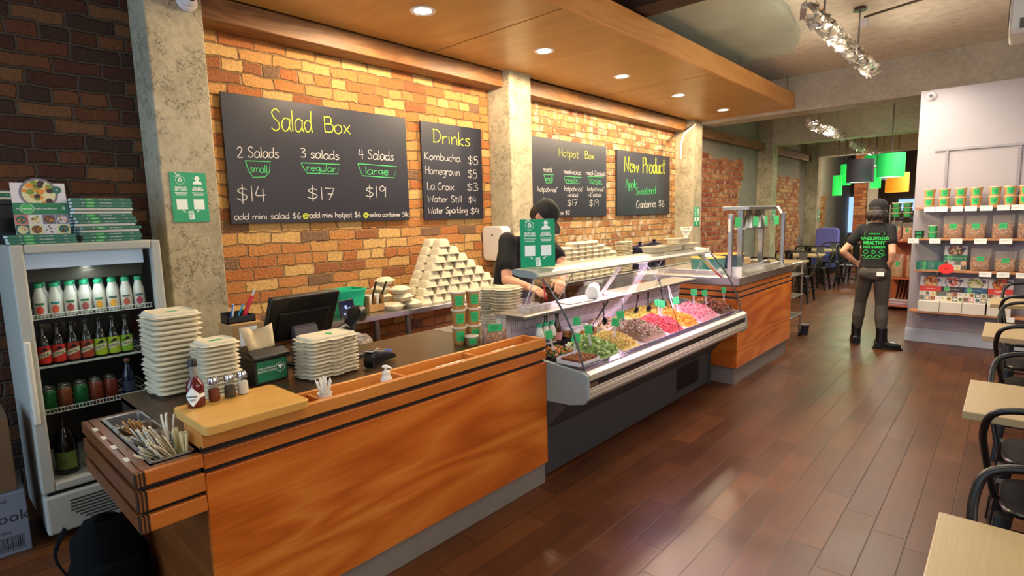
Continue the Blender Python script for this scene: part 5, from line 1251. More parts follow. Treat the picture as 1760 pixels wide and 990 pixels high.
def salad(x0, x1, y0, y1, zf, zb, hgt, cols, size, n, kind, label, leaf=0.0, black=False, base=None, seed=1):
    """tray sloping up to the back, heaped with salad"""
    cx, cy = (x0+x1)/2, (y0+y1)/2
    t = empty('salad_tray', (cx, cy, 0), label=label, cat='salad tray', group='salad trays in the display case')
    w, d = (x1-x0)/2, (y1-y0)/2; zz = lambda x: zf+(zb-zf)*(w-x)/(2*w)
    b = MB()
    def R(s, dz): return [(p[0], p[1], zz(p[0])+dz) for p in rect_round(-w+s, w-s, -d+s, d-s, .02, 3)]
    b.rings([R(.02, -.028), R(.004, -.002), R(0, 0), R(0, .004), R(.008, .004), R(.012, -.006)], cap=True)
    b.build('tray', M_trayblack if black else M_traywhite, t, 40)
    rr = random.Random(seed); b = MB(); NX, NY = 12, 14
    def H(u, v):
        e = (1-abs(2*u-1)**3.0)*(1-abs(2*v-1)**3.0)
        return hgt*max(0, e)**.7*(.86+.14*sin(u*9+seed)*cos(v*8+seed*2))
    vs = []; fs = []
    for i in range(NX+1):
        for j in range(NY+1):
            u, v = i/NX, j/NY; x = (-w+.010)+(2*w-.02)*u; y = (-d+.010)+(2*d-.02)*v
            vs.append((x, y, zz(x)-.004+H(u, v)))
    for i in range(NX):
        for j in range(NY): fs.append((i*(NY+1)+j, (i+1)*(NY+1)+j, (i+1)*(NY+1)+j+1, i*(NY+1)+j+1))
    b.add(vs, fs, 0)
    for k in range(n):
        u, v = rr.uniform(.06,.94), rr.uniform(.06,.94); x = (-w+.010)+(2*w-.02)*u; y = (-d+.010)+(2*d-.02)*v
        p = Vector((x, y, zz(x)+H(u, v)+rr.uniform(-.002,.006))); mi = rr.randrange(1, len(cols)+1)
        (leafbit if rr.random() < leaf else chunk)(b, p, size*rr.uniform(.7,1.3), rr, mi)
    mats = [plain('base_'+kind, base or cols[0], .7, noise=.25, nscale=60, bump=.5, bscale=120)]+[plain('bit_'+kind+str(i), c, .5) for i, c in enumerate(cols)]
    s = b.build('salad', mats, t); s['kind'] = 'stuff'
    return t
salad(-2.02, -1.74, 2.69, 2.93, .712, .768, .060, ['#a3c06a','#86ab56','#c2d592','#dbe4b4','#aeca78'], .020, 260, 'leaf', 'white tray of loose green salad leaves, near the left front of the case', .95, base='#86a058', seed=2)
salad(-2.02, -1.74, 2.945, 3.19, .712, .768, .050, ['#e0c060','#d8b048','#e6d48c','#c9c07a','#d6a85a'], .0085, 460, 'corn', 'white tray of yellow corn and chickpea salad, beside the leaves', base='#c9ad58', seed=3)
salad(-2.04, -1.74, 3.205, 3.56, .712, .772, .085, ['#8d6a58','#a07c66','#7c8450','#b39a84','#8c5a50','#c2ac96'], .0085, 620, 'quinoa', 'white tray heaped with brown mixed grain salad, middle of the case', .25, base='#8c6e5c', seed=4)
salad(-2.04, -1.74, 3.575, 3.83, .712, .772, .078, ['#c8464e','#d65a5c','#b83a44','#e07a74','#d04a56'], .0085, 460, 'beet', 'white tray heaped with red grated beetroot salad', .1, base='#a83038', seed=5)
salad(-2.03, -1.74, 3.845, 4.09, .712, .772, .066, ['#e09a2a','#d88820','#eab048','#d07c1c'], .014, 260, 'pumpkin', 'white tray of orange roast pumpkin cubes beside the beetroot', base='#d08a28', seed=6)
salad(-2.04, -1.74, 4.105, 4.49, .712, .772, .088, ['#e59aa8','#d8707e','#efc0c4','#c9505e','#e8aeb6'], .009, 620, 'slaw', 'large white tray heaped with pink shredded slaw', .55, base='#dc909c', seed=7)
salad(-2.04, -1.74, 4.505, 4.82, .712, .772, .075, ['#6b3a2c','#8a5238','#4f3324','#a5573f','#7c6a3a','#c05a44'], .014, 330, 'roast', 'white tray of dark roast vegetables at the far end of the case', .2, base='#5c3a2a', seed=8)
salad(-2.27, -2.055, 3.20, 3.52, .752, .775, .055, ['#e0d0b4','#d8bf98','#e8dcc6','#cf9f80','#d99a7c'], .009, 330, 'rice', 'rear tray of pale rice salad behind the brown grain salad', base='#d6c2a0', seed=9)
salad(-2.27, -2.06, 3.72, 4.10, .752, .775, .060, ['#e3c654','#b9b84a','#e8d888','#8fa040','#d8a844'], .010, 330, 'pasta', 'rear tray of yellow and green salad behind the beetroot', .15, base='#cdb450', seed=10)
salad(-2.27, -2.06, 4.12, 4.46, .752, .775, .062, ['#dca045','#e0b060','#9aa050','#e8c878','#c98838'], .010, 330, 'curry', 'rear tray of golden curried salad behind the pink slaw', .15, base='#c9983f', seed=11)
salad(-2.06, -1.90, 2.47, 2.67, .74, .752, .035, ['#5f7a34','#c8622c','#3f5a2a','#d87838','#8f8a44'], .014, 150, 'carrot', 'small black tray of carrot and greens at the case corner', .4, True, base='#44502a', seed=12)
# white tray of slice in the front corner
t = empty('slice_tray', (-1.822, 2.568, .7225), .0, label='white paper lined tray of brown baked slice at the front corner', cat='tray')
MB().box(-.075, .075, -.10, .10, 0, .004).box(-.08, -.075, -.105, .105, 0, .03).box(.075, .08, -.105, .105, 0, .02).box(-.075, .075, -.105, -.10, 0, .024).box(-.075, .075, .10, .105, 0, .024).build('tray', M_traywhite, t, bevel=.002)
MB().box(-.074, -.069, -.098, .098, .004, .05, M=T(ry=-.2)).box(-.0685, .074, -.098, .098, .0042, .0055).build('paper_liner', plain('pink_paper', '#d9c0cc', .7), t)
rr = random.Random(8)
for i in range(4):
    b = MB(); y0 = -.092+i*.046; b.box(-.055, .068, y0, y0+.043, .006, .032)
    for k in range(40): chunk(b, Vector((rr.uniform(-.055,.068), y0+rr.uniform(.002,.041), .033)), .006, rr, 1)
    for k in range(14): chunk(b, Vector((.068, y0+rr.uniform(.002,.041), rr.uniform(.008,.03))), .006, rr, 1)
    o = b.build('baked_slice', [plain('slice_brown', '#7a3a24', .7, bump=.6, bscale=160), plain('slice_nuts', '#b5793f', .6)]); o.location = (-1.822, 2.568, .7225)
    tag(o, 'brown nutty baked slice in the white tray, %s from the left end' % ORD[i+1], 'slice', 'baked slices in the tray')
# drinks and jars at the left rear of the case
t = empty('drinks_tray', (-2.19, 2.72, .735), label='black plastic tray holding small bottles inside the display case', cat='tray')
MB().box(-.09, .085, -.16, .16, 0, .006).box(.08, .085, -.16, .16, .006, .035).box(-.09, -.085, -.16, .16, .006, .035).box(-.085, .08, -.16, -.155, .006, .035).box(-.085, .08, .155, .16, .006, .035).build('tray', M_trayblack, t)
cols_ = ['#d2643a', '#4a3a6a', '#8a5a34']
for i in range(3):
    t = empty('milk_bottle', (-2.135, 2.60+.062*i, .7415), -.4, label='white teal capped bottle in the display case, %s' % ['leftmost with orange label','middle with dark purple label','right hand one with tan label'][i], cat='bottle', group='bottles in the display case')
    MB().loft([((0,0,z), (r,0,0), (0,r,0)) for z, r in ((0,.024),(.004,.0275),(.085,.0275),(.10,.0265),(.128,.018),(.14,.0155),(.145,.0155))], 20, p=2.0).build('body', M_milk, t, 50)
    MB().lathe([(.0175,.143),(.0175,.160),(.016,.162)], 16).build('cap', plain('cap_teal'), t, 50)
    b = MB()
    for k in range(5):
        p, q = -.6+1.2*k/5, -.6+1.2*(k+1)/5; b.add([(.0281*cos(p), .0281*sin(p), .04), (.0281*cos(q), .0281*sin(q), .04), (.0281*cos(q), .0281*sin(q), .072), (.0281*cos(p), .0281*sin(p), .072)], [(0,1,2,3)])
    b.build('label', plain('milk_label_%d' % i, cols_[i], .5), t)
for i, (x, y) in enumerate(((-2.20, 2.745), (-2.145, 2.792))):
    t = empty('brown_bottle', (x, y, .7415), -.3, label=['tall brown glass bottle behind the white bottles in the case','brown glass bottle with pink label beside the white bottles'][i], cat='bottle', group='bottles in the display case')
    MB().lathe([(.024,0),(.027,.004),(.027,.11),(.013,.15),(.0115,.185)], 18).build('body', plain('amber_glass', '#3a1508', .08, spec=.8), t, 50)
    MB().lathe([(.0125,.184),(.0135,.187),(.0135,.197),(.012,.198)], 14).build('cap', M_black, t, 50)
    MB().lathe([(.0274,.03),(.0274,.08)], 18, cap=False).build('label', plain('label_pink', '#d08a8a', .5), t, 60)
def jar():
    t = empty('overnight_jar', label='x', cat='jar', group='lidded jars in the display case')
    MB().lathe([(.025,0),(.029,.004),(.031,.05),(.031,.054)], 18).build('jar', plain('jar_orange', '#c9895a', .25, noise=.3, nscale=40), t, 50)
    MB().lathe([(.0325,.054),(.0325,.064),(.030,.066)], 18).build('lid', plain('jar_lid', '#e4dada', .35), t, 50)
    return t
KJ = Kind(jar())
for i in range(8):
    r, c = i//4, i % 4
    KJ.put((-2.10-.068*r, 2.93+.066*c, .752), 0, 'short orange jar with white lid in the case, %s of the %s row' % (['first','second','third','last'][c], ['front','rear'][r]))
o = empty('jar_riser', (-2.14, 3.03, .70), label='grey riser block under the lidded jars in the display case', cat='riser')
MB().box(-.075, .075, -.14, .145, 0, .045).build('block', M_cgrey, o, bevel=.003); MB().box(-.078, .078, -.143, .148, .0452, .0518).build('top', M_cgrey, o, bevel=.002)
o = empty('cheese_board', (-2.17, 3.62, .735), .1, label='dark tray with a pale yellow cheese slab behind the grain salad', cat='tray')
MB().box(-.085, .085, -.075, .075, 0, .03).build('tray', M_trayblack, o, bevel=.004); MB().box(-.06, .06, -.06, .06, .031, .055).build('cheese', plain('cheese', '#d9bc6a', .5), o, bevel=.005)
# tags and spoons
def tagm():
    t = empty('salad_tag', label='x', cat='price tag', group='green salad tags in the display case')
    MB().box(-.0012, .0012, -.024, .024, .07, .122).build('card', M_greenlab, t, bevel=.0005)
    b = MB()
    for k in range(4): b.box(.0013, .0015, -.018, .018-.006*(k % 3), .106-.010*k, .108-.010*k)
    b.build('card_print', plain('label_darkgreen'), t)
    m = glass('acrylic', (.95,.93,.96), 1.0, .1, .30, (.85,.8,.84))
    MB().box(-.0025, .0025, -.006, .006, .012, .071).ball((0,0,.008), (.013,.013,.010), 12, 6).build('holder', m, t, 50)
    return t
KTg = Kind(tagm())
tags = [((-2.03, 2.86, .80), 'behind the green leaves'), ((-1.83, 2.535, .775), 'by the slice tray'), ((-1.84, 2.72, .79), 'standing in the green leaves'), ((-1.94, 2.49, .79), 'at the left end by the white bottles'), ((-1.85, 3.0, .79), 'standing in the yellow corn salad'), ((-1.92, 3.22, .80), 'at the left edge of the brown grain salad'), ((-1.86, 3.66, .82), 'standing in the red beetroot'), ((-1.96, 3.83, .80), 'between beetroot and pumpkin, set back'), ((-1.88, 3.98, .805), 'standing in the orange pumpkin'), ((-1.90, 4.30, .83), 'standing in the pink slaw'), ((-1.88, 4.52, .80), 'between the slaw and the roast vegetables'), ((-1.83, 4.76, .80), 'at the far end of the case')]
for i, (p, s) in enumerate(tags): KTg.put((p[0], p[1], p[2]-.005), ([.12,-.15,.05,.2,-.08][i % 5], -.22, -.75+.22*(i % 4-1.5)), 'green card salad tag on clear stand '+s)
def spoon():
    t = empty('serving_spoon', label='x', cat='spoon', group='black serving spoons in the salads')
    MB().tube([(0,0,.0),(.0,.0,.05),(0,0,.17),(0,0,.20)], [(.004,.004),(.005,.003),(.009,.004),(.007,.003)], 10).build('handle', M_black, t, 60)
    MB().loft([((0,0,-.065),(.012,0,0),(0,.004,0)),((0,.004,-.045),(.028,0,0),(0,.007,0)),((0,.004,-.02),(.027,0,0),(0,.007,0)),((0,0,.002),(.006,0,0),(0,.004,0))], 14).build('bowl', M_black, t, 60)
    return t
KS = Kind(spoon())
for p, r, lb in (((-2.08, 3.10, .835), (-.55,.35,0), 'black serving spoon leaning behind the corn salad'), ((-2.13, 3.32, .85), (-.6,-.5,0), 'black serving spoon in the pale rice salad'), ((-2.0, 3.36, .855), (-.9,-.45,.2), 'black spoon lying across the brown grain salad'), ((-2.16, 3.83, .85), (-.9,-.55,0), 'black serving spoon in the yellow green salad, left'), ((-2.12, 3.95, .85), (-1.0,-.5,.2), 'black serving spoon in the yellow green salad, right'), ((-2.14, 4.24, .86), (-.25,-.35,0), 'upright black spoon in the golden curried salad')):
    KS.put((p[0], p[1], p[2]-.015), r, lb)
o = empty('steel_tongs', (-1.99, 4.12, .84), label='steel salad tongs standing between pumpkin and slaw', cat='tongs')
for s in (-1, 1): MB().tube([(0,s*.003,.2),(0,s*.012,.1),(0,s*.010,0)], [(.007,.002),(.008,.002),(.006,.002)], 8, M=T(rx=-.3, ry=-.4)).build('arm', M_steel, o, 60)
o.location = (-1.99, 4.12, .80)
# paper roll and sheets on the service shelf
o = empty('paper_roll', (-2.25, 3.36, 1.0185), label='white paper roll lying on the service shelf of the display case', cat='paper roll')
MB().lathe([(.012,-.11),(.044,-.11),(.044,.11),(.012,.11)], 24, M=T(rx=pi/2, rz=.5)).build('roll', M_paper, o, 50); MB().lathe([(.0115,-.112),(.0118,.112)], 12, cap=False, M=T(rx=pi/2, rz=.5)).build('core', plain('kraft_card'), o, 50)
o = MB().prism([(-.06,-.13),(.08,-.16),(.11,.09),(-.05,.12)], 0, .003).build('paper_sheet', M_paper, loc=(-2.25, 3.12, .9745)); tag(o, 'white paper sheet lying on the service shelf beside the roll', 'paper')
rr = random.Random(6); ck = None
for i in range(7):
    b = MB(); b.lathe([(.018,0),(.028,.032),(.030,.034),(.026,.033),(.016,.004)], 16)
    o = b.build('portion_cup', glass('cup_film', (.95,.95,.95), 1.0, .1, .35, (.8,.76,.76)), smooth=50) if ck is None else ck.copy()
    if ck is None: ck = o
    else: COL.objects.link(o)
    o.location = (-2.20-.07*(i % 2), 2.56+.068*(i//2)+.03*(i % 2), .9735); tag(o, 'clear portion cup on the service shelf, %s from the left, %s row' % (ORD[i//2+1], ['front','rear'][i % 2]), 'portion cup', 'portion cups on the service shelf')
green_sign((-2.115, 2.575, 1.258), (0,0,-.72), 'green notice sign standing on the hood of the display case', h=.288, stand=True)
# fibre boxes on the hood
KO = None
def open_box():
    t = empty('fibre_tray', label='x', cat='food tray', group='fibre trays on the display case hood')
    def P(w, d): return rect_round(-w, w, -d, d, .02, 3)
    MB().rings([[(p[0], p[1], z) for p in P(*s)] for s, z in (((.055,.10),0),((.066,.115),.040),((.074,.123),.042),((.074,.123),.046),((.064,.112),.045),((.05,.095),.005))]).build('tray', M_fibre, t, 40)
    MB().box(-.012,.012,.121,.129,.0425,.0455).build('tab', M_fibre, t)
    return t
KO = Kind(open_box())
for p, lb in (((-2.12, 4.05, 1.2585), 'fibre tray on the display case hood, nearest one'), ((-2.12, 4.33, 1.2585), 'fibre tray on the hood, middle of the lower row'), ((-2.12, 4.60, 1.2585), 'fibre tray on the hood at the far end'), ((-2.12, 4.47, 1.305), 'fibre tray on the hood, stacked on top of two others')):
    KO.put(p, 0, lb)

# ------------------------------------------------------------ boxes and pots on the bench behind the case
def bento():
    t = empty('fibre_box', label='x', cat='food box', group='closed fibre boxes on the rear bench')
    def P(w): return rect_round(-w, w, -w, w, .02, 3)
    MB().rings([[(p[0], p[1], z) for p in P(s)] for s, z in ((.05,0),(.062,.022),(.067,.0235),(.067,.0265))]).build('base', M_fibre, t, 40)
    MB().rings([[(p[0], p[1], z) for p in P(s)] for s, z in ((.066,.0268),(.060,.029),(.050,.046),(.047,.0475))]).build('lid', M_fibre, t, 40)
    return t
KBn = Kind(bento()); rr = random.Random(31)
for c, n in enumerate((8, 8, 9, 9, 9, 9, 8, 7, 6)):
    for k in range(n):
        KBn.put((-3.72+rr.uniform(-.004,.004), 4.86+.137*c+rr.uniform(-.003,.003), .8425+.0478*k), rr.uniform(-.05,.05), 'closed fibre box on the rear bench, %s column, %s from bottom' % (ORD[c+1] if c < 8 else 'last', ORD[k+1]))
KBn2 = Kind(clam_layer('nested_box', .17, .24, .019))
for k in range(20): KBn2.put((-3.74, 6.30+rr.uniform(-.006,.006), .8425+.0192*k), .1+rr.uniform(-.04,.04), 'nested tan fibre tray right of the box columns, %s from top' % ORD[20-k], 'nested fibre trays on the rear bench')
def stockpot(x, y, r, h, lb):
    t = empty('stock_pot', (x, y, .8425), .4, label=lb, cat='pot')
    m = plain('navy_enamel', '#161a38', .25)
    MB().lathe([(r*.95,0),(r,.01),(r,h),(r+.006,h+.004),(r-.004,h+.006),(r-.008,.02)], 28).build('pot', m, t, 50)
    for s in (-1, 1): MB().tube(smooth_path([(s*r,-.05,h*.8),(s*(r+.05),-.04,h*.83),(s*(r+.05),.04,h*.83),(s*r,.05,h*.8)], 5), .009, 8).build('handle', M_black, t, 60)
    MB().lathe([(r+.004,h+.0065),(r*.6,h+.03),(.02,h+.045),(.02,h+.055),(.026,h+.065),(.026,h+.08),(.01,h+.085)], 24).build('lid', m, t, 50)
stockpot(-3.78, 6.80, .15, .27, 'dark navy stock pot with lid on the rear bench, left one'); stockpot(-3.78, 7.20, .16, .29, 'dark navy stock pot with lid on the rear bench, right one')

# ------------------------------------------------------------ far hot food counter
hc = empty('hot_food_counter', (-2.3, 5.72, 0), label='orange plywood hot food counter with steel top beyond the display case', cat='counter')
ho = (-2.3, 5.72, 0); Y0, Y1, XH = 4.94, 6.54, -1.775
cb('front_panel', M_plyfront, [(XH-.02, XH, Y0+.002, Y1, .16, .79)], .002, hc, ho)
cb('side_panel', ply_mat('counter_plywood_side', '#a3470c', '#c4661c', '#dc8a38', 'X', .3, .75, 1.1, .2, 1.5), [(-2.78, XH-.021, Y0, Y0+.02, .16, .79)], .002, hc, ho)
cb('side_panel', M_plyfront, [(-2.78, XH-.021, Y1-.02, Y1, .0, .90)], .002, hc, ho)
cb('kickboard', M_grey, [(-2.74, XH-.03, Y0+.03, Y0+.045, 0, .16), (XH-.045, XH-.03, Y0+.0455, Y1-.02, 0, .16)], 0, hc, ho)
for z0, z1 in ((.81, .845), (.862, .905)):
    cb('slat', M_slat, [(XH-.02, XH, Y0+.002, Y1, z0, z1)], .0015, hc, ho); cb('slat', M_slat, [(-2.78, XH-.021, Y0, Y0+.02, z0, z1)], .0015, hc, ho)
cb('recess', M_blackgap, [(-2.76, XH-.008, Y0+.008, Y1-.005, .78, .909)], 0, hc, ho)
cb('steel_top', M_steel, [(-2.82, XH+.012, Y0-.012, Y1+.012, .912, .982)], .004, hc, ho)
cb('raised_well', M_steel, [(-2.75, -2.005, Y0+.20, Y0+.215, .983, 1.02), (-2.75, -2.005, Y1-.018, Y1-.004, .983, 1.02), (-2.02, -2.005, Y0+.216, Y1-.019, .983, 1.02)], .002, hc, ho)
sg_ = empty('sneeze_guard', (-1.87, 5.75, .983), label='clear glass sneeze guard on steel posts above the hot food counter', cat='sneeze guard')
for y in (4.985, 6.50): MB().box(-.018, .018, y-.018-5.75, y+.018-5.75, 0, .56).build('post', M_steel, sg_, bevel=.003)
MB().box(-.004, .004, 5.006-5.75, 6.48-5.75, .08, .555).build('glass_panel', M_cglass, sg_)
MB().box(-.012, .012, 4.95-5.75, 4.966-5.75, .40, .52).build('hand_sensor', M_paper, sg_, bevel=.004)
for (a, c) in ((-.68,-.53),(-.21,-.06),(.13,.21),(.42,.58)):
    MB().box(.0045, .0053, a, c, .44, .53).build('green_card', M_greenlab, sg_)
MB().box(.012, .10, 4.995-5.75, 5.0-5.75, .0, .09, M=T(rz=.0)).build('white_card', M_paper, sg_)
hl = empty('heat_lamp', (-2.06, 6.10, .983), label='chrome double heat lamp gantry on the hot food counter', cat='heat lamp')
for y in (-.34, .28): MB().box(-.025, .025, y-.025, y+.025, 0, .62).build('leg', M_steel, hl, bevel=.003)
MB().box(-.12, .14, -.52, .46, .60, .635).build('top_plate', M_steel, hl, bevel=.003); MB().box(-.06, .06, -.36, .30, .40, .415).build('cross_bar', M_steel, hl, bevel=.002)
for y in (-.16, .10): MB().lathe([(.04,.60),(.05,.57),(.085,.52),(.09,.415),(.082,.416)], 24, M=T(.0,y,0)).build('lamp_shade', M_steel, hl, 50)
MB().prism([(-.0,.40),(.14,.40),(.30,.56),(.16,.57)], .60, .606, 'X').build('glass_flap', M_cglass, hl) if False else MB().add([(.14,.30,.635),(.14,.40,.635),(.16,.62,.50),(.16,.52,.50)], [(0,1,2,3)]).build('glass_flap', M_cwhite, hl)
MB().cyl(.05, .525, .53, 16, M=T(0,-.16,0)).cyl(.05, .525, .53, 16, M=T(0,.10,0)).build('bulb_glow', plain('heat_glow', '#ffffff', emit='#ffb060', estr=4), hl)
def casserole(x, y, r, c, lb, sx=1.25):
    t = empty('oval_pot', (x, y, .983), .2, label=lb, cat='pot')
    MB().loft([((0,0,z),(q*r,0,0),(0,q*r*sx,0)) for z, q in ((0,.86),(.012,.93),(.12,1.0),(.125,1.03),(.131,1.03),(.131,.95),(.10,.94))], 28).build('pot', plain('enamel_'+c[1:], c, .25), t, 50)
    MB().loft([((0,0,z),(q*r,0,0),(0,q*r*sx,0)) for z, q in ((.132,1.03),(.138,1.03),(.139,.9),(.134,.88))], 28).build('yellow_rim', plain('enamel_yellow', '#d9a83a', .3), t, 50)
    for s in (-1, 1): MB().box(-.04, .04, s*r*sx*1.02-.02, s*r*sx*1.02+.02, .10, .115).build('handle', plain('enamel_'+c[1:]), t, bevel=.006)
    return t
casserole(-2.27, 5.46, .165, '#4d9a98', 'turquoise oval cooking pot with yellow rim on the hot counter'); casserole(-2.27, 6.02, .155, '#20486a', 'dark blue oval cooking pot with yellow rim on the hot counter')
t = empty('rice_cone', (-2.30, 5.54, 1.121), label='white peaked lid knob rising from the turquoise pot', cat='lid')
MB().lathe([(.07,0),(.06,.012),(.03,.03),(.012,.06),(.006,.085),(.001,.09)], 20).build('cone', M_paper, t, 60); MB().lathe([(.074,-.0),(.074,.004)], 20).build('rim', M_paper, t, 60)
for i in range(2):
    t = empty('wooden_tray', (-2.33, 6.365, .9835+.034*i), .04*i, label=['lower pale bread tray by the heat lamp','upper pale bread tray by the heat lamp'][i], cat='tray', group='bread trays by the heat lamp')
    MB().box(-.13, .13, -.13, .13, 0, .004).box(-.13, -.124, -.13, .13, .004, .032).box(.124, .13, -.13, .13, .004, .032).box(-.124, .124, -.13, -.124, .004, .032).box(-.124, .124, .124, .13, .004, .032).build('tray', plain('tray_wood', '#c9a878', .6), t); MB().box(-.12, .12, -.12, .12, .0045, .026).build('bread', plain('bread', '#c99a5c', .8, bump=.4), t, bevel=.008)
# trolley and bin beyond the counter
t = empty('steel_trolley', (-2.03, 7.15, 0), label='tubular steel shelf trolley parked at the end of the hot food counter', cat='trolley')
for x in (-.12, .12):
    MB().tube(smooth_path([(x,-.32,.09),(x,-.32,.88),(x,-.26,.93),(x,.26,.93),(x,.32,.88),(x,.32,.09)], 5), .012, 10).build('side_tube', M_steel, t, 60)
for z in (.28, .52, .78): MB().box(-.14, .14, -.32, .32, z, z+.018).build('shelf', M_steel2, t, bevel=.003)
for x in (-.12, .12):
    for y in (-.32, .32): MB().lathe([(.035,-.012),(.04,-.01),(.04,.01),(.035,.012)], 14, M=T(x,y,.04,0,0,pi/2)).box(x-.015,x+.015,y-.015,y+.015,.04,.09).build('caster', M_black, t, 50)
t = empty('small_bucket', (-1.90, 7.60, 0), label='small dark bucket with white rim on floor beside the trolley', cat='bucket')
MB().lathe([(.05,0),(.065,.12),(.06,.12),(.045,.005)], 20).build('bucket', plain('navy_plastic', '#1c1f33', .4), t, 50); MB().lathe([(.0655,.12),(.069,.122),(.069,.132),(.06,.132)], 20).build('rim', M_steel2, t, 50)
# notices and conduit on the far pillars
for i, (y, z, lb) in enumerate(((8.86, 1.36, 'small green notice on the second concrete pillar, beyond the New Product board'), (12.83, 1.38, 'green notice on the third pillar, above the far tables'), (16.55, 1.3, 'distant green notice on the last pillar'))):
    green_sign((-3.887, y, z), (0,0,0), lb)
t = MB().prism([(-.11,.0),(.11,.0),(0,-.23)], -.003, 0, 'Y').build('danger_sign', M_paper, loc=(-3.99, 8.697, 1.35)); t.rotation_euler = (0,0,0)
tag(t, 'inverted white triangle warning sign on the side of the concrete pillar', 'sign')
b = MB(); MS = faceM((0, -.0035, 0), (1,0,0), (0,0,1)); text_mesh(b, 'DANGER', .036, MS @ T(0,-.03,0), bold=.03)
for k in range(4): b.box(-.06+.013*k, .06-.013*k, -.075-.026*k, -.066-.026*k, 0, .0004, M=MS)
b.build('sign_print', plain('sign_ink', '#3a2a30', .6), t)
t = MB().tube(smooth_path([(-3.86,8.18,2.40),(-3.86,8.19,2.62),(-3.86,8.3,2.78),(-3.86,8.55,2.90),(-3.86,8.69,2.97)], 6), .017, 10).build('conduit_pipe', plain('conduit_grey', '#b5b0a4', .5), smooth=60); tag(t, 'white plastic conduit pipe bending up beside the concrete pillar', 'pipe')
# ------------------------------------------------------------ product shelves on the white partition
M_pine = plain('shelf_pine', '#b07a52', .5, noise=.12, nscale=10)
PWY = 7.93
b = MB()
rail = empty('shelf_rails', (-.35, PWY, 0), label='white slotted wall rails on the white partition carrying the shelves', cat='shelf rail')
for x in (-.60, .0, .62):
    b = MB(); b.box(x+.35-.014, x+.35+.014, -.016, -.001, .30, 2.18); r_ = b.build('upright', plain('rail_grey', '#8f8b92', .5), rail)
    q = MB()
    for k in range(60): q.box(x+.35-.008, x+.35-.003, -.0168, -.0162, .34+k*.031, .352+k*.031); q.box(x+.35+.003, x+.35+.008, -.0168, -.0162, .34+k*.031, .352+k*.031)
    sl = q.build('slots', plain('slot_grey', '#77737a', .6), r_); sl['kind'] = 'stuff'
MB().box(-.36, 1.1, -.018, -.001, 2.18, 2.205).build('top_rail', plain('rail_grey'), rail)
SHZ = {'a': 1.565, 'b': 1.218, 'c': .868, 'd': .40}
nm = {'a': 'top', 'b': 'second', 'c': 'third', 'd': 'lowest'}
for k, z in SHZ.items():
    x0 = {'a': -.83, 'b': -.855, 'c': -.81, 'd': -.83}[k]
    t = empty('wall_shelf', (x0, PWY, z), label='%s pine shelf on the white partition wall' % nm[k], cat='shelf', group=None)
    MB().box(0, 2.0, -.245, -.018, -.022, 0).build('board', M_pine, t, bevel=.002)
    for x in (-.60, .0, .62): MB().prism([(-.018,-.023),(-.21,-.023),(-.018,-.09)], x-x0-.004, x-x0+.004, 'X').build('bracket', M_white, t)
def shelf_label(x, k, w=.10):
    z = SHZ[k]; o = MB().box(-w/2, w/2, -.0015, 0, -.05, .004).build('shelf_ticket', M_paper, loc=(x, PWY-.2465, z-.004))
    return o
sl = {'a': (-.70, -.595, -.465, -.35, -.225, -.09, .02, .13, .24), 'b': (-.83, -.635, -.45, -.25, -.05), 'c': (-.19, -.05, .10), 'd': (.02,)}
for k, xs in sl.items():
    for i, x in enumerate(xs):
        o = shelf_label(x, k); tag(o, 'white price ticket on the %s partition shelf edge, %s from the left' % (nm[k], ORD[i+1]), 'ticket', 'price tickets on the shelves')
        q = MB(); q.box(-.036, .036, -.0002, .0001, -.014, -.012).box(-.036, .01, -.0002, .0001, -.024, -.022); q.build('print', plain('ticket_ink', '#6b6670', .6), o).location = (0, -.0016, 0)
# tubs
def shelf_tub(h, r0, r1, name='snack_tub', body='#c99a5e', lid='#d8c0a0', lab=None):
    t = empty(name, label='x', cat='tub', group='snack tubs on the partition shelves')
    MB().lathe([(r0,0),(r0+.001,.002),(r1,h-.010)], 20).build('tub', plain('snack_'+body[1:], body, .3, noise=.15, nscale=60), t, 50)
    MB().lathe([(r1+.002,h-.012),(r1+.003,h-.010),(r1+.003,h-.002),(r1-.002,h)], 20).build('lid', plain('snack_lid_'+lid[1:], lid, .35), t, 50)
    b = MB(); n = 8
    for k in range(n):
        p, q = -pi/2-.62+1.24*k/n, -pi/2-.62+1.24*(k+1)/n; ra, rb = r0+(r1-r0)*.18+.001, r0+(r1-r0)*.85+.001
        b.add([(ra*cos(p),ra*sin(p),h*.16),(ra*cos(q),ra*sin(q),h*.16),(rb*cos(q),rb*sin(q),h*.82),(rb*cos(p),rb*sin(p),h*.82)], [(0,1,2,3)])
    lb = b.build('label', M_greenlab, t)
    b = MB(); MS = faceM((0, -(r0+r1)/2-.0022, h*.52), (1,0,0), (0,0,1))
    for k in range(3): b.box(-.018+.004*k, .018-.004*k, .010-.011*k, .013-.011*k, 0, .0003, M=MS)
    b.build('label_print', plain('label_darkgreen'), lb)
    return t
KTb = Kind(shelf_tub(.098, .041, .052))
xs = (-.715, -.585, -.445, -.315, -.165, -.045, .07, .185, .305)
for i, x in enumerate(xs):
    for l in (0, 1): KTb.put((x, 7.765, SHZ['a']+.0005+.0985*l), .1*((i*3+l) % 3-1), 'amber snack tub with green label on the top shelf, %s row, %s from left' % (['lower','upper'][l], ORD[i+1]))
KTs = Kind(shelf_tub(.072, .036, .042, 'small_tub', '#2f8a4f', '#b9c4a8'))
for l in (0, 1): KTs.put((-.665, 7.76, SHZ['b']+.0005+.0725*l), 0, '%s green labelled small tub at the left of the second shelf' % ['lower','upper'][l], 'small tubs on the second shelf')
KTd = Kind(shelf_tub(.042, .040, .044, 'dark_tub', '#1d3a2a', '#2d4a3a'))
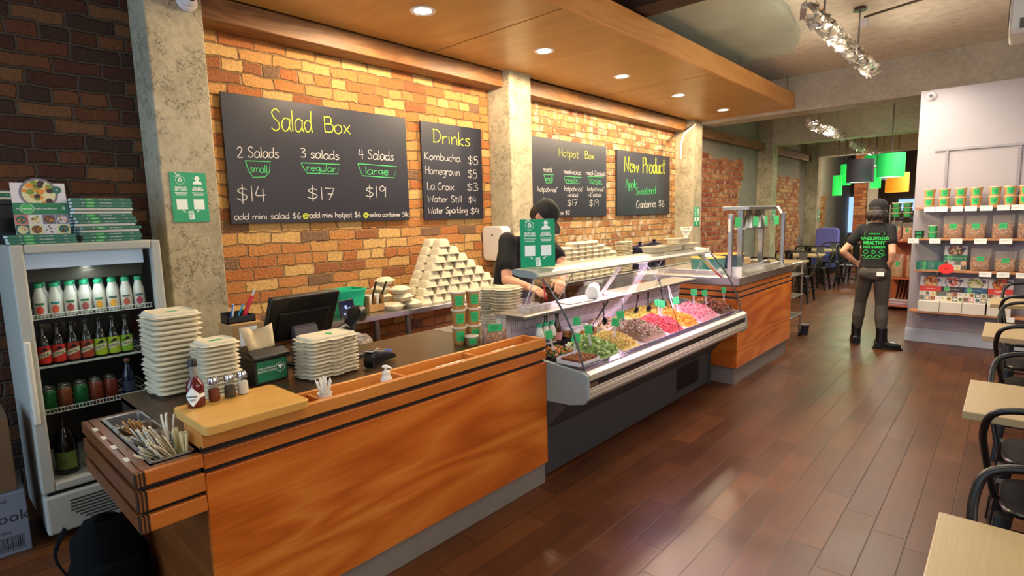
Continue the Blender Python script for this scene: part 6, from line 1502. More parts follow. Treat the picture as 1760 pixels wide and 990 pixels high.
for l in (0, 1): KTd.put((-.785, 7.75, SHZ['b']+.0005+.0425*l), 0, '%s short dark green tub at the left end of the second shelf' % ['lower','upper'][l], 'short dark tubs on the second shelf')
pcol = ['#9a6a44', '#9c7048', '#8a5c46', '#6b4038', '#8a6248']
for i, x in enumerate((-.49, -.30, -.08, .12, .34)):
    o = pouch('granola_pouch', .175, .245, .075, pcol[i], 'clear pouch of brown cereal on the second shelf, %s from the left' % ORD[i+1], 'cereal pouches on the second shelf', .62, lab=(0,.52,.36,.24)); o.location = (x, 7.77, SHZ['b']+.001); o.rotation_euler = (0,0,-pi/2)
for i, x in enumerate((-.24, -.04, .15, .33)):
    o = pouch('granola_pouch', .17, .24 if i != 1 else .215, .075, ['#8a5c44','#a5804e','#8a6044','#94684c'][i], 'clear pouch of brown cereal on the third shelf, %s from the left' % ORD[i+1], 'cereal pouches on the third shelf', .60, lab=(0,.55,.36,.2)); o.location = (x, 7.77, SHZ['c']+.001); o.rotation_euler = (0,0,-pi/2)
# flat books, cookbooks facing out
rr = random.Random(14)
for i in range(6):
    KG.put((-.665+rr.uniform(-.004,.004), 7.79, SHZ['c']+.0006+.0151*i), -pi/2+rr.uniform(-.02,.02), 'flat dark green cookbook on the third partition shelf, %s from the bottom' % ORD[i+1], 'flat cookbooks on the third shelf')
def facing_book(x, z, band, seed, label, title, top=(0,2,3,4,5), dot=12, big=None, w=.20, h=.265, y=7.80):
    t = empty('display_cookbook', (x, y, z), 0, label=label, cat='book', group='cookbooks facing out on the partition')
    Mt = T(0,0,0,0,-.16)
    MB().box(-w/2, w/2, .0, .016, 0, h, M=Mt).build('book_block', PAL[band], t, bevel=.001)
    MB().box(-w/2+.003, w/2+.0004, .002, .014, .002, h+.0005, M=Mt).build('pages', M_page, t)
    cover_print(t, Mt @ faceM((0, -.0003, h/2), (1,0,0), (0,0,1)), w, h, band, top, dot, title, seed, big, num=band == 1)
    return t
facing_book(-.455, SHZ['c']+.001, 1, 5, 'green banded cookbook facing out on the third shelf beside the pouches', 'cafe cookbook', (0,7,13,8,2))
for i, (x, bd, sd, ti, tp, lb, bg) in enumerate(((-.655, 10, 6, 'cafe cookbook', (0,5,10,7,2), 'orange red cookbook facing out, leftmost on the lowest shelf', None), (-.46, 13, 7, 'cafe cookbook', (0,0,10,13,8), 'cookbook with dark brown title band, second on the lowest shelf', None), (-.265, 11, 8, 'cafe cookbook', (0,2,3,2,0), 'cookbook with blue title band, third on the lowest shelf', None), (-.06, 10, 9, 'COOK', (0,5,7,10,2), 'cookbook with large red COOK title, fourth on the lowest shelf', .16))):
    facing_book(x, SHZ['d']+.117, bd, sd, lb, ti, tp, 12, bg, y=7.79)
    s = empty('book_rest', (x, 7.78, SHZ['d']+.0005), 0, label='pale stack of cookbooks lying under the %s cookbook on the lowest shelf' % ['orange red','dark brown banded','blue banded','red titled'][i], cat='book pile')
    for k in range(7): MB().box(-.095, .095, -.10, .10, .0165*k, .0165*k+.0155).build('book', M_page, s)
t = empty('red_sticker', (-.52, 7.683, SHZ['c']+.02), label='round neon red star sticker on the third shelf edge by the cookbook', cat='sticker')
MB().prism([((.075 if k % 2 else .060)*cos(2*pi*k/36), (.062 if k % 2 else .050)*sin(2*pi*k/36)) for k in range(36)], -.0015, 0, 'Y').build('star', plain('neon_red', '#f5322c', .6), t)
MB().box(-.02, .02, -.0018, -.0016, -.006, .006).build('print', plain('red_ink', '#b01c18'), t)
def dome(loc, rot, lb, s=1.0):
    t = empty('security_camera', loc, 0, label=lb, cat='camera'); t.rotation_euler = rot
    MB().lathe([(.045*s,0),(.045*s,.02*s),(.04*s,.03*s)], 20).build('base', M_white, t, 50); MB().ball((0,0,.035*s), .035*s, 16, 10).build('eyeball', M_white, t, 60); MB().lathe([(.017*s,.062*s),(.019*s,.070*s),(.002,.071*s)], 16).build('lens', M_black, t, 50)
dome((-.775, 7.929, 2.79), (pi/2,0,0), 'small white dome security camera at the top of the white partition')
dome((-3.888, 1.36, 2.93), (0,pi/2-.1,0), 'white security camera at the top of the near concrete pillar', 1.3)

# ------------------------------------------------------------ cafe tables and black metal chairs
M_maple = ply_mat('maple_laminate', '#a08c64', '#ab9770', '#b5a17c', 'Y', .4, 1.0, .3, .05)
def cafe_table(w, d, label, group, th=.032):
    t = empty('cafe_table', label=label, cat='table', group=group)
    MB().box(-w/2, w/2, -d/2, d/2, .74-th, .74).build('tabletop', M_maple, t, bevel=.003)
    MB().cyl(.035, .02, .71, 16).build('column', M_blackm, t, 60)
    MB().box(-.18,.18,-.18,.18,.70,.707).build('mount_plate', M_blackm, t)
    MB().box(-.125,.125,-.03,.03,0,.02).box(-.03,.03,-.21,.21,0,.0202).build('foot', M_blackm, t, bevel=.004)
    return t
def metal_chair():
    """pressed metal bistro chair facing +y, back at y = -.21"""
    t = empty('metal_chair', label='x', cat='chair')
    b = MB(); b.loft([((0,0,.430),(.175,0,0),(0,.175,0)),((0,0,.446),(.182,0,0),(0,.182,0)),((0,0,.452),(.178,0,0),(0,.178,0)),((0,0,.447),(.15,0,0),(0,.15,0))], 28, p=4.5)
    b.build('seat', plain('chair_seat', '#17181a', .3), t, 50)
    for sx in (-1, 1):
        for sy in (-1, 1):
            MB().loft([((sx*.205, sy*.205-.02*(sy<0), 0),(.016,0,0),(0,.016,0)),((sx*.165, sy*.165, .43),(.028,0,0),(0,.028,0))], 10, p=5).build('leg', M_blackm, t, 40)
    P = smooth_path([(-.195,-.03,.44),(-.225,-.10,.60),(-.238,-.19,.75),(-.19,-.225,.835),(0,-.235,.852),(.19,-.225,.835),(.238,-.19,.75),(.225,-.10,.60),(.195,-.03,.44)], 7)
    MB().tube(P, .0125, 10).build('back_hoop', M_blackm, t, 60)
    MB().add([(-.06,-.17,.44),(.06,-.17,.44),(.068,-.232,.845),(-.068,-.232,.845),(-.06,-.178,.44),(.06,-.178,.44),(.068,-.240,.845),(-.068,-.240,.845)], [(0,1,2,3),(7,6,5,4),(0,4,5,1),(1,5,6,2),(2,6,7,3),(3,7,4,0)]).build('back_slat', M_blackm, t)
    for z, w in ((.22, .185),):
        MB().tube([(-w,-w,z),(w,-w,z)], .007, 8).tube([(-w,w,z),(w,w,z)], .007, 8).tube([(-w,-w,z),(-w,w,z)], .007, 8).tube([(w,-w,z),(w,w,z)], .007, 8).build('brace', M_blackm, t, 60)
    return t
KC = Kind(metal_chair())
TX = .255
for (y0, y1), lb in (((1.14, 1.80), 'nearest square maple cafe table, at the bottom right corner'), ((2.79, 3.34), 'second nearest maple cafe table on the right'), ((4.54, 5.11), 'third maple cafe table on the right, partly behind chair backs'), ((6.10, 6.55), 'farthest maple cafe table on the right, in front of the cookbooks')):
    o = cafe_table(.72, y1-y0, lb, 'maple cafe tables on the right'); o.location = (TX, (y0+y1)/2, 0)
    if y0 < 2: o.location.x = TX+.005
for y, r, lb in ((1.73, pi, 'black metal chair with its back just behind the nearest table'), (2.765, 0, 'black metal chair pushed under the second table, facing away from camera'), (3.30, pi, 'black metal chair at the far side of the second table'), (4.595, 0, 'black metal chair at the near side of the third table'), (5.215, pi, 'black metal chair at the far side of the third table'), (6.085, 0, 'black metal chair at the near side of the farthest right table'), (6.62, pi, 'black metal chair farthest on the right, before the shelves')):
    KC.put((TX-.05, y, 0), r, lb, 'black metal chairs on the right')
# back room seats
for i, (x, y) in enumerate(((-2.82, 9.9), (-2.95, 11.6), (-3.02, 13.2), (-2.55, 14.4))):
    o = cafe_table(.62, .62, ['nearest cafe table by the left wall beyond the counter','second cafe table along the left wall','third cafe table along the left wall','farthest cafe table before the purple booth'][i], 'cafe tables in the back room'); o.location = (x, y, 0)
for x, y, r, lb in ((-2.90, 9.35, 0, 'black metal chair nearest beyond the hot counter'), (-2.72, 10.45, pi, 'black metal chair at the far side of the nearest back room table'), (-3.0, 11.05, 0, 'black metal chair at the near side of the second back table'), (-2.85, 12.15, pi, 'black metal chair at the far side of the second back table'), (-3.1, 12.7, 0, 'black metal chair at the near side of the third back table'), (-2.95, 13.75, pi, 'black metal chair at the far side of the third back table'), (-2.45, 13.85, 0, 'black metal chair near the purple booth'), (-2.42, 12.9, -pi/2, 'black metal chair turned toward the aisle in the back room')):
    KC.put((x, y, 0), r, lb, 'black metal chairs in the back room')
t = empty('booth_seat', (-3.55, 16.1, 0), label='purple blue upholstered booth with a tall rounded back by the far wall', cat='booth')
mp_ = plain('purple_fabric', '#6f6ec0', .85)
P = rect_round(-.27, .27, .45, 1.12, .10, 6)
MB().prism(P, -.06, .06, 'Y', M=T(0,0,0)).build('back', mp_, t, 40, bevel=.03); MB().box(-.27, .27, -.55, -.065, .12, .46).build('seat', plain('navy_fabric', '#33407a', .8), t, bevel=.04); MB().box(-.25, .25, -.5, .0, 0, .118).build('plinth', M_black, t)

# ------------------------------------------------------------ pendant lamps of the back room
def pendant(x, y, z, r, h, col, em, label):
    t = empty('pendant_lamp', (x, y, z), label=label, cat='pendant lamp', group=None)
    m = plain('shade_'+col[1:], col, .7, emit=col if em else None, estr=em)
    MB().lathe([(r,0),(r,h),(r-.004,h),(r-.004,0)], 28, cap=False).build('lamp_shade', m, t, 60)
    MB().cyl(r-.005, .012, .016, 24).build('diffuser', plain('pendant_diffuser', '#ffffff', emit='#eaffd8', estr=3), t)
    MB().cyl(.006, h-.02, 3.5-z, 8).build('cord', M_black, t, 60); MB().cyl(.05, 3.48-z, 3.499-z, 16).build('ceiling_rose', M_black, t, 60)
pendant(-2.72, 12.95, 1.86, .085, .40, '#22c04a', .9, 'narrow bright green pendant lamp hanging lowest on the left')
pendant(-2.64, 13.25, 2.07, .095, .42, '#22c04a', .8, 'bright green cylinder pendant, second from the left')
pendant(-2.58, 13.7, 2.16, .07, .32, '#128a3a', .35, 'darker green slim pendant beside the grey drum')
pendant(-2.30, 12.8, 2.09, .235, .44, '#3d3a4a', .0, 'large dark grey drum pendant lamp among the green ones')
pendant(-2.23, 13.9, 2.46, .205, .22, '#17b050', .45, 'wide short green drum pendant hanging highest')
pendant(-2.16, 14.3, 2.18, .085, .26, '#6a6478', .0, 'small grey pendant behind the green drum')
pendant(-2.10, 13.2, 1.98, .09, .38, '#22c04a', .9, 'bright green slim pendant in front of the orange lamp')
pendant(-1.72, 12.2, 2.13, .215, .42, '#14a84c', .5, 'large green drum pendant nearest the white partition')
pendant(-1.98, 15.0, 1.93, .22, .42, '#e08a1e', .7, 'orange drum pendant below the large green drum')
lamp('POINT', (-2.4, 13.0, 1.75), 14, (.35, 1.0, .45), size=.2, name='green_pendant_light'); lamp('POINT', (-1.8, 12.2, 1.95), 10, (.45, 1.0, .5), size=.2, name='green_pendant_light'); lamp('POINT', (-3.2, 17.6, 2.5), 40, (1,.85,.6), size=.2, name='back_room_fill')  # the last one is an unseen lamp added to brighten the back room

# ------------------------------------------------------------ stand with bags behind the partition
t = empty('retail_stand', (-1.22, 10.5, 0), label='wooden retail stand with bagged goods beside the white partition', cat='stand')
mo = plain('stand_wood', '#a5532a', .5, noise=.12)
for z, m in ((.05, mo), (.48, mo), (1.05, mo), (1.40, M_glass)): MB().box(-.22, .26, -.25, .25, z, z+.022).build('shelf', m, t)
MB().box(-.22, .26, .22, .25, .0, 1.05).build('back_panel', mo, t)
for x in (-.20, .24):
    for y in (-.23, .23): MB().cyl(.012, 0, 1.62, 10, M=T(x, y, 0)).build('upright', M_steel2, t, 60)
for i, (x, y, z, w, h, c) in enumerate(((-.125, -.10, 1.073, .14, .30, '#b5694c'), (.02, -.12, 1.073, .13, .27, '#b07a52'), (.165, -.10, 1.073, .14, .30, '#a85a44'), (-.08, -.10, .503, .16, .36, '#a8825a'), (.10, -.10, .503, .15, .34, '#9c6a4a'))):
    o = pouch('bread_bag', w, h, .10, c, ['tall clear bag of red snacks, left on the stand upper shelf','clear bag of brown snacks, middle of the stand upper shelf','clear bag of red snacks, right on the stand upper shelf','tall clear bag on the stand middle shelf, left','tall clear bag on the stand middle shelf, right'][i], 'bagged goods on the stand', .7, plain('snackfill_'+c[1:], c, .8, noise=.3, nscale=40)); o.location = (-1.22+x, 10.5+y, z); o.rotation_euler = (0,0,-pi/2)
KTg2 = Kind(shelf_tub(.075, .055, .062, 'stand_tub', '#5c6a3e', '#c8c0a0'))
for i in range(6):
    KTg2.put((-1.36+.14*(i % 2), 10.42, 1.4225+.0755*(i//2)), 0, 'olive green tub on the glass shelf of the stand, %s, %s column' % (['bottom','middle','top'][i//2], ['left','right'][i % 2]), 'tubs on the stand')
rr = random.Random(17)
for i in range(6):
    o = MB().box(-.12, .12, -.09, .09, 0, .014).build('magazine', plain('mag_%d' % (i % 3), ['#b58aa0', '#8a6a80', '#c9c0c4'][i % 3], .5), loc=(-1.25+rr.uniform(-.01,.01), 10.36, .0725+.0142*i), rot=(0,0,rr.uniform(-.1,.1))); tag(o, 'magazine lying on the bottom shelf of the stand, %s from the bottom' % ORD[i+1], 'magazine', 'magazines on the stand')
for i in range(4):
    o = MB().box(-.004, .004, -.10, .10, 0, .32).build('chopping_board', M_blackm, loc=(-1.30+.045*i, 10.45, .16), rot=(0, .12, .0), bevel=.003); tag(o, 'dark thin board standing upright in the stand, %s from the left' % ORD[i+1], 'board', 'dark boards in the stand')

# ------------------------------------------------------------ ceiling fittings
def spot_bar(x, y0, y1, z, lit, label, stem_y, n=4, ribbons=True):
    t = empty('spotlight_bar', (x, (y0+y1)/2, z), label=label, cat='spotlight'); L2 = (y1-y0)/2
    MB().box(-.02, .02, -L2, L2, .0, .018).build('rail', M_steel, t)
    for sy in stem_y: MB().cyl(.008, .018, 3.48-z, 8, M=T(0, sy-(y0+y1)/2, 0)).build('stem', M_steel2, t, 60); MB().lathe([(.06,3.47-z),(.05,3.499-z)], 18, M=T(0, sy-(y0+y1)/2, 0)).build('ceiling_rose', plain('rose_bronze', '#4a372c', .4), t, 60)
    rr = random.Random(int(y0*10))
    for i in range(n):
        y = -L2+(i+.5)*2*L2/n; a = (rr.uniform(-.8,.8), rr.uniform(-.5,.9), 0)
        Ms = T(0, y, -.02) @ Euler(a).to_matrix().to_4x4()
        MB().lathe([(.02,.0),(.035,-.02),(.055,-.085),(.052,-.086),(.03,-.02)], 20, M=Ms, cap=False).build('spot_shade', plain('silver_ribbon', '#f2f0ea', .18, .75), t, 60)
        MB().lathe([(.002,-.05),(.030,-.06),(.036,-.080),(.030,-.098),(.002,-.104)], 14, M=Ms).build('bulb', plain('spot_bulb_on', '#ffffff', emit='#fff0e0', estr=40) if i in lit else plain('spot_bulb_off', '#d9d4c8', .2), t, 60)
    if ribbons:
        b = MB()
        for k in range(3):
            pts = [(.07*cos(q*1.3+k*2.1), -L2+2*L2*q/24, -.035+.075*sin(q*1.3+k*2.1)) for q in range(25)]
            for i in range(24):
                p, q = Vector(pts[i]), Vector(pts[i+1]); n_ = Vector((-(p.x), 0, -(p.z+.035))).normalized()*.032; sh = Vector((0,.02,0))
                b.add([p-n_.cross(Vector((0,1,0)))*.8, p+n_.cross(Vector((0,1,0)))*.8, q+n_.cross(Vector((0,1,0)))*.8, q-n_.cross(Vector((0,1,0)))*.8], [(0,1,2,3)])
        b.build('twisted_ribbon', plain('silver_ribbon', '#f2f0ea', .18, .75), t, 60)
spot_bar(-1.24, 4.75, 7.30, 3.08, (), 'large chrome spotlight bar with twisted ribbons near the ceiling, unlit', (6.5, 5.2), 6)
spot_bar(-2.40, 9.5, 11.8, 2.92, (0, 1, 2), 'chrome spotlight bar with three glowing bulbs above the back tables', (10.0, 11.2), 5)
spot_bar(-2.50, 13.1, 15.3, 2.90, (3,), 'chrome spotlight bar farthest away with one glowing bulb', (13.6, 14.8), 4)
t = empty('track_conduit', (-1.2, 6.5, 3.46), label='thin dark ceiling conduit running right from the spotlight rose', cat='conduit')
MB().tube([(0,0,-.06),(1.5,-.5,-.06),(3.0,-1.1,-.06)], .012, 8).build('pipe', plain('rose_bronze'), t, 60); MB().box(-.03,.03,-.03,.03,-.14,-.075).build('junction_box', M_white, t)
t = empty('air_conditioner', (.45, 4.9, 2.60), 0, label='white wall air conditioner at the top right corner, partly cut off', cat='air conditioner')
P = [(-.16,.03),(-.13,0),(.16,0),(.16,.34),(-.10,.34),(-.16,.28)]
MB().prism([(p[0], p[1]) for p in P], -.55, .55, 'X', M=T()).build('housing', plain('ac_white', '#d8d2c8', .4), t, 40, bevel=.015)
b = MB()
for k in range(14): b.box(-.556, -.551, -.13+.02*k, -.118+.02*k, .05, .26)
for sx in (-.45, .45): MB().cyl(.006, .34, .899, 8, M=T(sx, 0, 0)).build('hanger_rod', M_steel2, t, 60)
b.build('side_grille', plain('ac_grille', '#55504a', .6), t); MB().box(-.5, .5, -.1635, -.158, .03, .09).build('louvre', plain('ac_grille'), t)
# ------------------------------------------------------------ people
from mathutils.bvhtree import BVHTree
def remeshed(mb, name, mat, parent, voxel=.007, sm=6, fac=.5, smooth=True):
    """fuse overlapping tapered volumes into one continuous skin"""
    tmp = mb.build(name+'_tmp', mat)
    md = tmp.modifiers.new('r', 'REMESH'); md.mode = 'VOXEL'; md.voxel_size = voxel
    if sm: m2 = tmp.modifiers.new('s', 'SMOOTH'); m2.iterations = sm; m2.factor = fac
    dg = bpy.context.evaluated_depsgraph_get(); dg.update()
    me = bpy.data.meshes.new_from_object(tmp.evaluated_get(dg)); me.name = name
    bpy.data.objects.remove(tmp)
    me.polygons.foreach_set('use_smooth', [True]*len(me.polygons))
    me.materials.clear(); me.materials.append(mat)
    o = bpy.data.objects.new(name, me); COL.objects.link(o)
    if parent: o.parent = parent
    return o
def limb(b, pts, rad, seg=14):
    pts = [Vector(p) for p in pts]
    b.tube(pts, rad, seg)
    for p, r in ((pts[0], rad[0]), (pts[-1], rad[-1])):
        r = r[0] if isinstance(r, tuple) else r; b.ball(tuple(p), r*.98, 12, 8)
def torso(b, secs, seg=24, p=2.4): b.loft(secs, seg, p=p)
def head_geo(b, M):
    """head looking along +y of M, origin at the head centre"""
    S = [(-.118,.030,.030,.030),(-.108,.042,.045,.028),(-.085,.054,.066,.018),(-.055,.063,.082,.008),(-.02,.070,.092,.0),(.02,.074,.097,-.006),(.06,.072,.094,-.010),(.09,.058,.076,-.012),(.108,.036,.048,-.012),(.115,.012,.016,-.012)]
    b.loft([(M @ Vector((0, dy, z)), M.to_3x3() @ Vector((a, 0, 0)), M.to_3x3() @ Vector((0, c, 0))) for z, a, c, dy in S], 22, p=2.2)
    b.loft([(M @ Vector((0, y, z)), M.to_3x3() @ Vector((w, 0, 0)), M.to_3x3() @ Vector((0, 0, h))) for y, z, w, h in ((.080,-.012,.014,.026),(.100,-.018,.013,.020),(.112,-.026,.008,.010))], 10)  # nose
    b.loft([(M @ Vector((x, .085-abs(x)*.45, -.062)), M.to_3x3() @ Vector((0, .008, 0)), M.to_3x3() @ Vector((0, 0, .009))) for x in (-.026, -.012, 0, .012, .026)], 8)  # lips
    b.loft([(M @ Vector((x, .086-abs(x)*.3, .022)), M.to_3x3() @ Vector((0, .010, 0)), M.to_3x3() @ Vector((0, 0, .009))) for x in (-.05, -.03, 0, .03, .05)], 8)   # brow
    for s in (-1, 1):
        b.loft([(M @ Vector((s*.070, -.012, z)), M.to_3x3() @ Vector((.010, -.004*s, 0)), M.to_3x3() @ Vector((0, w, 0))) for z, w in ((-.036,.008),(-.018,.014),(.006,.019),(.024,.014))], 10)  # ears
def eyes(parent, M):
    for s in (-1, 1):
        b = MB(); b.ball(tuple(M @ Vector((s*.031, .078, .002))), .0125, 10, 8); e = b.build('eye', plain('eye_white', '#e6e2dc', .2), parent, 60)
        MB().ball(tuple(M @ Vector((s*.031, .0885, .002))), .0055, 8, 6).build('iris', plain('eye_dark', '#2a1c14', .2), e, 60)
def hand_geo(b, W, d, pn, th, curl=.5, L=.165, spread=.0):
    """hand from wrist W, pointing along d, palm normal pn, thumb on side th; five separate fingers"""
    d = Vector(d).normalized(); pn = Vector(pn); pn = (pn-d*pn.dot(d)).normalized(); s = d.cross(pn)
    if s.dot(Vector(th)) < 0: s = -s
    W = Vector(W); pl = L*.50
    b.loft([(W-d*.015, s*.024, pn*.018), (W+d*.02, s*.034, pn*.016), (W+d*pl*.7, s*.041, pn*.014), (W+d*pl, s*.039, pn*.010)], 14, p=2.8)
    for i, (off, ln) in enumerate(((.030,.070), (.010,.078), (-.010,.072), (-.029,.056))):
        p0 = W + d*(pl-.012) + s*off; pts = [p0]; a = .15; dirv = d+s*off*spread*8
        for k, f in enumerate((.45, .30, .25)):
            a += curl*(.5 if k == 0 else .6)
            v = (dirv.normalized()*cos(a)+pn*sin(a)); pts.append(pts[-1]+v*ln*f+ (v*.012 if k == 0 else v*0))
        b.tube(pts, [.0092, .0088, .008, .0062], 9); b.ball(tuple(pts[-1]), .0060, 8, 6)
    t0 = W + d*.022 + s*.024
    t1 = t0 + (s*.75+d*.65+pn*.25).normalized()*.034; t2 = t1 + (s*.25+d*.85+pn*.45).normalized()*.030; t3 = t2 + (d*.85-s*.1+pn*.5).normalized()*.024
    b.tube([t0, t1, t2, t3], [.0135, .0115, .0098, .0075], 9); b.ball(tuple(t3), .0072, 8, 6)
M_skin = plain('skin', '#d39b7c', .5, noise=.05, nscale=12)
M_tee = plain('black_cotton', '#0c0c0e', .85, bump=.15, bscale=60); M_jean = plain('charcoal_denim', '#47413b', .8, noise=.12, nscale=25, bump=.1, bscale=300)
M_hair = plain('dark_hair', '#1d130d', .45, noise=.3, nscale=60, bump=.5, bscale=140); M_boot = plain('black_leather', '#0b0b0c', .35)

# --- standing person in the aisle, seen from behind
P2 = empty('person', (-1.135, 7.34, 0), -.02, label='standing person in black printed tee and dark jeans, back turned, hands on hips', cat='person')
Mh = T(.005, .015, 1.535, .0, -.10)   # head
J = dict(sL=(-.130,0,1.345), eL=(-.300,-.075,1.085), wL=(-.195,.045,.955), sR=(.130,0,1.345), eR=(.175,-.10,1.085), wR=(.135,-.02,.93),
         hL=(-.075,0,.86), kL=(-.135,.085,.485), aL=(-.165,.10,.095), hR=(.075,0,.86), kR=(.085,.015,.475), aR=(.115,-.06,.095))
b = MB(); head_geo(b, Mh)
limb(b, [(0,-.005,1.36),(0,.0,1.42),(.0,.005,1.47)], [.058,.050,.052])
TS = [((0,.0,.80),(.130,0,0),(0,.100,0)),((0,-.005,.90),(.142,0,0),(0,.105,0)),((0,.0,1.0),(.124,0,0),(0,.092,0)),((0,.0,1.10),(.118,0,0),(0,.09,0)),((0,.0,1.22),(.132,0,0),(0,.098,0)),((0,-.005,1.31),(.138,0,0),(0,.092,0)),((0,-.005,1.37),(.105,0,0),(0,.066,0)),((0,-.005,1.41),(.052,0,0),(0,.050,0))]
torso(b, TS)
limb(b, [J['sL'], (-.215,-.035,1.21), J['eL']], [.045,.041,.034]); limb(b, [J['eL'], (-.255,-.02,1.02), J['wL']], [.037,.034,.024])
limb(b, [J['sR'], (.158,-.05,1.21), J['eR']], [.045,.041,.034]); limb(b, [J['eR'], (.172,-.07,1.0), J['wR']], [.037,.034,.024])
hand_geo(b, J['wL'], (.55,.45,-.55), (.7,-.3,.3), (.3,.6,.6), .35); hand_geo(b, J['wR'], (-.25,.35,-.75), (-.8,-.2,0), (0,.8,.2), .35)
for h, k, a in (('hL','kL','aL'), ('hR','kR','aR')):
    limb(b, [J[h], tuple((Vector(J[h])*.5+Vector(J[k])*.5)), J[k]], [.078,.068,.052]); limb(b, [J[k], tuple(Vector(J[k])*.62+Vector(J[a])*.38+Vector((0,-.012,0))), J[a]], [.054,.056,.036])
for a, dv in (('aL',(-.25,.97)), ('aR',(.93,.25))):
    p = J[a]; b.loft([((p[0]-dv[0]*.05, p[1]-dv[1]*.05, .05),(.033*dv[1],-.033*dv[0],0),(0,0,.045)),((p[0]+dv[0]*.06, p[1]+dv[1]*.06, .04),(.040*dv[1],-.040*dv[0],0),(0,0,.035)),((p[0]+dv[0]*.17, p[1]+dv[1]*.17, .025),(.030*dv[1],-.030*dv[0],0),(0,0,.02))], 12)
body = remeshed(b, 'body', M_skin, P2, .0065, 5); eyes(P2, Mh)
b = MB()
torso(b, [(c, Vector(a)*k, Vector(d)*k) for (c, a, d), k in zip(TS[1:8], (1.06,1.10,1.12,1.09,1.08,1.12,1.22))])
b.loft([((0,-.005,.865),(.150,0,0),(0,.117,0)),((0,-.005,.93),(.148,0,0),(0,.113,0))], 24, p=2.4)
for s, e, m in (('sL','eL',0), ('sR','eR',0)):
    S_, E_ = Vector(J[s]), Vector(J[e]); limb(b, [S_-(E_-S_).normalized()*-.0, S_.lerp(E_, .3), S_.lerp(E_, .55)], [.056,.055,.058])
tee = remeshed(b, 'shirt', M_tee, P2, .008, 6)
b = MB()
for h, k, a in (('hL','kL','aL'), ('hR','kR','aR')):
    H_, K_, A_ = Vector(J[h]), Vector(J[k]), Vector(J[a])
    limb(b, [H_, H_.lerp(K_,.5), K_], [.088,.078,.060]); limb(b, [K_, K_.lerp(A_,.38)+Vector((0,-.012,0)), K_.lerp(A_,.82)], [.063,.064,.048])
torso(b, [((0,-.0,.78),(.134,0,0),(0,.110,0)),((0,-.012,.86),(.150,0,0),(0,.118,0)),((0,-.005,.935),(.140,0,0),(0,.107,0))])
for s in (-1, 1): b.ball((s*.068,-.07,.845), (.074,.065,.080), 14, 10)
jeans = remeshed(b, 'trousers', M_jean, P2, .008, 5)
MB().box(.035, .105, -.159, -.156, .825, .872, M=T(rz=.1)).build('pocket_card', M_paper, jeans)
for nm_, a, dv in (('boot','aL',(-.25,.97)), ('boot','aR',(.93,.25))):
    p = Vector(J[a]); f = Vector((dv[0], dv[1], 0)); s = Vector((dv[1], -dv[0], 0)); b = MB()
    b.loft([((p.x, p.y, .24), s*.052, f*.056), ((p.x, p.y, .15), s*.050, f*.056), ((p.x, p.y, .08), s*.050, f*.062), (tuple(p-f*.0+Vector((0,0,-.085))), s*.050, f*.070)], 18, p=2.4)
    b.loft([(tuple(Vector((p.x,p.y,.045))-f*.07), s*.040, Vector((0,0,.042))), (tuple(Vector((p.x,p.y,.05))+f*.02), s*.050, Vector((0,0,.048))), (tuple(Vector((p.x,p.y,.04))+f*.13), s*.054, Vector((0,0,.036))), (tuple(Vector((p.x,p.y,.03))+f*.19), s*.040, Vector((0,0,.026)))], 16, p=2.8)
    bo = remeshed(b, nm_, M_boot, P2, .006, 3)
    MB().loft([(tuple(Vector((p.x,p.y,.012))-f*.085), s*.036, Vector((0,0,.012))), (tuple(Vector((p.x,p.y,.012))+f*.02), s*.052, Vector((0,0,.012))), (tuple(Vector((p.x,p.y,.012))+f*.14), s*.057, Vector((0,0,.012))), (tuple(Vector((p.x,p.y,.012))+f*.205), s*.034, Vector((0,0,.012)))], 16, p=5).build('sole', M_black, bo, 40)
b = MB()
b.loft([(Mh @ Vector((0,-.022,z)), (a,0,0), (0,c,0)) for z, a, c in ((-.095,.050,.045),(-.06,.076,.078),(-.01,.084,.094),(.04,.083,.098),(.085,.066,.080),(.118,.03,.04))], 20)
rr = random.Random(2)
for i in range(26):
    a = pi+pi*i/25; q = Mh @ Vector((.078*cos(a), -.02+.088*sin(a), -.01)); e = q+Vector((.014*cos(a)+rr.uniform(-.012,.012), .012*sin(a), -rr.uniform(.075,.115))); b.tube([q, (q+e)/2+Vector((.01*cos(a),.01*sin(a),0)), e], [.018,.016,.007], 7)
remeshed(b, 'hair', M_hair, P2, .006, 2)
cp_ = MB(); cp_.loft([(Mh @ Vector((0,-.012,z)), (a,0,0), (0,c,0)) for z, a, c in ((.045,.089,.106),(.07,.090,.107),(.10,.078,.094),(.128,.048,.06),(.138,.012,.015))], 24)
cp_.loft([(Mh @ Vector((0,.07,.05)), (.070,0,0), (0,.02,-.003)), (Mh @ Vector((0,.115,.045)), (.066,0,0), (0,.055,-.012)), (Mh @ Vector((0,.12,.049)), (.064,0,0), (0,.052,-.012))], 18)
cp_.build('cap', plain('cap_fabric', '#121113', .9), P2, 60)
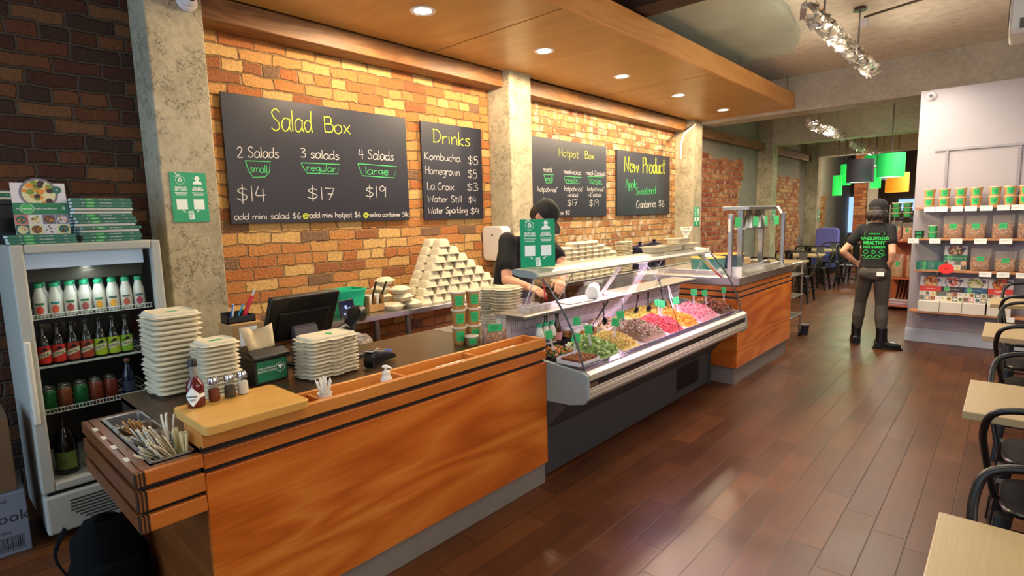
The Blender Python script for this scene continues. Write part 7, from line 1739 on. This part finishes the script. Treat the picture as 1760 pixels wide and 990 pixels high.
# printed back of the tee, laid onto the cloth
dg = bpy.context.evaluated_depsgraph_get(); bv = BVHTree.FromPolygons([v.co.copy() for v in tee.data.vertices], [tuple(p.vertices) for p in tee.data.polygons])
pr = MB(); MB_ = faceM((0,-.4,0), (1,0,0), (0,0,1))
for tx, z, sz, bd in (('NUTRITIOUS',1.285,.020,.02),('WHOLEFOOD',1.233,.046,.03),('HEALTHY',1.186,.052,.035),('FAST & FRESH',1.140,.037,.03)): text_mesh(pr, tx, sz, MB_ @ T(0, z, 0), bold=bd, sx=.92)
for k in range(3):
    cx = -.075+.075*k; pr.tube([(cx+.022*cos(a), -.4, 1.085+.022*sin(a)*(1 if k != 1 else .8)) for a in [2*pi*q/20 for q in range(21)]], .0022, 4)
for k in range(5): pr.box(-.012, .012, -.4005, -.4, 1.068+.008*k, 1.071+.008*k)
pr.ribbon([(-.115+.23*q/24, -.4, 1.035+.012*sin(q*.9)+.01*q/24) for q in range(25)], .006, (0,-1,0)); pr.ribbon([(-.10+.17*q/12, -.4, 1.012+.006*q/12) for q in range(13)], .004, (0,-1,0))
pr.ribbon([(-.085,-.4,1.27),(-.10,-.4,1.285),(-.085,-.4,1.305),(.085,-.4,1.305),(.10,-.4,1.285),(.085,-.4,1.27)], .003, (0,-1,0))
nv = []
for v in pr.v:
    h = bv.ray_cast(Vector((v[0], -.6, v[2])), Vector((0,1,0)))
    nv.append((v[0], (h[0].y if h[0] is not None else -.1)-.0025, v[2]))
pr.v = nv; pr.build('back_print', plain('print_neon_green', '#36d860', .6), tee)

# --- worker in cap and black tee behind the case, serving
P1 = empty('person', (-2.96, 3.32, 0), 0, label='worker in black cap and tee leaning over the salad case, face behind the sign', cat='person')
O1 = Vector((-2.96, 3.32, 0))
L = lambda x, y, z: Vector((x, y, z))-O1
Mh1 = Matrix.Translation(L(-2.735, 3.415, 1.565)) @ Euler((0,0,-pi/2+.15)).to_matrix().to_4x4() @ Euler((-.85,0,0)).to_matrix().to_4x4()
b = MB(); head_geo(b, Mh1)
limb(b, [L(-2.85,3.34,1.40), L(-2.81,3.37,1.46), L(-2.775,3.395,1.51)], [.060,.054,.054])
ax = Vector((.10,.99,0)).normalized(); fw = Vector((.99,-.10,0)).normalized()
def sec(x, y, z, a, c): return (L(x, y, z), ax*a, fw*c)
TS1 = [sec(-3.0,3.30,.80,.165,.12), sec(-3.0,3.30,.92,.175,.125), sec(-2.98,3.305,1.04,.16,.115), sec(-2.95,3.31,1.16,.165,.115), sec(-2.91,3.32,1.28,.185,.118), sec(-2.88,3.33,1.37,.19,.105), sec(-2.86,3.335,1.42,.15,.08), sec(-2.85,3.34,1.45,.07,.06)]
torso(b, TS1)
sR, eR, wR = L(-2.87,3.13,1.385), L(-2.78,3.01,1.10), L(-2.545,2.985,1.065)
sL, eL, wL = L(-2.84,3.53,1.38), L(-2.60,3.50,1.17), L(-2.385,3.155,1.10)
limb(b, [sR, sR.lerp(eR,.5), eR], [.056,.050,.040]); limb(b, [eR, eR.lerp(wR,.4), wR], [.042,.040,.027])
limb(b, [sL, sL.lerp(eL,.5), eL], [.056,.050,.040]); limb(b, [eL, eL.lerp(wL,.4), wL], [.042,.040,.027])
hand_geo(b, wR, (.96,-.05,-.18), (0,.25,-1), (0,1,.1), .30, .18); hand_geo(b, wL, (.55,-.80,-.25), (-.35,-.1,-1), (-.8,-.5,.2), .35, .18)
for s in (-1, 1):
    y = 3.30+.095*s; H_, K_, A_ = L(-3.0,y,.86), L(-2.98,y+.02*s,.47), L(-3.02,y+.03*s,.09)
    limb(b, [H_, H_.lerp(K_,.5), K_], [.09,.078,.058]); limb(b, [K_, K_.lerp(A_,.4), A_], [.056,.056,.038])
    b.loft([(L(-3.06,y+.03*s,.045), (0,.034,0), (0,0,.042)), (L(-2.96,y+.03*s,.04), (0,.042,0), (0,0,.036)), (L(-2.86,y+.03*s,.028), (0,.032,0), (0,0,.024))], 12)
remeshed(b, 'body', M_skin, P1, .0065, 5); eyes(P1, Mh1)
b = MB(); torso(b, [(c, a*k, d*k) for (c, a, d), k in zip(TS1[1:7], (1.07,1.10,1.12,1.10,1.08,1.06))])
limb(b, [sR, sR.lerp(eR,.3), sR.lerp(eR,.62)], [.072,.070,.072]); limb(b, [sL, sL.lerp(eL,.3), sL.lerp(eL,.62)], [.072,.070,.072])
remeshed(b, 'shirt', M_tee, P1, .008, 6)
b = MB()
for s in (-1, 1):
    y = 3.30+.095*s; H_, K_, A_ = L(-3.0,y,.86), L(-2.98,y+.02*s,.47), L(-3.02,y+.03*s,.09)
    limb(b, [H_, H_.lerp(K_,.5), K_], [.102,.09,.07]); limb(b, [K_, K_.lerp(A_,.4), A_], [.066,.066,.056])
torso(b, [sec(-3.0,3.30,.80,.172,.128), sec(-3.0,3.30,.94,.180,.128)])
remeshed(b, 'trousers', M_jean, P1, .009, 4)
for s in (-1, 1):
    y = 3.30+.125*s
    MB().loft([(L(-3.075,y,.05), (0,.042,0), (0,0,.05)), (L(-2.96,y,.048), (0,.050,0), (0,0,.046)), (L(-2.86,y,.035), (0,.044,0), (0,0,.033)), (L(-2.82,y,.025), (0,.025,0), (0,0,.02))], 14, p=3).build('shoe', M_boot, P1, 60)
b = MB(); R3 = Mh1.to_3x3()
b.loft([(Mh1 @ Vector((0,-.030,z)), R3 @ Vector((a,0,0)), R3 @ Vector((0,c,0))) for z, a, c in ((-.07,.05,.045),(-.04,.070,.07),(.0,.078,.085),(.05,.075,.085),(.08,.05,.06))], 18)
q = Mh1 @ Vector((0,-.105,-.0)); b.tube([q, q+Vector((-.025,-.012,-.03)), q+Vector((-.035,-.02,-.07)), q+Vector((-.03,-.02,-.10))], [.020,.022,.018,.008], 10)
remeshed(b, 'hair', M_hair, P1, .007, 2)
c_ = MB(); c_.loft([(Mh1 @ Vector((0,-.010,z)), R3 @ Vector((a,0,0)), R3 @ Vector((0,c,0))) for z, a, c in ((.018,.086,.108),(.05,.088,.110),(.09,.080,.100),(.122,.052,.066),(.134,.014,.018))], 26)
c_.loft([(Mh1 @ Vector((0,.075,.028)), R3 @ Vector((.076,0,0)), R3 @ Vector((0,.02,-.004))), (Mh1 @ Vector((0,.130,.012)), R3 @ Vector((.072,0,0)), R3 @ Vector((0,.055,-.02))), (Mh1 @ Vector((0,.133,.017)), R3 @ Vector((.070,0,0)), R3 @ Vector((0,.053,-.02)))], 20)
c_.build('cap', plain('cap_black', '#16171b', .85), P1, 60)
for W_, d_, nmx in ((wR, (.96,-.05,-.25), 'a'), (wL, (.55,-.80,-.35), 'b')):
    pass
o = empty('red_spoon', (-2.40, 2.99, 1.035), label='red handled utensil held in the right hand of the worker', cat='utensil')
MB().tube([(0,0,-.02),(-.01,.004,.05),(-.02,.008,.10)], [(.005,.004),(.006,.005),(.007,.005)], 8).build('handle', plain('red_plastic'), o, 60); MB().loft([((0.002,0,-.02),(.008,0,0),(0,.004,0)),((.006,0,-.035),(.014,0,0),(0,.005,0)),((.01,0,-.05),(.006,0,0),(0,.004,0))], 10).build('tip', plain('red_plastic'), o, 60)
